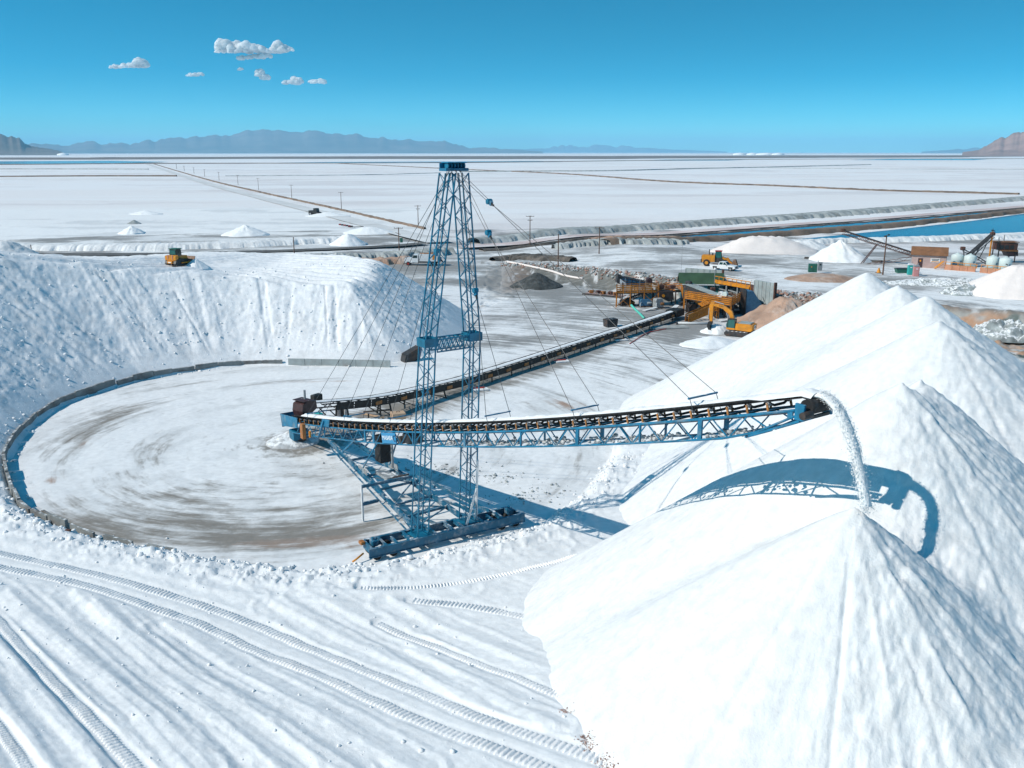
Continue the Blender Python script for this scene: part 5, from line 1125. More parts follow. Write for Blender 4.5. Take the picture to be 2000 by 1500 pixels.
# half-buried bin and steel frames behind the pad
c = P(800, 705, 0); bn = thing('steel_bin', 'dark blue steel bin half buried in the toe of the left bank', 'bin', (c.x, c.y, .0), .6); bn.scale = (.75, .75, .75)
mb = MB(); mb.prism([(-1.7, -.6), (1.4, .2), (1.9, 2.5), (-1.2, 1.3)], -.9, .9, 'dark_steel'); mb.prism([(-1.1, 1.34), (1.85, 2.54), (1.9, 2.7), (-1.2, 1.45)], -1.0, 1.0, 'dark_steel'); mb.build('bin_body', bn); mb = MB(); mb.prism([(1.45, .2), (1.95, 2.55), (2.25, 2.1), (1.8, .4)], -.9, .9, 'blue_wall'); mb.build('bin_end', bn)
for k, (u, v, rz, lab) in enumerate([(864, 668, .3, 'dark steel frame with a plate lying behind the mast bridge'), (900, 664, .5, 'pale open ladder frame lying behind the mast bridge')]):
    c = P(u, v, 0); f_ = thing('scrap_rack', lab, 'steel rack', (c.x, c.y, .1), rz)
    for q in ((-.9, -.7, .9, -.7), (-.9, .7, .9, .7), (-.9, -.7, -.9, .7), (.9, -.7, .9, .7), (0, -.7, 0, .7)): bar('frame_bar', f_, (q[0], q[1], .3 + q[1] * .3), (q[2], q[3], .3 + q[3] * .3), .14, .14, 'maroon_steel' if k == 0 else 'grey_steel')
    if k == 0: mb = MB(); mb.prism([(-.8, .15), (.8, .15), (.8, .2), (-.8, .2)], -.6, .6, 'dark_steel'); mb.build('plate', f_)
for k, (u, v, lab) in enumerate([(938, 762, 'small white slab with red pipe beside the mast'), (1098, 707, 'small white slab with red clamp beside the feed conveyor'), (1213, 665, 'white slab lying under the ropes near the feed conveyor')]):
    c = P(u, v, 0); f_ = thing('concrete_slab', lab, 'slab', (c.x, c.y, 0), .3); box('slab', f_, (0, 0, .1), (2.0, 1.0, .2), 'dike_white'); bar('pipe', f_, (-1.2, .2, .28), (.6, .1, .3), .14, .14, 'red_paint' if k < 2 else 'rust')
c = P(1192, 638, 0); dk_ = thing('dumpster', 'black steel box standing behind the feed conveyor', 'box', (c.x, c.y, 0), .45); mb = MB(); mb.prism([(-.95, 0), (.95, 0), (1.1, 1.3), (-1.1, 1.3)], -.7, .7, 'dark_steel'); mb.build('box_body', dk_); box('lid', dk_, (0, 0, 1.36), (2.2, 1.5, .08), 'dark_steel', 0, .02)
mb = MB(); c0 = [P(1233, 596, 1.6), P(1240, 605, 1.0), P(1248, 614, .4), P(1258, 622, .15)]; hs_ = mb.tube(smooth_pts(c0, 4) and [Vector((*p, z)) for p, z in zip(smooth_pts(c0, 4), np.linspace(1.6, .2, 13))], .22, 'hose_green', 10).build('drain_hose', None, None, True); tag(hs_, 'bright green hose dropping from the walkway to the conveyor', 'hose')
# ================================================================== screening plant
def gp(u, v, z=None):
    c = ground_hit(u, v) if z is None else P(u, v, z); return c
def railing(parent, pts, post=1.45, h=1.45, boards=5, m='rail_orange', name='rail'):
    """posts and boards along a polyline of deck points (local)"""
    pts = [Vector(p) for p in pts]
    for a, b in zip(pts[:-1], pts[1:]):
        L = (b - a).length; n = max(1, int(round(L / post)))
        for k in range(n + 1): p = a.lerp(b, k / n); bar('rail_post', parent, p + Vector((0, 0, -.15)), p + Vector((0, 0, h + .03)), .10, .10, m)
        d = (b - a).normalized(); ins = Vector((0, 0, 0))
        for k in range(boards):
            z = .12 + k * (h - .14) / (boards - 1); bar(name, parent, a + Vector((0, 0, z)) + ins, b + Vector((0, 0, z)) + ins, .06, .21 if k < boards - 1 else .12, m)
def deck(parent, quad, th_=.14, m='dark_steel', name='deck_plate'):
    q = [Vector(p) for p in quad]; V = [p for p in q] + [p - Vector((0, 0, th_)) for p in q]
    mb = MB(); mb.add(V, [(0, 1, 2, 3), (7, 6, 5, 4), (0, 4, 5, 1), (1, 5, 6, 2), (2, 6, 7, 3), (3, 7, 4, 0)], m); return mb.build(name, parent)
def trestle(parent, a, b, ztop, m='rail_orange', z0=-.1):
    a, b = Vector((a[0], a[1], 0)), Vector((b[0], b[1], 0)); up = Vector((0, 0, 1))
    for p in (a, b): bar('leg', parent, p + up * z0, p + up * ztop, .17, .17, m)
    bar('brace', parent, a + up * .1, b + up * (ztop - .3), .08, .08, m); bar('brace', parent, b + up * .1, a + up * (ztop - .3), .08, .08, m)
def truss_conveyor(name, label, a, b, w, d_, m, n, legs=()):
    a, b = Vector(a), Vector(b); o = thing(name, label, 'conveyor', (a.x, a.y, 0), 0); dd = b - a; side = Vector((-dd.y, dd.x, 0)).normalized() * w / 2; up = Vector((0, 0, d_)); off = Vector((a.x, a.y, 0)); a = a - off; b = b - off
    for s_ in (-1, 1):
        for q in (0, 1): bar('chord', o, a + side * s_ + up * q, b + side * s_ + up * q, .12, .12, m)
        for k in range(n): bar('web_member', o, a.lerp(b, k / n) + side * s_ + up * (k % 2), a.lerp(b, (k + 1) / n) + side * s_ + up * ((k + 1) % 2), .07, .07, m)
    mb = MB(); mb.bar(a + up * 1.15, b + up * 1.15, w * .85, .10, 'belt_black'); mb.build('belt', o); cyl('head_pulley', o, b - side * .9 + up, b + side * .9 + up, .35, 'rust', 12); box('head_box', o, b + up * 1.1, (.9, .9, .8), 'rust', 0, .1)
    for t, foot in legs:
        p = a.lerp(b, t); f = Vector(foot) - off
        for s_ in (-1, 1): bar('leg', o, p + side * s_, f + side * s_ * 1.3, .14, .14, m)
        bar('leg_tie', o, f - side * 1.3, f + side * 1.3, .12, .12, m)
    return o
ZD = 2.7
A1, A2_, A3, A4 = [P(u, v, ZD) for u, v in ((1204, 573, ), (1286, 571), (1300, 566), (1331, 569))]
B1, B2_, B3 = [P(u, v, ZD) for u, v in ((1337, 583), (1428, 597), (1447, 586))]
base = Vector((A2_.x, A2_.y, 0))
pl = thing('screening_walkway', 'orange railed walkway platform on trestle legs in front of the screens', 'walkway', base)
def R(p): return Vector((p.x - base.x, p.y - base.y, p.z))
dv = Vector((.15, .99, 0)) * 2.4
deck(pl, [R(A1), R(A2_), R(A2_) + dv, R(A1) + dv]); deck(pl, [R(A2_) + Vector((0, .02, -.02)), R(A4) + Vector((0, 0, -.02)), R(A4) + dv + Vector((0, 0, -.02)), R(A2_) + dv + Vector((0, 0, -.02))])
deck(pl, [R(B1), R(B2_), R(B3) + Vector((0, .6, 0)), R(B1) + dv])
railing(pl, [R(A1), R(A2_), R(A3), R(A4)]); railing(pl, [R(A1), R(A1) + dv]); railing(pl, [R(B1), R(B2_), R(B3)]); railing(pl, [R(A4), R(B1) + Vector((0, 1.6, 0))])
railing(pl, [R(A1) + dv, R(A2_) + dv])
for f in (0, .33, .66, 1): p = R(A1).lerp(R(A2_), f); trestle(pl, p, p + dv, ZD - .1)
for a_, b_ in ((0, .33), (.66, 1)):
    p, q = R(A1).lerp(R(A2_), a_), R(A1).lerp(R(A2_), b_); bar('brace', pl, (p.x, p.y, .1), (q.x, q.y, ZD - .3), .08, .08, 'rail_orange'); bar('brace', pl, (q.x, q.y, .1), (p.x, p.y, ZD - .3), .08, .08, 'rail_orange')
for f in (0, .4, .75, 1): p = R(B1).lerp(R(B2_), f); trestle(pl, p, p + Vector((.3, 2.2, 0)), ZD - .1)
# stairs: down from the right platform to a landing and back
S0, S1, S2 = R(P(1341, 578, ZD)), R(P(1386, 607, 1.45)), R(P(1338, 628, 0))
def stair(p, q, n, w):
    d = (q - p); side = Vector((-d.y, d.x, 0)).normalized() * w
    for s_ in (0, 1): bar('stringer', pl, p + side * s_, q + side * s_, .06, .24, 'rail_orange')
    for k in range(n): c = p.lerp(q, (k + .5) / n); bar('step', pl, c, c + side, .26, .05, 'dark_steel')
    for s_ in (0, 1):
        for k in range(4): z = Vector((0, 0, .25 + k * .34)); bar('rail', pl, p + side * s_ + z, q + side * s_ + z, .06, .24, 'rail_orange')
        for k in range(4): c = p.lerp(q, k / 3) + side * s_; bar('rail_post', pl, c, c + Vector((0, 0, 1.18)), .09, .09, 'rail_orange')
stair(S0, S1, 8, .95); stair(S1 + Vector((.1, -.1, 0)), S2, 8, .95)
deck(pl, [S1 + Vector((-.2, -.6, 0)), S1 + Vector((1.3, -.4, 0)), S1 + Vector((1.3, 1.2, 0)), S1 + Vector((-.2, 1.2, 0))]); railing(pl, [S1 + Vector((-.2, -.6, 0)), S1 + Vector((1.3, -.4, 0)), S1 + Vector((1.3, 1.2, 0))])
for q in ((-.1, -.5), (1.2, -.3), (1.2, 1.1)): bar('leg', pl, S1 + Vector((q[0], q[1], -1.5)), S1 + Vector((q[0], q[1], -.1)), .12, .12, 'rail_orange')
for f in (.2, .55, .9): p = R(A1).lerp(R(A2_), f); box('sign_plate', pl, p + Vector((0, -.07, .7)), (.35, .03, .25), 'letter_white', 0, .005) if f == .9 else cyl('lamp_post', pl, p, p + Vector((0, 0, 2.9)), .04, 'grey_steel', 6)
# screen machinery behind the walkway
c = gp(1240, 590, 0); sc_ = thing('vibrating_screen', 'dark vibrating screen with white chute behind the left walkway', 'screen', (c.x, c.y + 3.2, 0), .05)
mb = MB(); mb.prism([(-2.6, 3.3), (2.2, 2.4), (2.2, 3.6), (-2.6, 4.7)], -1.1, 1.1, 'blue_wall'); mb.build('screen_box', sc_)
mb = MB(); mb.prism([(-3.6, 3.6), (-2.5, 3.1), (-2.4, 4.9), (-3.3, 5.3)], -1.0, 1.0, 'dark_steel'); mb.build('feed_box', sc_); mb = MB(); mb.prism([(-3.0, 2.4), (-2.0, 2.2), (-1.6, 3.4), (-2.9, 4.4)], -1.25, -1.12, 'white_steel'); mb.build('chute_plate', sc_)
for k in range(6): bar('screen_rib', sc_, (-2.4 + k * .9, -1.16, 3.3 - k * .16), (-2.4 + k * .9, -1.16, 4.6 - k * .2), .10, .08, 'dark_steel')
for s_ in (-1, 1): bar('side_beam', sc_, (-3.4, s_ * 1.16, 4.9), (4.6, s_ * 1.16, 3.2), .14, .18, 'dark_steel'); bar('side_beam', sc_, (-2.6, s_ * 1.16, 4.1), (4.2, s_ * 1.16, 2.7), .1, .14, 'dark_steel')
for k in range(7): bar('cross_tie', sc_, (-2.4 + k, -1.16, 4.75 - k * .21), (-2.4 + k, 1.16, 4.75 - k * .21), .07, .07, 'dark_steel')
for x_ in (-2.4, 0, 2.2):
    for s_ in (-1, 1): bar('leg', sc_, (x_, s_ * 1.2, -.1), (x_, s_ * 1.2, 3.2 - x_ * .2), .2, .2, 'dark_steel')
cyl('motor', sc_, (3.2, -.7, 3.9), (3.2, .7, 3.9), .55, 'maroon_steel', 14); cyl('motor', sc_, (-2.2, -.4, 5.1), (-2.2, .5, 5.1), .3, 'white_steel', 12)
c = gp(1300, 600, 0); hp = thing('surge_hopper', 'dark hopper with orange hub under the walkway corner', 'hopper', (c.x, c.y + 1.8, 0), .2)
mb = MB(); mb.prism([(-1.6, 3.0), (1.4, 2.9), (1.6, 1.2), (.6, .9), (-.9, 1.7)], -.9, .9, 'dark_steel'); mb.build('hopper_body', hp); cyl('hub', hp, (-.6, -1.1, 2.1), (-.6, -.98, 2.1), .3, 'machine_yellow', 14)
for x_, y_ in ((-2, -1), (1.9, -1), (-2, 1), (1.9, 1)): bar('leg', hp, (x_, y_, -.1), (x_, y_, 3.0), .2, .2, 'dark_steel')
box('motor', hp, (1.6, .3, 3.6), (1.2, 1.0, .7), 'rust', 0, .1); box('motor', hp, (-.6, .4, 3.7), (1.0, .9, .8), 'rust', 0, .1)
for k, (u, v, l_, lab) in enumerate([(1270, 607, 3.0, 'white steel plate leaning under the left walkway'), (1315, 610, 3.6, 'pale steel chute plate under the walkway corner'), (1352, 634, 5.0, 'white pipe lying in front of the stairs'), (1420, 628, 3.0, 'grey steel plate lying under the right platform')]):
    c = gp(u, v, 0); o = thing('loose_plate' if k != 2 else 'loose_pipe', lab, 'plate' if k != 2 else 'pipe', (c.x, c.y, 0), (.5, .9, -.1, .3)[k])
    if k == 2: tube('pipe', o, [(-2.6, 0, .22), (3.0, 0, .22)], .22, 'pipe_grey', 12); cyl('flange', o, (-2.75, 0, .22), (-2.6, 0, .22), .34, 'dark_steel', 14)
    else: mb = MB(); mb.bar((-l_ / 2, 0, .15), (l_ / 2, .2, 1.1 if k == 1 else .5), .9, .1, 'pipe_grey'); mb.build('plate', o)
# long screen on the right platform with its grey cover and white blower
c = R(B1).lerp(R(B2_), .55); c2 = Vector((c.x + base.x, c.y + base.y, 0)) + Vector((.4, 3.0, 0)); dr = math.atan2((B2_ - B1).y, (B2_ - B1).x)
s2 = thing('covered_screen', 'long dark screen box with sloping grey cover on the right platform', 'screen', c2, dr)
mb = MB(); mb.prism([(-5.0, 4.1), (3.2, 2.7), (3.2, 3.5), (-5.0, 5.0)], -1.15, 1.15, 'dark_steel'); mb.build('screen_box', s2)
mb = MB(); mb.prism([(-4.6, 5.0), (2.2, 3.72), (2.2, 3.85), (-4.6, 5.15)], -1.0, 1.0, 'sheet_pile'); mb.build('cover', s2)
for y_ in (-.55, 0, .55): bar('cover_rib', s2, (-4.6, y_, 5.18), (2.2, y_, 3.88), .10, .05, 'sheet_pile')
mb = MB(); mb.tube([(3.0, -.5, 4.1), (3.0, .0, 4.1)], .55, 'white_steel', 14); mb.prism([(1.9, 3.4), (2.5, 3.4), (3.1, 4.3), (2.6, 4.5)], -.5, .1, 'white_steel'); mb.tube([(3.9, -.5, 4.2), (3.9, .0, 4.2)], .5, 'tank_white', 14); mb.build('blower', s2)
mb = MB(); mb.box((4.2, .3, 3.0), (2.0, 2.2, 1.2), 'dark_steel', 0, .1); mb.build('discharge_box', s2); box('motor', s2, (-4.9, .2, 5.3), (1.3, .8, .6), 'dark_steel', 0, .15)
for x_ in (-4, -1, 2.4, 4.6):
    for s_ in (-1, 1): bar('leg', s2, (x_, s_ * 1.2, -.1), (x_, s_ * 1.2, 4.2 - .17 * (x_ + 4)), .22, .22, 'dark_steel')
    bar('leg_brace', s2, (x_, -1.2, .2), (x_ + 2.0, -1.2, 2.6), .12, .12, 'dark_steel')
c = gp(1470, 618, 0); ch = thing('discharge_chute', 'dark blue steel chute wall under the right end of the platform', 'chute', (c.x, c.y + 1.5, 0), .2)
mb = MB(); mb.prism([(-1.6, -.2), (2.2, -.2), (1.4, 2.2), (-.4, 4.6), (-1.6, 4.6)], -1.3, 1.3, 'blue_wall'); mb.build('chute_body', ch); box('end_plate', ch, (-1.75, 0, 2.6), (.12, 2.6, 4.6), 'dark_steel', 0, .01)
# control house on the bank
c = PY(1370, 545, 176.5); c = Vector((c.x, c.y, -.75)); ch = thing('control_house', 'small teal control house with dark green gable roof above the walkway', 'building', c, -.10)
mb = MB(); mb.box((0, 0, 3.5), (8.0, 4.2, 3.2), 'teal_wall'); mb.box((0, 0, 1.2), (7.8, 4.0, 2.4), 'dark_steel'); mb.build('wall', ch)
mb = MB(); mb.prism([(-4.5, 5.0), (4.3, 5.0), (4.3, 5.14), (-4.5, 5.14)], 0, 0.01, 'green_roof') if 0 else None
mb.add([(-4.5, -2.7, 4.8), (4.3, -2.7, 4.8), (4.3, 0, 6.7), (-4.5, 0, 6.7), (-4.5, 2.7, 4.8), (4.3, 2.7, 4.8), (-4.5, -2.7, 4.65), (4.3, -2.7, 4.65), (4.3, 0, 6.5), (-4.5, 0, 6.5), (-4.5, 2.7, 4.65), (4.3, 2.7, 4.65)], [(0, 1, 2, 3), (3, 2, 5, 4), (6, 9, 8, 7), (9, 10, 11, 8), (0, 6, 7, 1), (4, 5, 11, 10), (0, 3, 9, 6), (3, 4, 10, 9), (1, 7, 8, 2), (2, 8, 11, 5)], 'green_roof'); mb.build('roof', ch)
mb = MB(); mb.prism([(0, 0), (0, 0), (0, 0)], 0, 0, 'blue_wall') if 0 else mb.add([(4.02, -2.1, 1.0), (4.02, 2.1, 1.0), (4.02, 2.1, 5.1), (4.02, 0, 6.45), (4.02, -2.1, 5.1), (4.08, -2.1, 1.0), (4.08, 2.1, 1.0), (4.08, 2.1, 5.1), (4.08, 0, 6.45), (4.08, -2.1, 5.1)], [(4, 3, 2, 1, 0), (5, 6, 7, 8, 9), (0, 1, 6, 5), (1, 2, 7, 6), (2, 3, 8, 7), (3, 4, 9, 8), (4, 0, 5, 9)], 'blue_wall'); mb.build('gable_wall', ch)
for k in range(8): bar('cladding_rib', ch, (4.10, -1.9 + k * .54, 1.0), (4.10, -1.9 + k * .54, 5.1 + 1.1 * (1 - abs(-1.9 + k * .54) / 2.1)), .06, .06, 'blue_wall')
box('fascia', ch, (-.1, -2.74, 4.72), (8.8, .06, .22), 'white_steel', 0, .01)
for x_ in (-3.0, -1.7, -.1, 1.4, 2.8):
    w_ = box('window', ch, (x_, -2.13, 3.9), (1.05, .08, 1.5), 'teal_trim', 0, .01); box('pane', w_, (0, -.05, 0), (.8, .04, 1.2), 'glass_teal' if x_ != -.1 else 'white_steel', 0, .005)
cyl('lamp_pole', ch, (2.2, -2.9, 4.7), (2.2, -2.9, 7.6), .06, 'grey_steel', 8); mb = MB(); mb.tube([(2.2, -2.9, 7.5), (2.2, -2.9, 7.65), (2.2, -2.9, 7.9), (2.2, -2.9, 8.05)], [.12, .32, .32, .1], 'white_steel', 12); mb.build('lamp_globe', ch, None, True)
cyl('antenna', ch, (-4.0, .3, 6.5), (-4.0, .3, 12.5), .03, 'grey_steel', 6)
# concrete walls on the bank
for k, (u0, u1, vt, vb, zt, lab) in enumerate([(1340, 1411, 523, 538, 6.2, 'grey concrete wall behind the green roofed control house'), (1476, 1514, 546, 570, 6.2, 'ribbed concrete wall right of the feed hopper deck')]):
    a, b = P(u0, vt, zt), P(u1, vt + (5 if k == 0 else 8), zt); w_ = thing('bank_wall', lab, 'wall', ((a.x + b.x) / 2, (a.y + b.y) / 2, 2.2), math.atan2(b.y - a.y, b.x - a.x)); L = math.hypot(b.x - a.x, b.y - a.y); n = 6 if k == 0 else 5
    for i in range(n): box('panel', w_, (-L / 2 + (i + .5) * L / n, 0, 2.0), (L / n - .06, .35, 4.0), 'sheet_pile', 0, .03); bar('rib', w_, (-L / 2 + i * L / n, -.2, 0), (-L / 2 + i * L / n, -.2, 3.9), .12, .12, 'sheet_pile')
    box('end_post', w_, (L / 2 + .15, 0, 2.1), (.35, .5, 4.2), 'rust', 0, .02)
# feed deck: orange railed bridge with dark bays
c0, c1 = P(1396, 549, 4.6), P(1465, 561, 4.6); fdk = thing('feed_deck', 'orange railed feed deck over dark bays beside the control house', 'deck', ((c0.x + c1.x) / 2, (c0.y + c1.y) / 2, 0), math.atan2(c1.y - c0.y, c1.x - c0.x)); L = math.hypot(c1.x - c0.x, c1.y - c0.y)
box('deck_beam', fdk, (0, 0, 4.45), (L, .4, .45), 'machine_yellow', 0, .02); deck(fdk, [(-L / 2, .2, 4.66), (L / 2, .2, 4.66), (L / 2, 2.6, 4.66), (-L / 2, 2.6, 4.66)], .12, 'rust')
railing(fdk, [(-L / 2, 0, 4.7), (L / 2, 0, 4.7)], 1.2, .9, 2, 'machine_yellow'); railing(fdk, [(-L / 2, 2.6, 4.7), (L / 2, 2.6, 4.7)], 1.2, .9, 3, 'white_steel')
box('back_wall', fdk, (0, 2.4, 2.3), (L, .2, 4.2), 'dark_steel', 0, .01)
for k in range(4): bar('column', fdk, (-L / 2 + .3 + k * (L - .6) / 3, .1, -.2), (-L / 2 + .3 + k * (L - .6) / 3, .1, 4.3), .26, .26, 'grey_steel')
for k in range(3):
    for j in range(4): x0 = -L / 2 + .5 + k * (L - .6) / 3; bar('slat', fdk, (x0, .35, 1.6 + j * .55), (x0 + (L - .6) / 3 - .4, .35, 1.45 + j * .55), .08, .22, 'grey_steel' if j % 2 else 'rust')
box('side_beam', fdk, (.5, -.6, 1.9), (L + 1, .3, .5), 'rust', 0, .02)
hf = thing('feed_hopper', 'yellow feed hopper frame at the right end of the feed deck', 'hopper', (c1.x + 1.5, c1.y - .6, 0), math.atan2(c1.y - c0.y, c1.x - c0.x))
mb = MB(); mb.prism([(-1.0, 3.0), (1.2, 3.0), (1.6, 4.9), (-1.4, 4.9)], -1.0, 1.0, 'rust'); mb.build('hopper_body', hf); box('drive_box', hf, (0.0, -1.2, 3.0), (1.1, .5, .8), 'machine_yellow', 0, .04); box('drive_box', hf, (0.0, -1.2, 2.0), (1.0, .5, .7), 'machine_yellow', 0, .04)
for x_ in (-1.3, 1.4):
    for y_ in (-1, 1): bar('leg', hf, (x_, y_, -.1), (x_ * .8, y_, 4.6), .18, .18, 'rail_orange')
bar('stair_rail', hf, (1.2, -1.3, 5.2), (3.9, -1.8, 1.8), .12, .16, 'dark_steel'); bar('stair_rail', hf, (1.4, -.9, 4.4), (4.1, -1.4, 1.0), .3, .1, 'rust')
box('concrete_base', hf, (.6, -1.6, .7), (3.2, 1.2, 1.6), 'concrete', 0, .03); box('platform', hf, (.8, -1.5, 1.62), (3.6, 1.6, .14), 'rail_orange', 0, .01); box('pole_white', hf, (-1.6, -1.6, 1.4), (.2, .2, 2.8), 'white_steel', 0, .01)

# ---- dark blocks and conveyors added to deepen the darkness under and behind the walkways
for k, (u, v, dx, sz_, m_, rz, lab) in enumerate([(1226, 598, 1.4, (2.6, 1.4, 1.1), 'dark_steel', .2, 'added dark block under the left end of the walkway'), (1262, 601, 1.6, (2.2, 1.5, 1.5), 'blue_wall', .1, 'added dark blue block under the middle of the left walkway'),
        (1287, 604, 1.2, (1.6, 1.4, 1.9), 'grey_steel', .3, 'added grey block under the walkway corner'), (1360, 612, 2.0, (2.6, 1.8, 1.6), 'dark_steel', .1, 'added dark block behind the lower stairs'), (1398, 612, 2.2, (2.4, 1.8, 2.0), 'blue_wall', .2, 'added blue black block under the right platform'),
        (1432, 616, 2.0, (2.6, 1.6, 1.7), 'dark_steel', .1, 'added dark block under the end of the right platform'), (1318, 590, 3.2, (3.0, 2.0, 2.6), 'rust', .1, 'added rusty block behind the walkway corner'), (1450, 590, 1.0, (2.2, 2.0, 3.0), 'rust', .2, 'added rust brown block below the feed deck')]):
    c = gp(u, v, 0); o = thing('filler_block', lab, 'filler', (c.x, c.y + dx, 0), rz); W_, D_, H_ = sz_
    mb = MB(); mb.prism([(-W_ / 2, .25), (W_ / 2, .25), (W_ / 2, H_ * .7), (W_ * .3, H_), (-W_ * .4, H_), (-W_ / 2, H_ * .8)], -D_ / 2, D_ / 2, m_); mb.build('housing', o)
    for s_ in (-1, 1): bar('skid_rail', o, (-W_ / 2 - .3, s_ * D_ * .4, .12), (W_ / 2 + .3, s_ * D_ * .4, .12), .18, .24, 'rust')
    cyl('motor', o, (W_ * .1, -D_ * .55, H_ * .5), (W_ * .5, -D_ * .55, H_ * .5), .24, 'grey_steel' if k % 2 else 'guard_orange', 12); tube('pipe', o, [(-W_ * .4, -D_ / 2, H_ * .6), (-W_ * .55, -D_ * .8, H_ * .5), (-W_ * .6, -D_ * .9, .1)], .10, 'pipe_grey' if k % 3 else 'dark_steel', 8)
for k, (u0, v0, z0, u1, v1, z1, lab) in enumerate([(1222, 592, .6, 1300, 575, 3.0, 'added dark conveyor running under the left walkway'), (1330, 600, .8, 1440, 604, 3.2, 'added dark conveyor under the right platform'), (1345, 566, 2.6, 1412, 556, 4.6, 'added dark conveyor in front of the control house')]):
    a, b = P(u0, v0, z0), P(u1, v1, z1); b.y = a.y + 2.0 + k; a.y += 1.6; truss_conveyor('filler_conveyor', lab, a, b, .9, .45, 'dark_steel', 7, [(.8, (a.x * .2 + b.x * .8, a.y * .2 + b.y * .8, 0))])  # made-up conveyors, put in for extra darkness among the walkways
# ---- scrap on a slab at the left foot of the walkway
c = P(1180, 577, 0); ss = thing('slab_platform', 'dark edged concrete slab with rusty scrap left of the walkway', 'slab', (c.x, c.y, 0), -.55)
box('slab', ss, (0, 0, .12), (8.5, 3.2, .24), 'pink_wall', 0, .02); box('edge_beam', ss, (0, -1.7, .2), (8.5, .25, .4), 'dark_steel', 0, .01)
for k in range(5):
    c_ = (-3 + k * 1.4, .4 * (k % 2), .0); g_ = ss.location; q = Matrix.Rotation(-.55, 4, 'Z') @ Vector(c_)
    o = thing('scrap_part', ['leftmost rusty gearbox on the slab beside the walkway', 'second rusty scrap part from the left on the slab', 'middle rusty scrap part on the slab', 'fourth rusty scrap part on the slab, nearer the walkway', 'rightmost scrap part on the slab, next to the walkway'][k], 'scrap', (ss.location.x + q.x, ss.location.y + q.y, .25), .3 * k)
    box('casing', o, (0, 0, .35), (.9, .6 + .1 * k, .6), 'rust' if k % 2 else 'guard_orange', .1 * k, .08); cyl('shaft', o, (-.7, 0, .4), (.7, .1, .45), .13, 'rust', 10)
# red hoses
for k, (pts, lab) in enumerate([([(1230, 672), (1262, 652), (1290, 645), (1310, 641)], 'red hose trailing in front of the feed conveyor'), ([(1262, 655), (1280, 640), (1300, 634), (1325, 630)], 'dark red hose curling beside the flat grey slab')]):
    sp_ = smooth_pts([P(u, v, 0) for u, v in pts], 5); o = MB().tube([Vector((x, y, .07)) for x, y in sp_], .07, 'red_paint' if k == 0 else 'maroon_steel', 6).build('hose', None, None, True); tag(o, lab, 'hose')
c = P(1305, 640, 0); o = thing('ground_slab', 'flat grey green concrete slab at the tail of the feed conveyor', 'slab', (c.x, c.y, 0), .15); box('slab', o, (0, 0, .1), (6.5, 2.4, .2), 'concrete', 0, .02)

# ================================================================== vehicles (local +X forward)
def wheel(parent, x, y, r, w, hub='hub_grey', n=20, sub=True):
    s = 1 if y > 0 else -1
    mb = MB(); mb.tube([(x, y - w / 2, r), (x, y - w * .38, r), (x, y + w * .38, r), (x, y + w / 2, r)], [r * .86, r, r, r * .86], 'tyre', n); o = mb.build('wheel', parent)
    mb = MB(); mb.tube([(x, y + s * w * .3, r), (x, y + s * (w / 2 + .02), r)], [r * .58, r * .5], hub, 14); mb.build('rim', o)
    return o
# pickup
c = gp(1414, 528); pk = thing('pickup_truck', 'white crew cab pickup parked in front of the wheel loader', 'pickup', c, math.radians(-37))
mb = MB(); mb.prism([(-2.95, .62), (-2.95, 1.18), (-1.0, 1.20), (-.98, 1.22), (1.15, 1.24), (2.45, 1.16), (2.8, 1.05), (2.88, .62), (2.55, .5), (-2.6, .5)], -.98, .98, 'truck_white'); mb.build('body', pk)
mb = MB(); V = [(-1.0, -.92, 1.22), (1.2, -.92, 1.22), (1.2, .92, 1.22), (-1.0, .92, 1.22), (-.85, -.74, 1.88), (.45, -.74, 1.9), (.45, .74, 1.9), (-.85, .74, 1.88)]; mb.add(V, [(3, 2, 1, 0), (4, 5, 6, 7), (0, 1, 5, 4), (1, 2, 6, 5), (2, 3, 7, 6), (3, 0, 4, 7)], 'truck_white'); cab = mb.build('cab', pk)
def quad_on(name, parent, pts, m): mb = MB(); p = [Vector(q) for q in pts]; nrm = (p[1] - p[0]).cross(p[2] - p[0]).normalized() * .012; mb.add([q + nrm for q in p] + [q - nrm for q in p], [(0, 1, 2, 3), (7, 6, 5, 4), (0, 4, 5, 1), (1, 5, 6, 2), (2, 6, 7, 3), (3, 7, 4, 0)], m); return mb.build(name, parent)
quad_on('windscreen', cab, [(1.12, -.82, 1.28), (1.12, .82, 1.28), (.52, .68, 1.84), (.52, -.68, 1.84)], 'glass_dark')
for s_ in (-1, 1):
    quad_on('side_window', cab, [(.12, s_ * .905, 1.28), (.95, s_ * .905, 1.28), (.48, s_ * .77, 1.8), (.12, s_ * .765, 1.82)], 'glass_dark'); quad_on('side_window', cab, [(-.85, s_ * .905, 1.28), (.0, s_ * .905, 1.28), (.0, s_ * .77, 1.8), (-.75, s_ * .765, 1.8)], 'glass_dark')
    box('headlight', pk, (2.84, s_ * .74, .98), (.1, .34, .2), 'lamp_lens', 0, .02); box('mirror', pk, (.95, s_ * 1.1, 1.34), (.12, .24, .2), 'letter_black', 0, .02)
    wheel(pk, 1.85, s_ * .86, .42, .30); wheel(pk, -1.75, s_ * .86, .42, .30); box('fender_arch', pk, (1.85, s_ * .965, .72), (1.05, .06, .34), 'letter_black', 0, .03); box('fender_arch', pk, (-1.75, s_ * .965, .72), (1.05, .06, .34), 'letter_black', 0, .03)
box('grille', pk, (2.87, 0, .88), (.06, 1.1, .4), 'letter_black', 0, .01); box('bumper', pk, (2.92, 0, .56), (.16, 1.8, .2), 'hub_grey', 0, .03); box('bed_floor', pk, (-1.95, 0, 1.205), (1.75, 1.6, .02), 'rust', 0, .003)
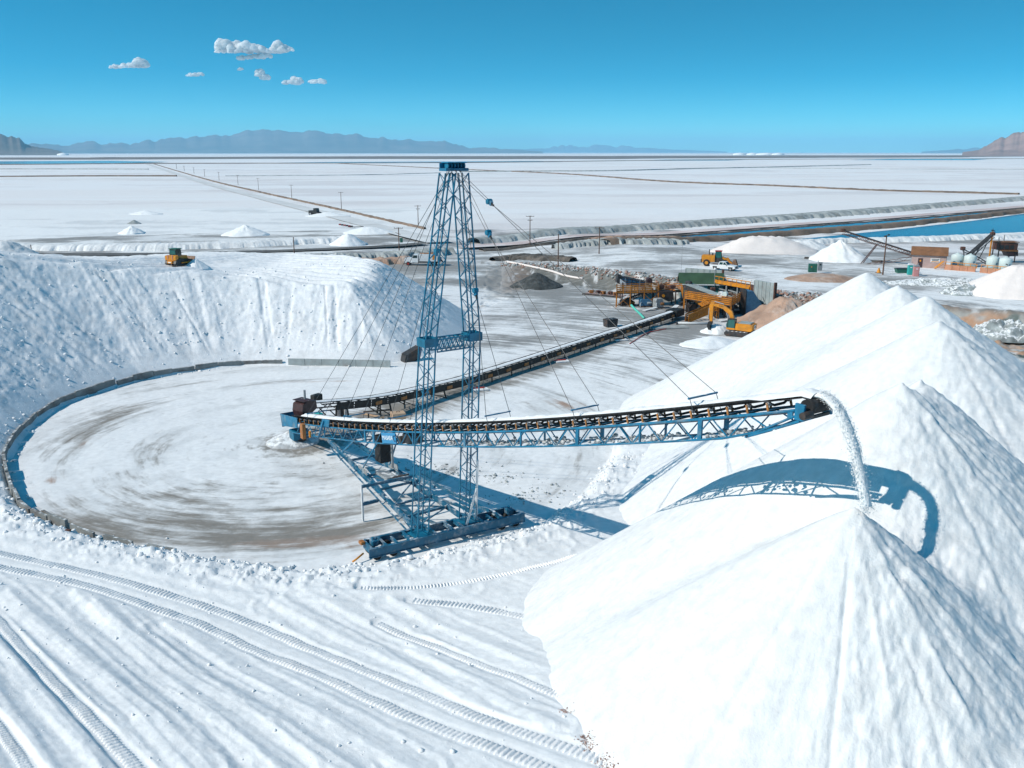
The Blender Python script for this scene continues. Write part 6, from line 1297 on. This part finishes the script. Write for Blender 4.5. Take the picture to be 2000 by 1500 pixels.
# wheel loader
c = gp(1418, 522); c = c + Vector((-1.2, 2.6, 0)); wl = thing('wheel_loader', 'yellow articulated wheel loader with lowered bucket behind the pickup', 'wheel loader', c, math.radians(-16)); wl.scale = (.88, .88, .88)
mb = MB(); mb.prism([(-4.2, 1.1), (-4.2, 2.55), (-3.9, 2.75), (-.9, 2.75), (-.9, 1.1), (-3.6, .9)], -1.15, 1.15, 'machine_yellow'); mb.build('engine_hood', wl); box('counterweight', wl, (-4.25, 0, 1.3), (.3, 2.4, .9), 'dark_steel', 0, .06); box('grille', wl, (-4.23, 0, 2.2), (.1, 1.5, .7), 'letter_black', 0, .01)
mb = MB(); mb.prism([(-.9, 1.0), (.9, 1.0), (1.2, 1.7), (.9, 2.1), (-.9, 2.1)], -.8, .8, 'dark_steel'); mb.build('articulation_frame', wl)
cb = MB(); cb.prism([(-.9, 2.1), (.85, 2.1), (.95, 2.5), (.7, 3.75), (-.75, 3.75)], -.78, .78, 'glass_teal'); cab = cb.build('cab', wl); box('cab_roof', cab, (-.05, 0, 3.82), (1.8, 1.75, .14), 'red_paint', 0, .03)
for x_, z_ in ((-.8, 0), (.75, 0)):
    for s_ in (-1, 1): bar('cab_pillar', cab, (x_, s_ * .78, 2.1), (x_ * .92, s_ * .78, 3.75), .10, .10, 'letter_black')
cyl('exhaust_stack', wl, (-2.4, .4, 2.7), (-2.4, .4, 4.1), .12, 'letter_black', 10); cyl('air_intake', wl, (-1.5, -.3, 2.7), (-1.5, -.3, 3.3), .16, 'letter_black', 10)
for s_ in (-1, 1):
    wheel(wl, -2.9, s_ * 1.2, .85, .6, 'machine_yellow'); wheel(wl, 1.7, s_ * 1.2, .85, .6, 'machine_yellow')
    mb = MB(); mb.prism([(.7, 1.9), (1.0, 2.4), (2.5, 1.75), (3.7, .75), (3.4, .45), (2.3, 1.3)], s_ * .55 - .11, s_ * .55 + .11, 'machine_yellow'); mb.build('lift_arm', wl)
mb = MB(); mb.prism([(2.0, 1.9), (2.3, 2.3), (2.9, 1.7), (2.6, 1.4)], -.14, .14, 'machine_yellow'); mb.tube([(1.0, 0, 2.2), (2.2, 0, 2.1)], .10, 'hub_grey', 8); mb.build('tilt_link', wl)
mb = MB(); pr = [(3.4, .1), (5.0, .05), (5.0, .12), (3.75, .25), (3.6, .7), (3.9, 1.35), (4.4, 1.6), (4.3, 1.7), (3.7, 1.45), (3.35, .7)]; mb.prism(pr, -1.6, 1.6, 'bucket_brown'); bk_ = mb.build('bucket', wl)
for s_ in (-1.62, 1.62): mb = MB(); mb.prism([(3.4, .1), (5.0, .05), (4.4, 1.66), (3.7, 1.45), (3.35, .7)], s_ - .03, s_ + .03, 'bucket_brown'); mb.build('bucket_side', bk_)
# excavator
c = P(1442, 655, 0); ex = thing('excavator', 'yellow tracked excavator with dipped arm beside the screening plant', 'excavator', (c.x, c.y, 0), math.radians(150)); ex.scale = (.93, .93, .93)
for s_ in (-1, 1):
    mb = MB(); mb.prism([(-2.1, .25), (-1.8, .05), (1.8, .05), (2.1, .25), (2.15, .6), (1.85, .88), (-1.85, .88), (-2.15, .6)], s_ * 1.2 - .3, s_ * 1.2 + .3, 'dark_steel'); tr = mb.build('track', ex)
    for k in range(11): box('track_shoe', tr, (-1.8 + k * .36, s_ * 1.2, .9), (.30, .62, .06), 'white_steel' if k % 2 else 'steel_blade', 0, .01)
mb = MB(); mb.tube([(0, 0, .8), (0, 0, 1.1)], .8, 'dark_steel', 18); mb.box((0, 0, .6), (1.8, 1.8, .4), 'dark_steel'); mb.build('slew_ring', ex)
mb = MB(); mb.prism([(-2.6, 1.2), (-2.7, 1.9), (-2.4, 2.3), (.2, 2.3), (.3, 1.15), (-2.3, 1.05)], -1.3, 1.3, 'machine_yellow'); mb.build('engine_house', ex); box('counterweight', ex, (-2.62, 0, 1.75), (.4, 2.5, 1.0), 'machine_yellow', 0, .12); mb = MB(); mb.box((-1.2, 0, 2.36), (2.2, 2.2, .12), 'sheet_pile', 0, .03); mb.build('hood_top', ex)
bd_ = box('decal_board', ex, (-2.84, .0, 1.75), (.03, 1.1, .7), 'letter_white', 0, .005); text('lettering', bd_, 'CAT', .42, Matrix.Translation((-.022, 0, 0)) @ Matrix.Rotation(-math.pi / 2, 4, 'Z') @ R90, 'letter_black')
mb = MB(); mb.prism([(.35, 1.15), (1.75, 1.15), (1.95, 1.9), (1.6, 2.9), (.4, 2.9)], .35, 1.3, 'glass_teal'); cab = mb.build('cab', ex); box('cab_roof', cab, (1.0, .83, 2.95), (1.4, 1.05, .1), 'letter_black', 0, .02)
for x_ in (.38, 1.68):
    for y_ in (.36, 1.29): bar('cab_pillar', cab, (x_, y_, 1.15), (x_ * (.96 if x_ > 1 else 1), y_, 2.9), .09, .09, 'letter_black')
bar('cab_sill', cab, (.35, 1.31, 1.3), (1.85, 1.31, 1.3), .06, .3, 'machine_yellow')
bm_ = MB(); bm_.prism([(.4, 1.6), (.9, 1.5), (1.8, 3.5), (3.0, 4.5), (4.9, 4.95), (5.0, 5.3), (2.9, 5.15), (1.3, 4.15)], -.28, .22, 'machine_yellow'); bm_o = bm_.build('boom', ex)
for s_ in (1, -1):
    text('lettering', bm_o, 'CAT', .42, Matrix.Translation((3.3, (.235 if s_ > 0 else -.295), 4.9)) @ Matrix.Rotation(-.16, 4, 'Y') @ Matrix.Rotation(math.pi if s_ > 0 else 0, 4, 'Z') @ R90, 'letter_black')
    cyl('boom_ram', ex, (1.4, s_ * .42, 1.6), (2.2, s_ * .42, 3.9), .09, 'hub_grey', 10)
mb = MB(); mb.prism([(4.5, 5.6), (5.1, 5.7), (5.5, 4.8), (5.25, 2.2), (4.95, 1.9), (4.8, 2.2), (4.75, 4.6)], -.22, .16, 'machine_yellow'); mb.build('stick', ex); cyl('stick_ram', ex, (2.9, 0, 5.3), (4.6, 0, 5.65), .09, 'hub_grey', 10); cyl('bucket_ram', ex, (5.5, 0, 4.4), (5.55, 0, 2.6), .08, 'hub_grey', 10)
mb = MB(); mb.prism([(4.9, 2.1), (5.4, 2.0), (5.6, 1.2), (5.2, .4), (4.3, .15), (4.25, .28), (4.9, .6), (5.1, 1.2), (4.85, 1.7)], -.6, .55, 'letter_black'); bk_ = mb.build('bucket', ex)
for y_ in (-.5, -.25, 0, .25, .5): bar('bucket_tooth', bk_, (4.3, y_, .22), (4.0, y_, .12), .09, .06, 'steel_blade')
mb = MB(); mb.tube([(-1.9, .9, 2.4), (-1.9, .9, 3.9)], .03, 'hub_grey', 6); mb.build('aerial', ex)
# bulldozer on the left bank
q = P(347, 522, 11.5); zz = float(z_bank2(np.array([q.x]), np.array([q.y]))[0]); dz = thing('bulldozer', 'orange yellow bulldozer seen from behind on top of the left bank', 'bulldozer', (q.x, q.y, zz + .05), math.radians(68)); dz.scale = (.82, .82, .82)
for s_ in (-1, 1):
    mb = MB(); mb.prism([(-1.9, .5), (-1.5, .05), (1.5, .05), (1.95, .4), (1.3, 1.15), (-.6, 1.4), (-1.6, 1.1)], s_ * 1.05 - .27, s_ * 1.05 + .27, 'letter_black'); tr = mb.build('track', dz)
    for k in range(8): box('track_shoe', tr, (-1.4 + k * .4, s_ * 1.05, .03), (.3, .56, .05), 'steel_blade', 0, .01)
mb = MB(); mb.prism([(-1.7, .6), (-1.7, 1.7), (.3, 1.8), (2.0, 1.75), (2.1, .7)], -.72, .72, 'machine_yellow'); mb.build('hull', dz); mb = MB(); mb.prism([(-1.75, 1.1), (-1.75, 1.9), (-1.0, 2.0), (-1.0, 1.1)], -1.25, 1.25, 'machine_yellow'); mb.build('rear_tank', dz)
mb = MB(); mb.prism([(-1.0, 1.8), (.5, 1.8), (.35, 3.1), (-.9, 3.1)], -.8, .8, 'glass_dark'); cab = mb.build('cab', dz); box('cab_roof', cab, (-.25, 0, 3.16), (1.6, 1.8, .14), 'box_green', 0, .03); box('rear_window', cab, (-.98, 0, 2.5), (.04, 1.2, .8), 'glass_teal', 0, .005)
for s_ in (-1, 1): bar('cab_rail', dz, (-1.78, s_ * .55, 1.3), (-1.78, s_ * .55, 2.1), .12, .1, 'toilet_pink'); bar('push_arm', dz, (-.3, s_ * 1.42, .55), (2.6, s_ * 1.5, .5), .16, .22, 'machine_yellow')
mb = MB(); mb.box((-1.85, 0, .75), (.35, 1.2, .5), 'machine_yellow', 0, .05); mb.bar((-1.9, -.4, .5), (-2.1, -.4, .2), .15, .15, 'dark_steel'); mb.build('ripper_block', dz); box('number_plate', dz, (-2.04, .0, .72), (.03, .7, .18), 'letter_white', 0, .005)
mb = MB(); mb.prism([(2.6, .05), (2.75, .05), (2.62, .7), (2.95, 1.5), (2.8, 1.5), (2.45, .7)], -1.9, 1.9, 'bucket_brown'); mb.build('blade', dz); cyl('exhaust_stack', dz, (1.2, 0, 1.7), (1.2, 0, 2.7), .08, 'letter_black', 8)
for s_ in (-.5, .5): cyl('blade_ram', dz, (1.7, s_, 1.7), (2.5, s_, 1.0), .07, 'hub_grey', 8)
# service truck
c = gp(825, 518); tk = thing('service_truck', 'white conventional cab truck with grey tank body behind the mast', 'truck', c, math.radians(176))
mb = MB(); mb.box((0, 0, .85), (8.2, .9, .3), 'letter_black'); mb.build('chassis', tk); mb = MB(); mb.prism([(2.2, .7), (4.3, .7), (4.4, 1.3), (4.2, 1.75), (2.5, 1.95), (2.2, 1.95)], -.95, .95, 'truck_white'); mb.build('bonnet', tk); mb = MB(); mb.prism([(.9, .8), (2.5, .8), (2.5, 1.9), (2.15, 2.75), (.9, 2.75)], -1.1, 1.1, 'truck_white'); cab = mb.build('cab', tk)
for s_ in (-1, 1): quad_on('side_window', cab, [(1.1, s_ * 1.11, 1.9), (2.25, s_ * 1.11, 1.9), (2.0, s_ * 1.11, 2.55), (1.1, s_ * 1.11, 2.55)], 'glass_dark'); wheel(tk, 3.4, s_ * .95, .5, .32, 'red_paint'); wheel(tk, -1.9, s_ * .92, .5, .5); wheel(tk, -3.1, s_ * .92, .5, .5)
quad_on('windscreen', cab, [(2.53, -1.0, 1.95), (2.53, 1.0, 1.95), (2.2, .9, 2.65), (2.2, -.9, 2.65)], 'glass_dark'); box('bumper', tk, (4.45, 0, .6), (.2, 2.0, .3), 'hub_grey', 0, .03)
mb = MB(); mb.prism([(-4.0, 1.1), (.6, 1.1), (.6, 2.7), (.2, 2.9), (-3.8, 2.9), (-4.0, 2.6)], -1.15, 1.15, 'white_steel'); mb.build('tank_body', tk); box('tank_band', tk, (-3.2, 0, 2.2), (.9, 2.36, 1.5), 'rail_orange', 0, .02); box('tank_rail', tk, (-1.7, 0, 2.98), (4.4, 1.0, .1), 'rail_orange', 0, .02); mb = MB(); mb.box((-4.4, 0, 1.5), (.7, 1.9, 1.0), 'blue_wall', 0, .05); mb.bar((-4.6, .2, 1.6), (-5.3, .5, .9), .3, .2, 'letter_black'); mb.build('spreader', tk); mb = MB(); mb.bar((-.6, 1.0, 3.1), (-4.2, 1.0, 3.3), .3, .14, 'guard_orange'); mb.build('tarp_bar', tk)
# far dark loader and row of implements
c = gp(617, 421); ld = thing('wheel_loader', 'small dark loader far out on the left flats', 'wheel loader', c, math.radians(-20))
mb = MB(); mb.prism([(-3, .9), (-3, 2.2), (-.5, 2.3), (-.5, 3.2), (1.0, 3.2), (1.2, 2.0), (1.2, .9)], -1.1, 1.1, 'letter_black'); mb.build('body', ld); mb = MB(); mb.prism([(1.2, 1.5), (1.4, 1.9), (3.4, .9), (3.2, .5)], -.5, .5, 'dark_steel'); mb.build('lift_arm', ld); mb = MB(); mb.prism([(3.2, .1), (4.2, .1), (4.0, 1.2), (3.2, 1.0)], -1.4, 1.4, 'dark_steel'); mb.build('bucket', ld)
for x_ in (-2, 1.5):
    for s_ in (-1, 1): wheel(ld, x_, s_ * 1.1, .8, .55)
for k in range(6):
    c = gp(664 + k * 4.6, 441.5 + k * .75); o = thing('harrow_section', ['leftmost', 'second', 'third', 'fourth', 'fifth', 'rightmost'][k] + ' red and dark harrow section parked in the row on the left flats', 'implement', c, .2, 'row of harrow sections'); box('frame', o, (0, 0, .6), (.9, .5, .5), 'red_paint' if k % 2 == 0 else 'dark_steel', 0, .05); bar('drawbar', o, (.4, -.2, .5), (1.1, -.9, .3), .14, .14, 'dark_steel')
c = gp(690, 445); o = thing('tow_bar', 'thin dark tow bar lying right of the harrow row', 'bar', c, 0.0); bar('beam', o, (-2, 0, .3), (3.5, .2, .4), .2, .2, 'dark_steel'); cyl('tow_eye', o, (3.5, .2, .3), (3.5, .2, .5), .25, 'dark_steel', 10)

# ================================================================== pump house, tanks and conveyors at right
c = gp(1812, 524); ph = thing('pump_house', 'small pinkish block building with brown gable roof left of the tanks', 'building', c + Vector((1.2, 2.6, 0)), -.42)
mb = MB(); mb.box((0, 0, 1.5), (7.0, 4.6, 3.2), 'pink_wall'); mb.build('wall', ph); mb = MB(); mb.add([(3.52, -2.3, 0), (3.52, 2.3, 0), (3.52, 2.3, 3.1), (3.52, 0, 4.3), (3.52, -2.3, 3.1), (3.58, -2.3, 0), (3.58, 2.3, 0), (3.58, 2.3, 3.1), (3.58, 0, 4.3), (3.58, -2.3, 3.1)], [(4, 3, 2, 1, 0), (5, 6, 7, 8, 9), (0, 1, 6, 5), (1, 2, 7, 6), (2, 3, 8, 7), (3, 4, 9, 8), (4, 0, 5, 9)], 'grey_wall'); mb.build('gable_wall', ph)
mb = MB(); mb.add([(-3.8, -2.7, 2.95), (3.8, -2.7, 2.95), (3.8, 0, 4.5), (-3.8, 0, 4.5), (-3.8, 2.7, 2.95), (3.8, 2.7, 2.95), (-3.8, -2.7, 2.8), (3.8, -2.7, 2.8), (3.8, 0, 4.32), (-3.8, 0, 4.32), (-3.8, 2.7, 2.8), (3.8, 2.7, 2.8)], [(0, 1, 2, 3), (3, 2, 5, 4), (6, 9, 8, 7), (9, 10, 11, 8), (0, 6, 7, 1), (4, 5, 11, 10), (0, 3, 9, 6), (3, 4, 10, 9), (1, 7, 8, 2), (2, 8, 11, 5)], 'brown_roof'); mb.build('roof', ph)
d_ = box('door', ph, (-1.7, -2.33, 1.05), (.95, .08, 2.1), 'maroon_steel', 0, .01); box('door_notice', d_, (0, -.05, .5), (.3, .02, .4), 'machine_yellow', 0, .003)
sb = box('sign_board', ph, (1.3, -2.34, 1.75), (1.9, .06, .9), 'white_steel', 0, .01)
for k in range(3): box('sign_line', sb, (0, -.04, .25 - k * .26), (1.6 - .3 * (k % 2), .02, .14), 'letter_black' if k < 2 else 'machine_yellow', 0, .003)
TK = [(1868, 519, 'leftmost of the four white tanks, nearest the pump house'), (1893, 521, 'second white tank from the pump house, with a diamond label'), (1937, 524, 'third white tank, right of the gap in the orange wall'), (1962, 527, 'rightmost white tank with two dark labels')]
for k, (u, v, lab) in enumerate(TK):
    c = gp(u, v); t_ = thing('storage_tank', lab, 'tank', c, 0, 'white storage tanks behind the orange wall'); mb = MB(); mb.tube([(0, 0, 0), (0, 0, 2.35), (0, 0, 2.45), (0, 0, 2.75), (0, 0, 2.85)], [1.28, 1.28, 1.2, .45, .15], 'tank_white', 28); mb.build('tank_shell', t_, None, True); cyl('hatch', t_, (0, 0, 2.8), (0, 0, 2.95), .25, 'tank_white', 12)
    for z_ in (.5, 1.5): mb = MB(); mb.tube([(1.29 * math.cos(a), 1.29 * math.sin(a), z_) for a in np.linspace(0, 2 * math.pi, 25)], .02, 'tank_white', 5); mb.build('hoop', t_)
    lb = MB(); lb.box((0, 0, 0), (.38, .04, .38), 'blue_wall', 0, .004); lb.build('label_plate', t_, Matrix.Translation((.3, -1.27, 1.1)) @ Matrix.Rotation(math.pi / 4 if k in (1, 3) else 0, 4, 'Y') @ Matrix.Rotation(.24, 4, 'Z'))
    if k == 3: lb = MB(); lb.box((0, 0, 0), (.5, .04, .16), 'letter_black', 0, .004); lb.build('label_plate', t_, Matrix.Translation((-.35, -1.25, 1.3)) @ Matrix.Rotation(.5, 4, 'Y') @ Matrix.Rotation(-.27, 4, 'Z'))
for k, (u0, v0, u1, v1, lab) in enumerate([(1844, 527, 1905, 532, 'left half of the low terracotta wall in front of the tanks'), (1913, 533, 1975, 539, 'right half of the low terracotta wall in front of the tanks')]):
    a, b = gp(u0, v0), gp(u1, v1); w_ = thing('containment_wall', lab, 'wall', (a.x, a.y, a.z), math.atan2(b.y - a.y, b.x - a.x)); L = (b - a).length
    for i in range(4): box('panel', w_, ((i + .5) * L / 4, 0, .5), (L / 4 - .05, .25, 1.2), 'terracotta', 0, .02)
    railing(w_, [(0, .5, .9), (L, .5, .9)], 1.2, .8, 2, 'machine_yellow')
    st_x = -.9 if k == 0 else L + .9
    for s_ in (0, .9): bar('stair_rail', w_, (st_x - .9 * (1 if k == 0 else -1), -s_, .3), (st_x + .7 * (1 if k == 0 else -1), -s_, 1.9), .08, .2, 'machine_yellow')
    for i in range(5): bar('step', w_, (st_x + (-.8 + .35 * i) * (1 if k == 0 else -1), 0, .15 + .25 * i), (st_x + (-.8 + .35 * i) * (1 if k == 0 else -1), -.9, .15 + .25 * i), .24, .05, 'machine_yellow')
g1 = gp(1750, 517); Yc_ = 205
cA = PY(1797, 505, 203); cB = PY(1646, 457, 214)
truss_conveyor('stacking_conveyor', 'long brown truss conveyor rising left from the pump house over the white cone', cA, cB, 1.2, .75, 'rust', 26, [(.55, PY(1682, 516, 208))])
o = thing('strut_frame', 'flat lattice strut lying between the conveyor leg and the pump house', 'truss', (PY(1685, 519, 207).x, 207, 0)); a = Vector((0, 0, PY(1685, 519, 207).z)); b = PY(1785, 507, 203) - Vector((o.location.x, 207, 0))
for q in (0, .8):
    bar('chord', o, a + Vector((0, 0, q * .3)), b + Vector((0, 0, q)), .10, .10, 'rust')
for k in range(10): bar('web_member', o, a.lerp(b, k / 10) + Vector((0, 0, .8 * (k % 2) * (.3 + .07 * k))), a.lerp(b, (k + 1) / 10) + Vector((0, 0, .8 * ((k + 1) % 2) * (.3 + .07 * k))), .06, .06, 'rust')
cA = PY(1882, 512, 207); cB = PY(1938, 463, 212)
truss_conveyor('inclined_conveyor', 'steep dark conveyor rising right behind the tanks beside the yellow post', cA, cB, 1.1, .7, 'dark_steel', 12, [(.72, PY(1905, 508, 213))])
cA = PY(1926, 516, 203); cB = PY(1880, 490, 205)
truss_conveyor('cross_conveyor', 'short dark conveyor rising left between the second and third tank', cA, cB, .9, .5, 'dark_steel', 8, [(.95, PY(1884, 514, 205))])
c = gp(1960, 512); hb = thing('rusty_hopper', 'dark rusty hopper bin on legs behind the rightmost tank', 'hopper', c, 0)
mb = MB(); mb.prism([(-2.4, 3.0), (2.0, 3.0), (2.1, 4.6), (-2.4, 4.8)], -1.5, 1.5, 'rust'); mb.build('bin_top', hb); mb = MB(); mb.box((-.2, 0, 4.85), (5.0, 3.3, .12), 'brown_roof', -.05, .02); mb.build('bin_lid', hb); mb = MB(); mb.prism([(.4, 1.5), (2.6, 1.6), (2.4, 3.0), (-.5, 3.0)], -1.2, 1.2, 'maroon_steel'); mb.build('bin_cone', hb)
for x_ in (-2.2, 1.8):
    for y_ in (-1.3, 1.3): bar('leg', hb, (x_, y_, -.2), (x_, y_, 3.0), .2, .2, 'dark_steel')
for x_ in (-1.6, -.4): cyl('pipe_stub', hb, (x_, .4, 4.8), (x_, .4, 6.6 - .5 * abs(x_)), .14, 'grey_steel', 8)
for k in range(3): box('bin_bay', hb, (-1.7 + k * 1.2, -1.52, 3.7), (.95, .06, .9), 'letter_black', 0, .01)
bar('walk_beam', hb, (-2.4, -1.7, 2.9), (2.2, -1.7, 2.8), .15, .2, 'guard_orange')
c = gp(1931, 512); yp = thing('yellow_post', 'tall orange yellow post with a dark lamp head behind the tanks', 'post', c); bar('post', yp, (0, 0, 0), (0, 0, 7.2), .28, .28, 'machine_yellow'); mb = MB(); mb.bar((-.4, 0, 7.5), (.5, 0, 7.3), .3, .2, 'letter_black'); mb.tube([(0, 0, 7.2), (0, 0, 7.9)], .08, 'letter_black', 6); mb.build('lamp_head', yp)
for k, (u, v, m_, lab) in enumerate([(1777, 537, 'toilet_teal', 'teal portable toilet below the pump house'), (1788, 540, 'toilet_pink', 'pink portable toilet next to the teal one')]):
    c = gp(u, v); t_ = thing('portable_toilet', lab, 'portable toilet', c, -.2); box('cabin', t_, (0, 0, 1.05), (1.1, 1.1, 2.1), m_, 0, .05); mb = MB(); mb.prism([(-.6, 2.1), (.6, 2.1), (.4, 2.35), (-.4, 2.35)], -.6, .6, 'white_steel' if k == 0 else 'grey_steel'); mb.build('roof', t_); d_ = box('door', t_, (0, -.57, 1.0), (.75, .04, 1.7), m_, 0, .01); box('door_vent', d_, (0, -.03, .6), (.4, .02, .15), 'letter_white', 0, .003); cyl('vent_pipe', t_, (.35, .35, 2.1), (.35, .35, 2.7), .06, 'grey_steel', 8)
c = gp(1760, 533); o = thing('waste_skip', 'low dark green skip left of the portable toilets', 'skip', c, 0); mb = MB(); mb.prism([(-1.0, 0), (1.0, 0), (1.3, .9), (-1.3, .9)], -.7, .7, 'box_green'); mb.build('skip_body', o); box('lid', o, (0, 0, .95), (2.6, 1.5, .08), 'letter_black', 0, .01)
c = gp(1586, 537); o = thing('transformer_box', 'green transformer box on the brown mound', 'transformer', c + Vector((0, 0, .6)), -.2); box('cabinet', o, (0, 0, .85), (1.7, 1.3, 1.7), 'box_green', 0, .03); d_ = box('door', o, (-.4, -.67, .85), (.75, .04, 1.4), 'box_green', 0, .01); box('warning_label', d_, (.1, -.03, .3), (.2, .02, .2), 'machine_yellow', 0, .003); cyl('bushing', o, (.6, 0, 1.7), (.6, 0, 1.9), .12, 'grey_steel', 8)
c = gp(1600, 534); o = thing('meter_cabinet', 'narrow grey cabinet beside the green transformer', 'cabinet', c + Vector((0, 0, .6)), 0); box('cabinet', o, (0, 0, .9), (.9, .6, 1.8), 'grey_steel', 0, .03); box('meter', o, (.0, -.32, 1.3), (.3, .06, .3), 'letter_black', 0, .01); bar('post', o, (-.3, .35, 0), (-.3, .35, 2.1), .1, .1, 'dark_steel')
c = gp(1716, 533); o = thing('warning_cone', 'brown yellow cone board at the foot of the lamp pole', 'sign', c, 0); mb = MB(); mb.tube([(0, 0, 0), (0, 0, 1.1)], [.5, .12], 'machine_yellow', 10); mb.build('cone', o); box('foot_plate', o, (0, 0, .03), (1.1, 1.1, .06), 'letter_black', 0, .01)

# ================================================================== utility poles
POLES = [(1035, 482, 421, 2, 'dark red brown pole with crossarm right of the mast at the canal road'), (1090, 523, 457, 0, 'bare brown pole standing in the spoil bank'), (1170, 496, 443, 1, 'pole with a single crossarm between the bank and the canal'),
         (817, 444, 401, 2, 'pole with double crossarm at the corner of the haul road left of the mast'), (780, 499, 444, 1, 'dark pole with a green box beside the left edge of the mast'), (575, 498, 463, 0, 'bare pole beside the paved road above the left bank'),
         (667, 409, 375, 1, 'nearest pole of the line along the haul road'), (570, 388, 361, 1, 'second pole of the line along the haul road'), (505, 371, 348, 1, 'third pole of the line along the haul road'), (465, 361, 342, 1, 'fourth pole of the line along the haul road'),
         (428, 352, 336, 1, 'fifth pole of the line along the haul road'), (400, 345, 331, 1, 'sixth pole of the line along the haul road'), (379, 339, 327, 1, 'seventh pole of the line along the haul road'), (360, 334, 324, 1, 'eighth, nearly farthest pole of the line along the haul road'), (345, 330, 321, 1, 'farthest pole of the line along the haul road'),
         (62, 494, 478, 0, 'short dark post above the left bank near the photo edge')]
for u, v, vt, arms, lab in POLES:
    c = gp(u, v) if v > 395 else P(u, v, 2.0); c.z -= .1; h = PY(u, vt, c.y).z - c.z; dist = c.y
    o = thing('utility_pole', lab, 'utility pole', c, 0, 'utility poles'); r = max(.15, dist * .00022); mb = MB(); mb.tube([(0, 0, 0), (0, 0, h)], [r, r * .72], 'wood_pole', 8); mb.build('pole', o)
    for k in range(arms):
        z_ = h - .25 - k * 1.1; w_ = 2.4 if k == 0 else 1.4; bar('crossarm', o, (-w_ / 2, -.12, z_), (w_ / 2, -.12, z_), max(.12, r * .8), max(.12, r * .8), 'wood_pole')
        for x_ in (-w_ / 2 + .1, -.4, .4, w_ / 2 - .1): cyl('insulator', o, (x_, -.12, z_ + .05), (x_, -.12, z_ + .28), .06, 'grey_steel', 6)
    if u == 780: box('junction_box', o, (.7, -.1, h * .55), (.7, .5, 1.2), 'box_green', 0, .03); bar('crossarm', o, (-.9, 0, h * .82), (.5, 0, h * .75), .1, .1, 'wood_pole')
c = gp(1724, 537); h = PY(1724, 459, c.y).z - c.z; o = thing('lamp_pole', 'tall dark lamp pole in front of the long truss conveyor', 'lamp pole', c); mb = MB(); mb.tube([(0, 0, -.2), (0, 0, h)], [.16, .11], 'wood_pole', 10); mb.build('pole', o)
for s_ in (-1, 1): box('lamp_head', o, (s_ * .35, -.1, h - .1 + .15 * s_), (.4, .35, .3), 'letter_black', 0, .04)
tube('hand_loop', o, [(.2, 0, 1.0), (1.2, -.3, 1.2), (1.9, -.3, 1.1), (1.9, -.3, .0)], .05, 'pipe_grey', 6)
# kerb pipe along the spoil bank and its orange end
pp = smooth_pts([ground_hit(u, v) for u, v in ((988, 513), (1040, 523), (1090, 536), (1138, 547))], 5)
o = MB().tube([Vector((x, y, gz1(x, y) + .22)) for x, y in pp], .26, 'pink_salt', 8).build('bank_pipe', None, None, True); tag(o, 'long pale orange tinted pipe lying along the foot of the spoil bank', 'pipe')
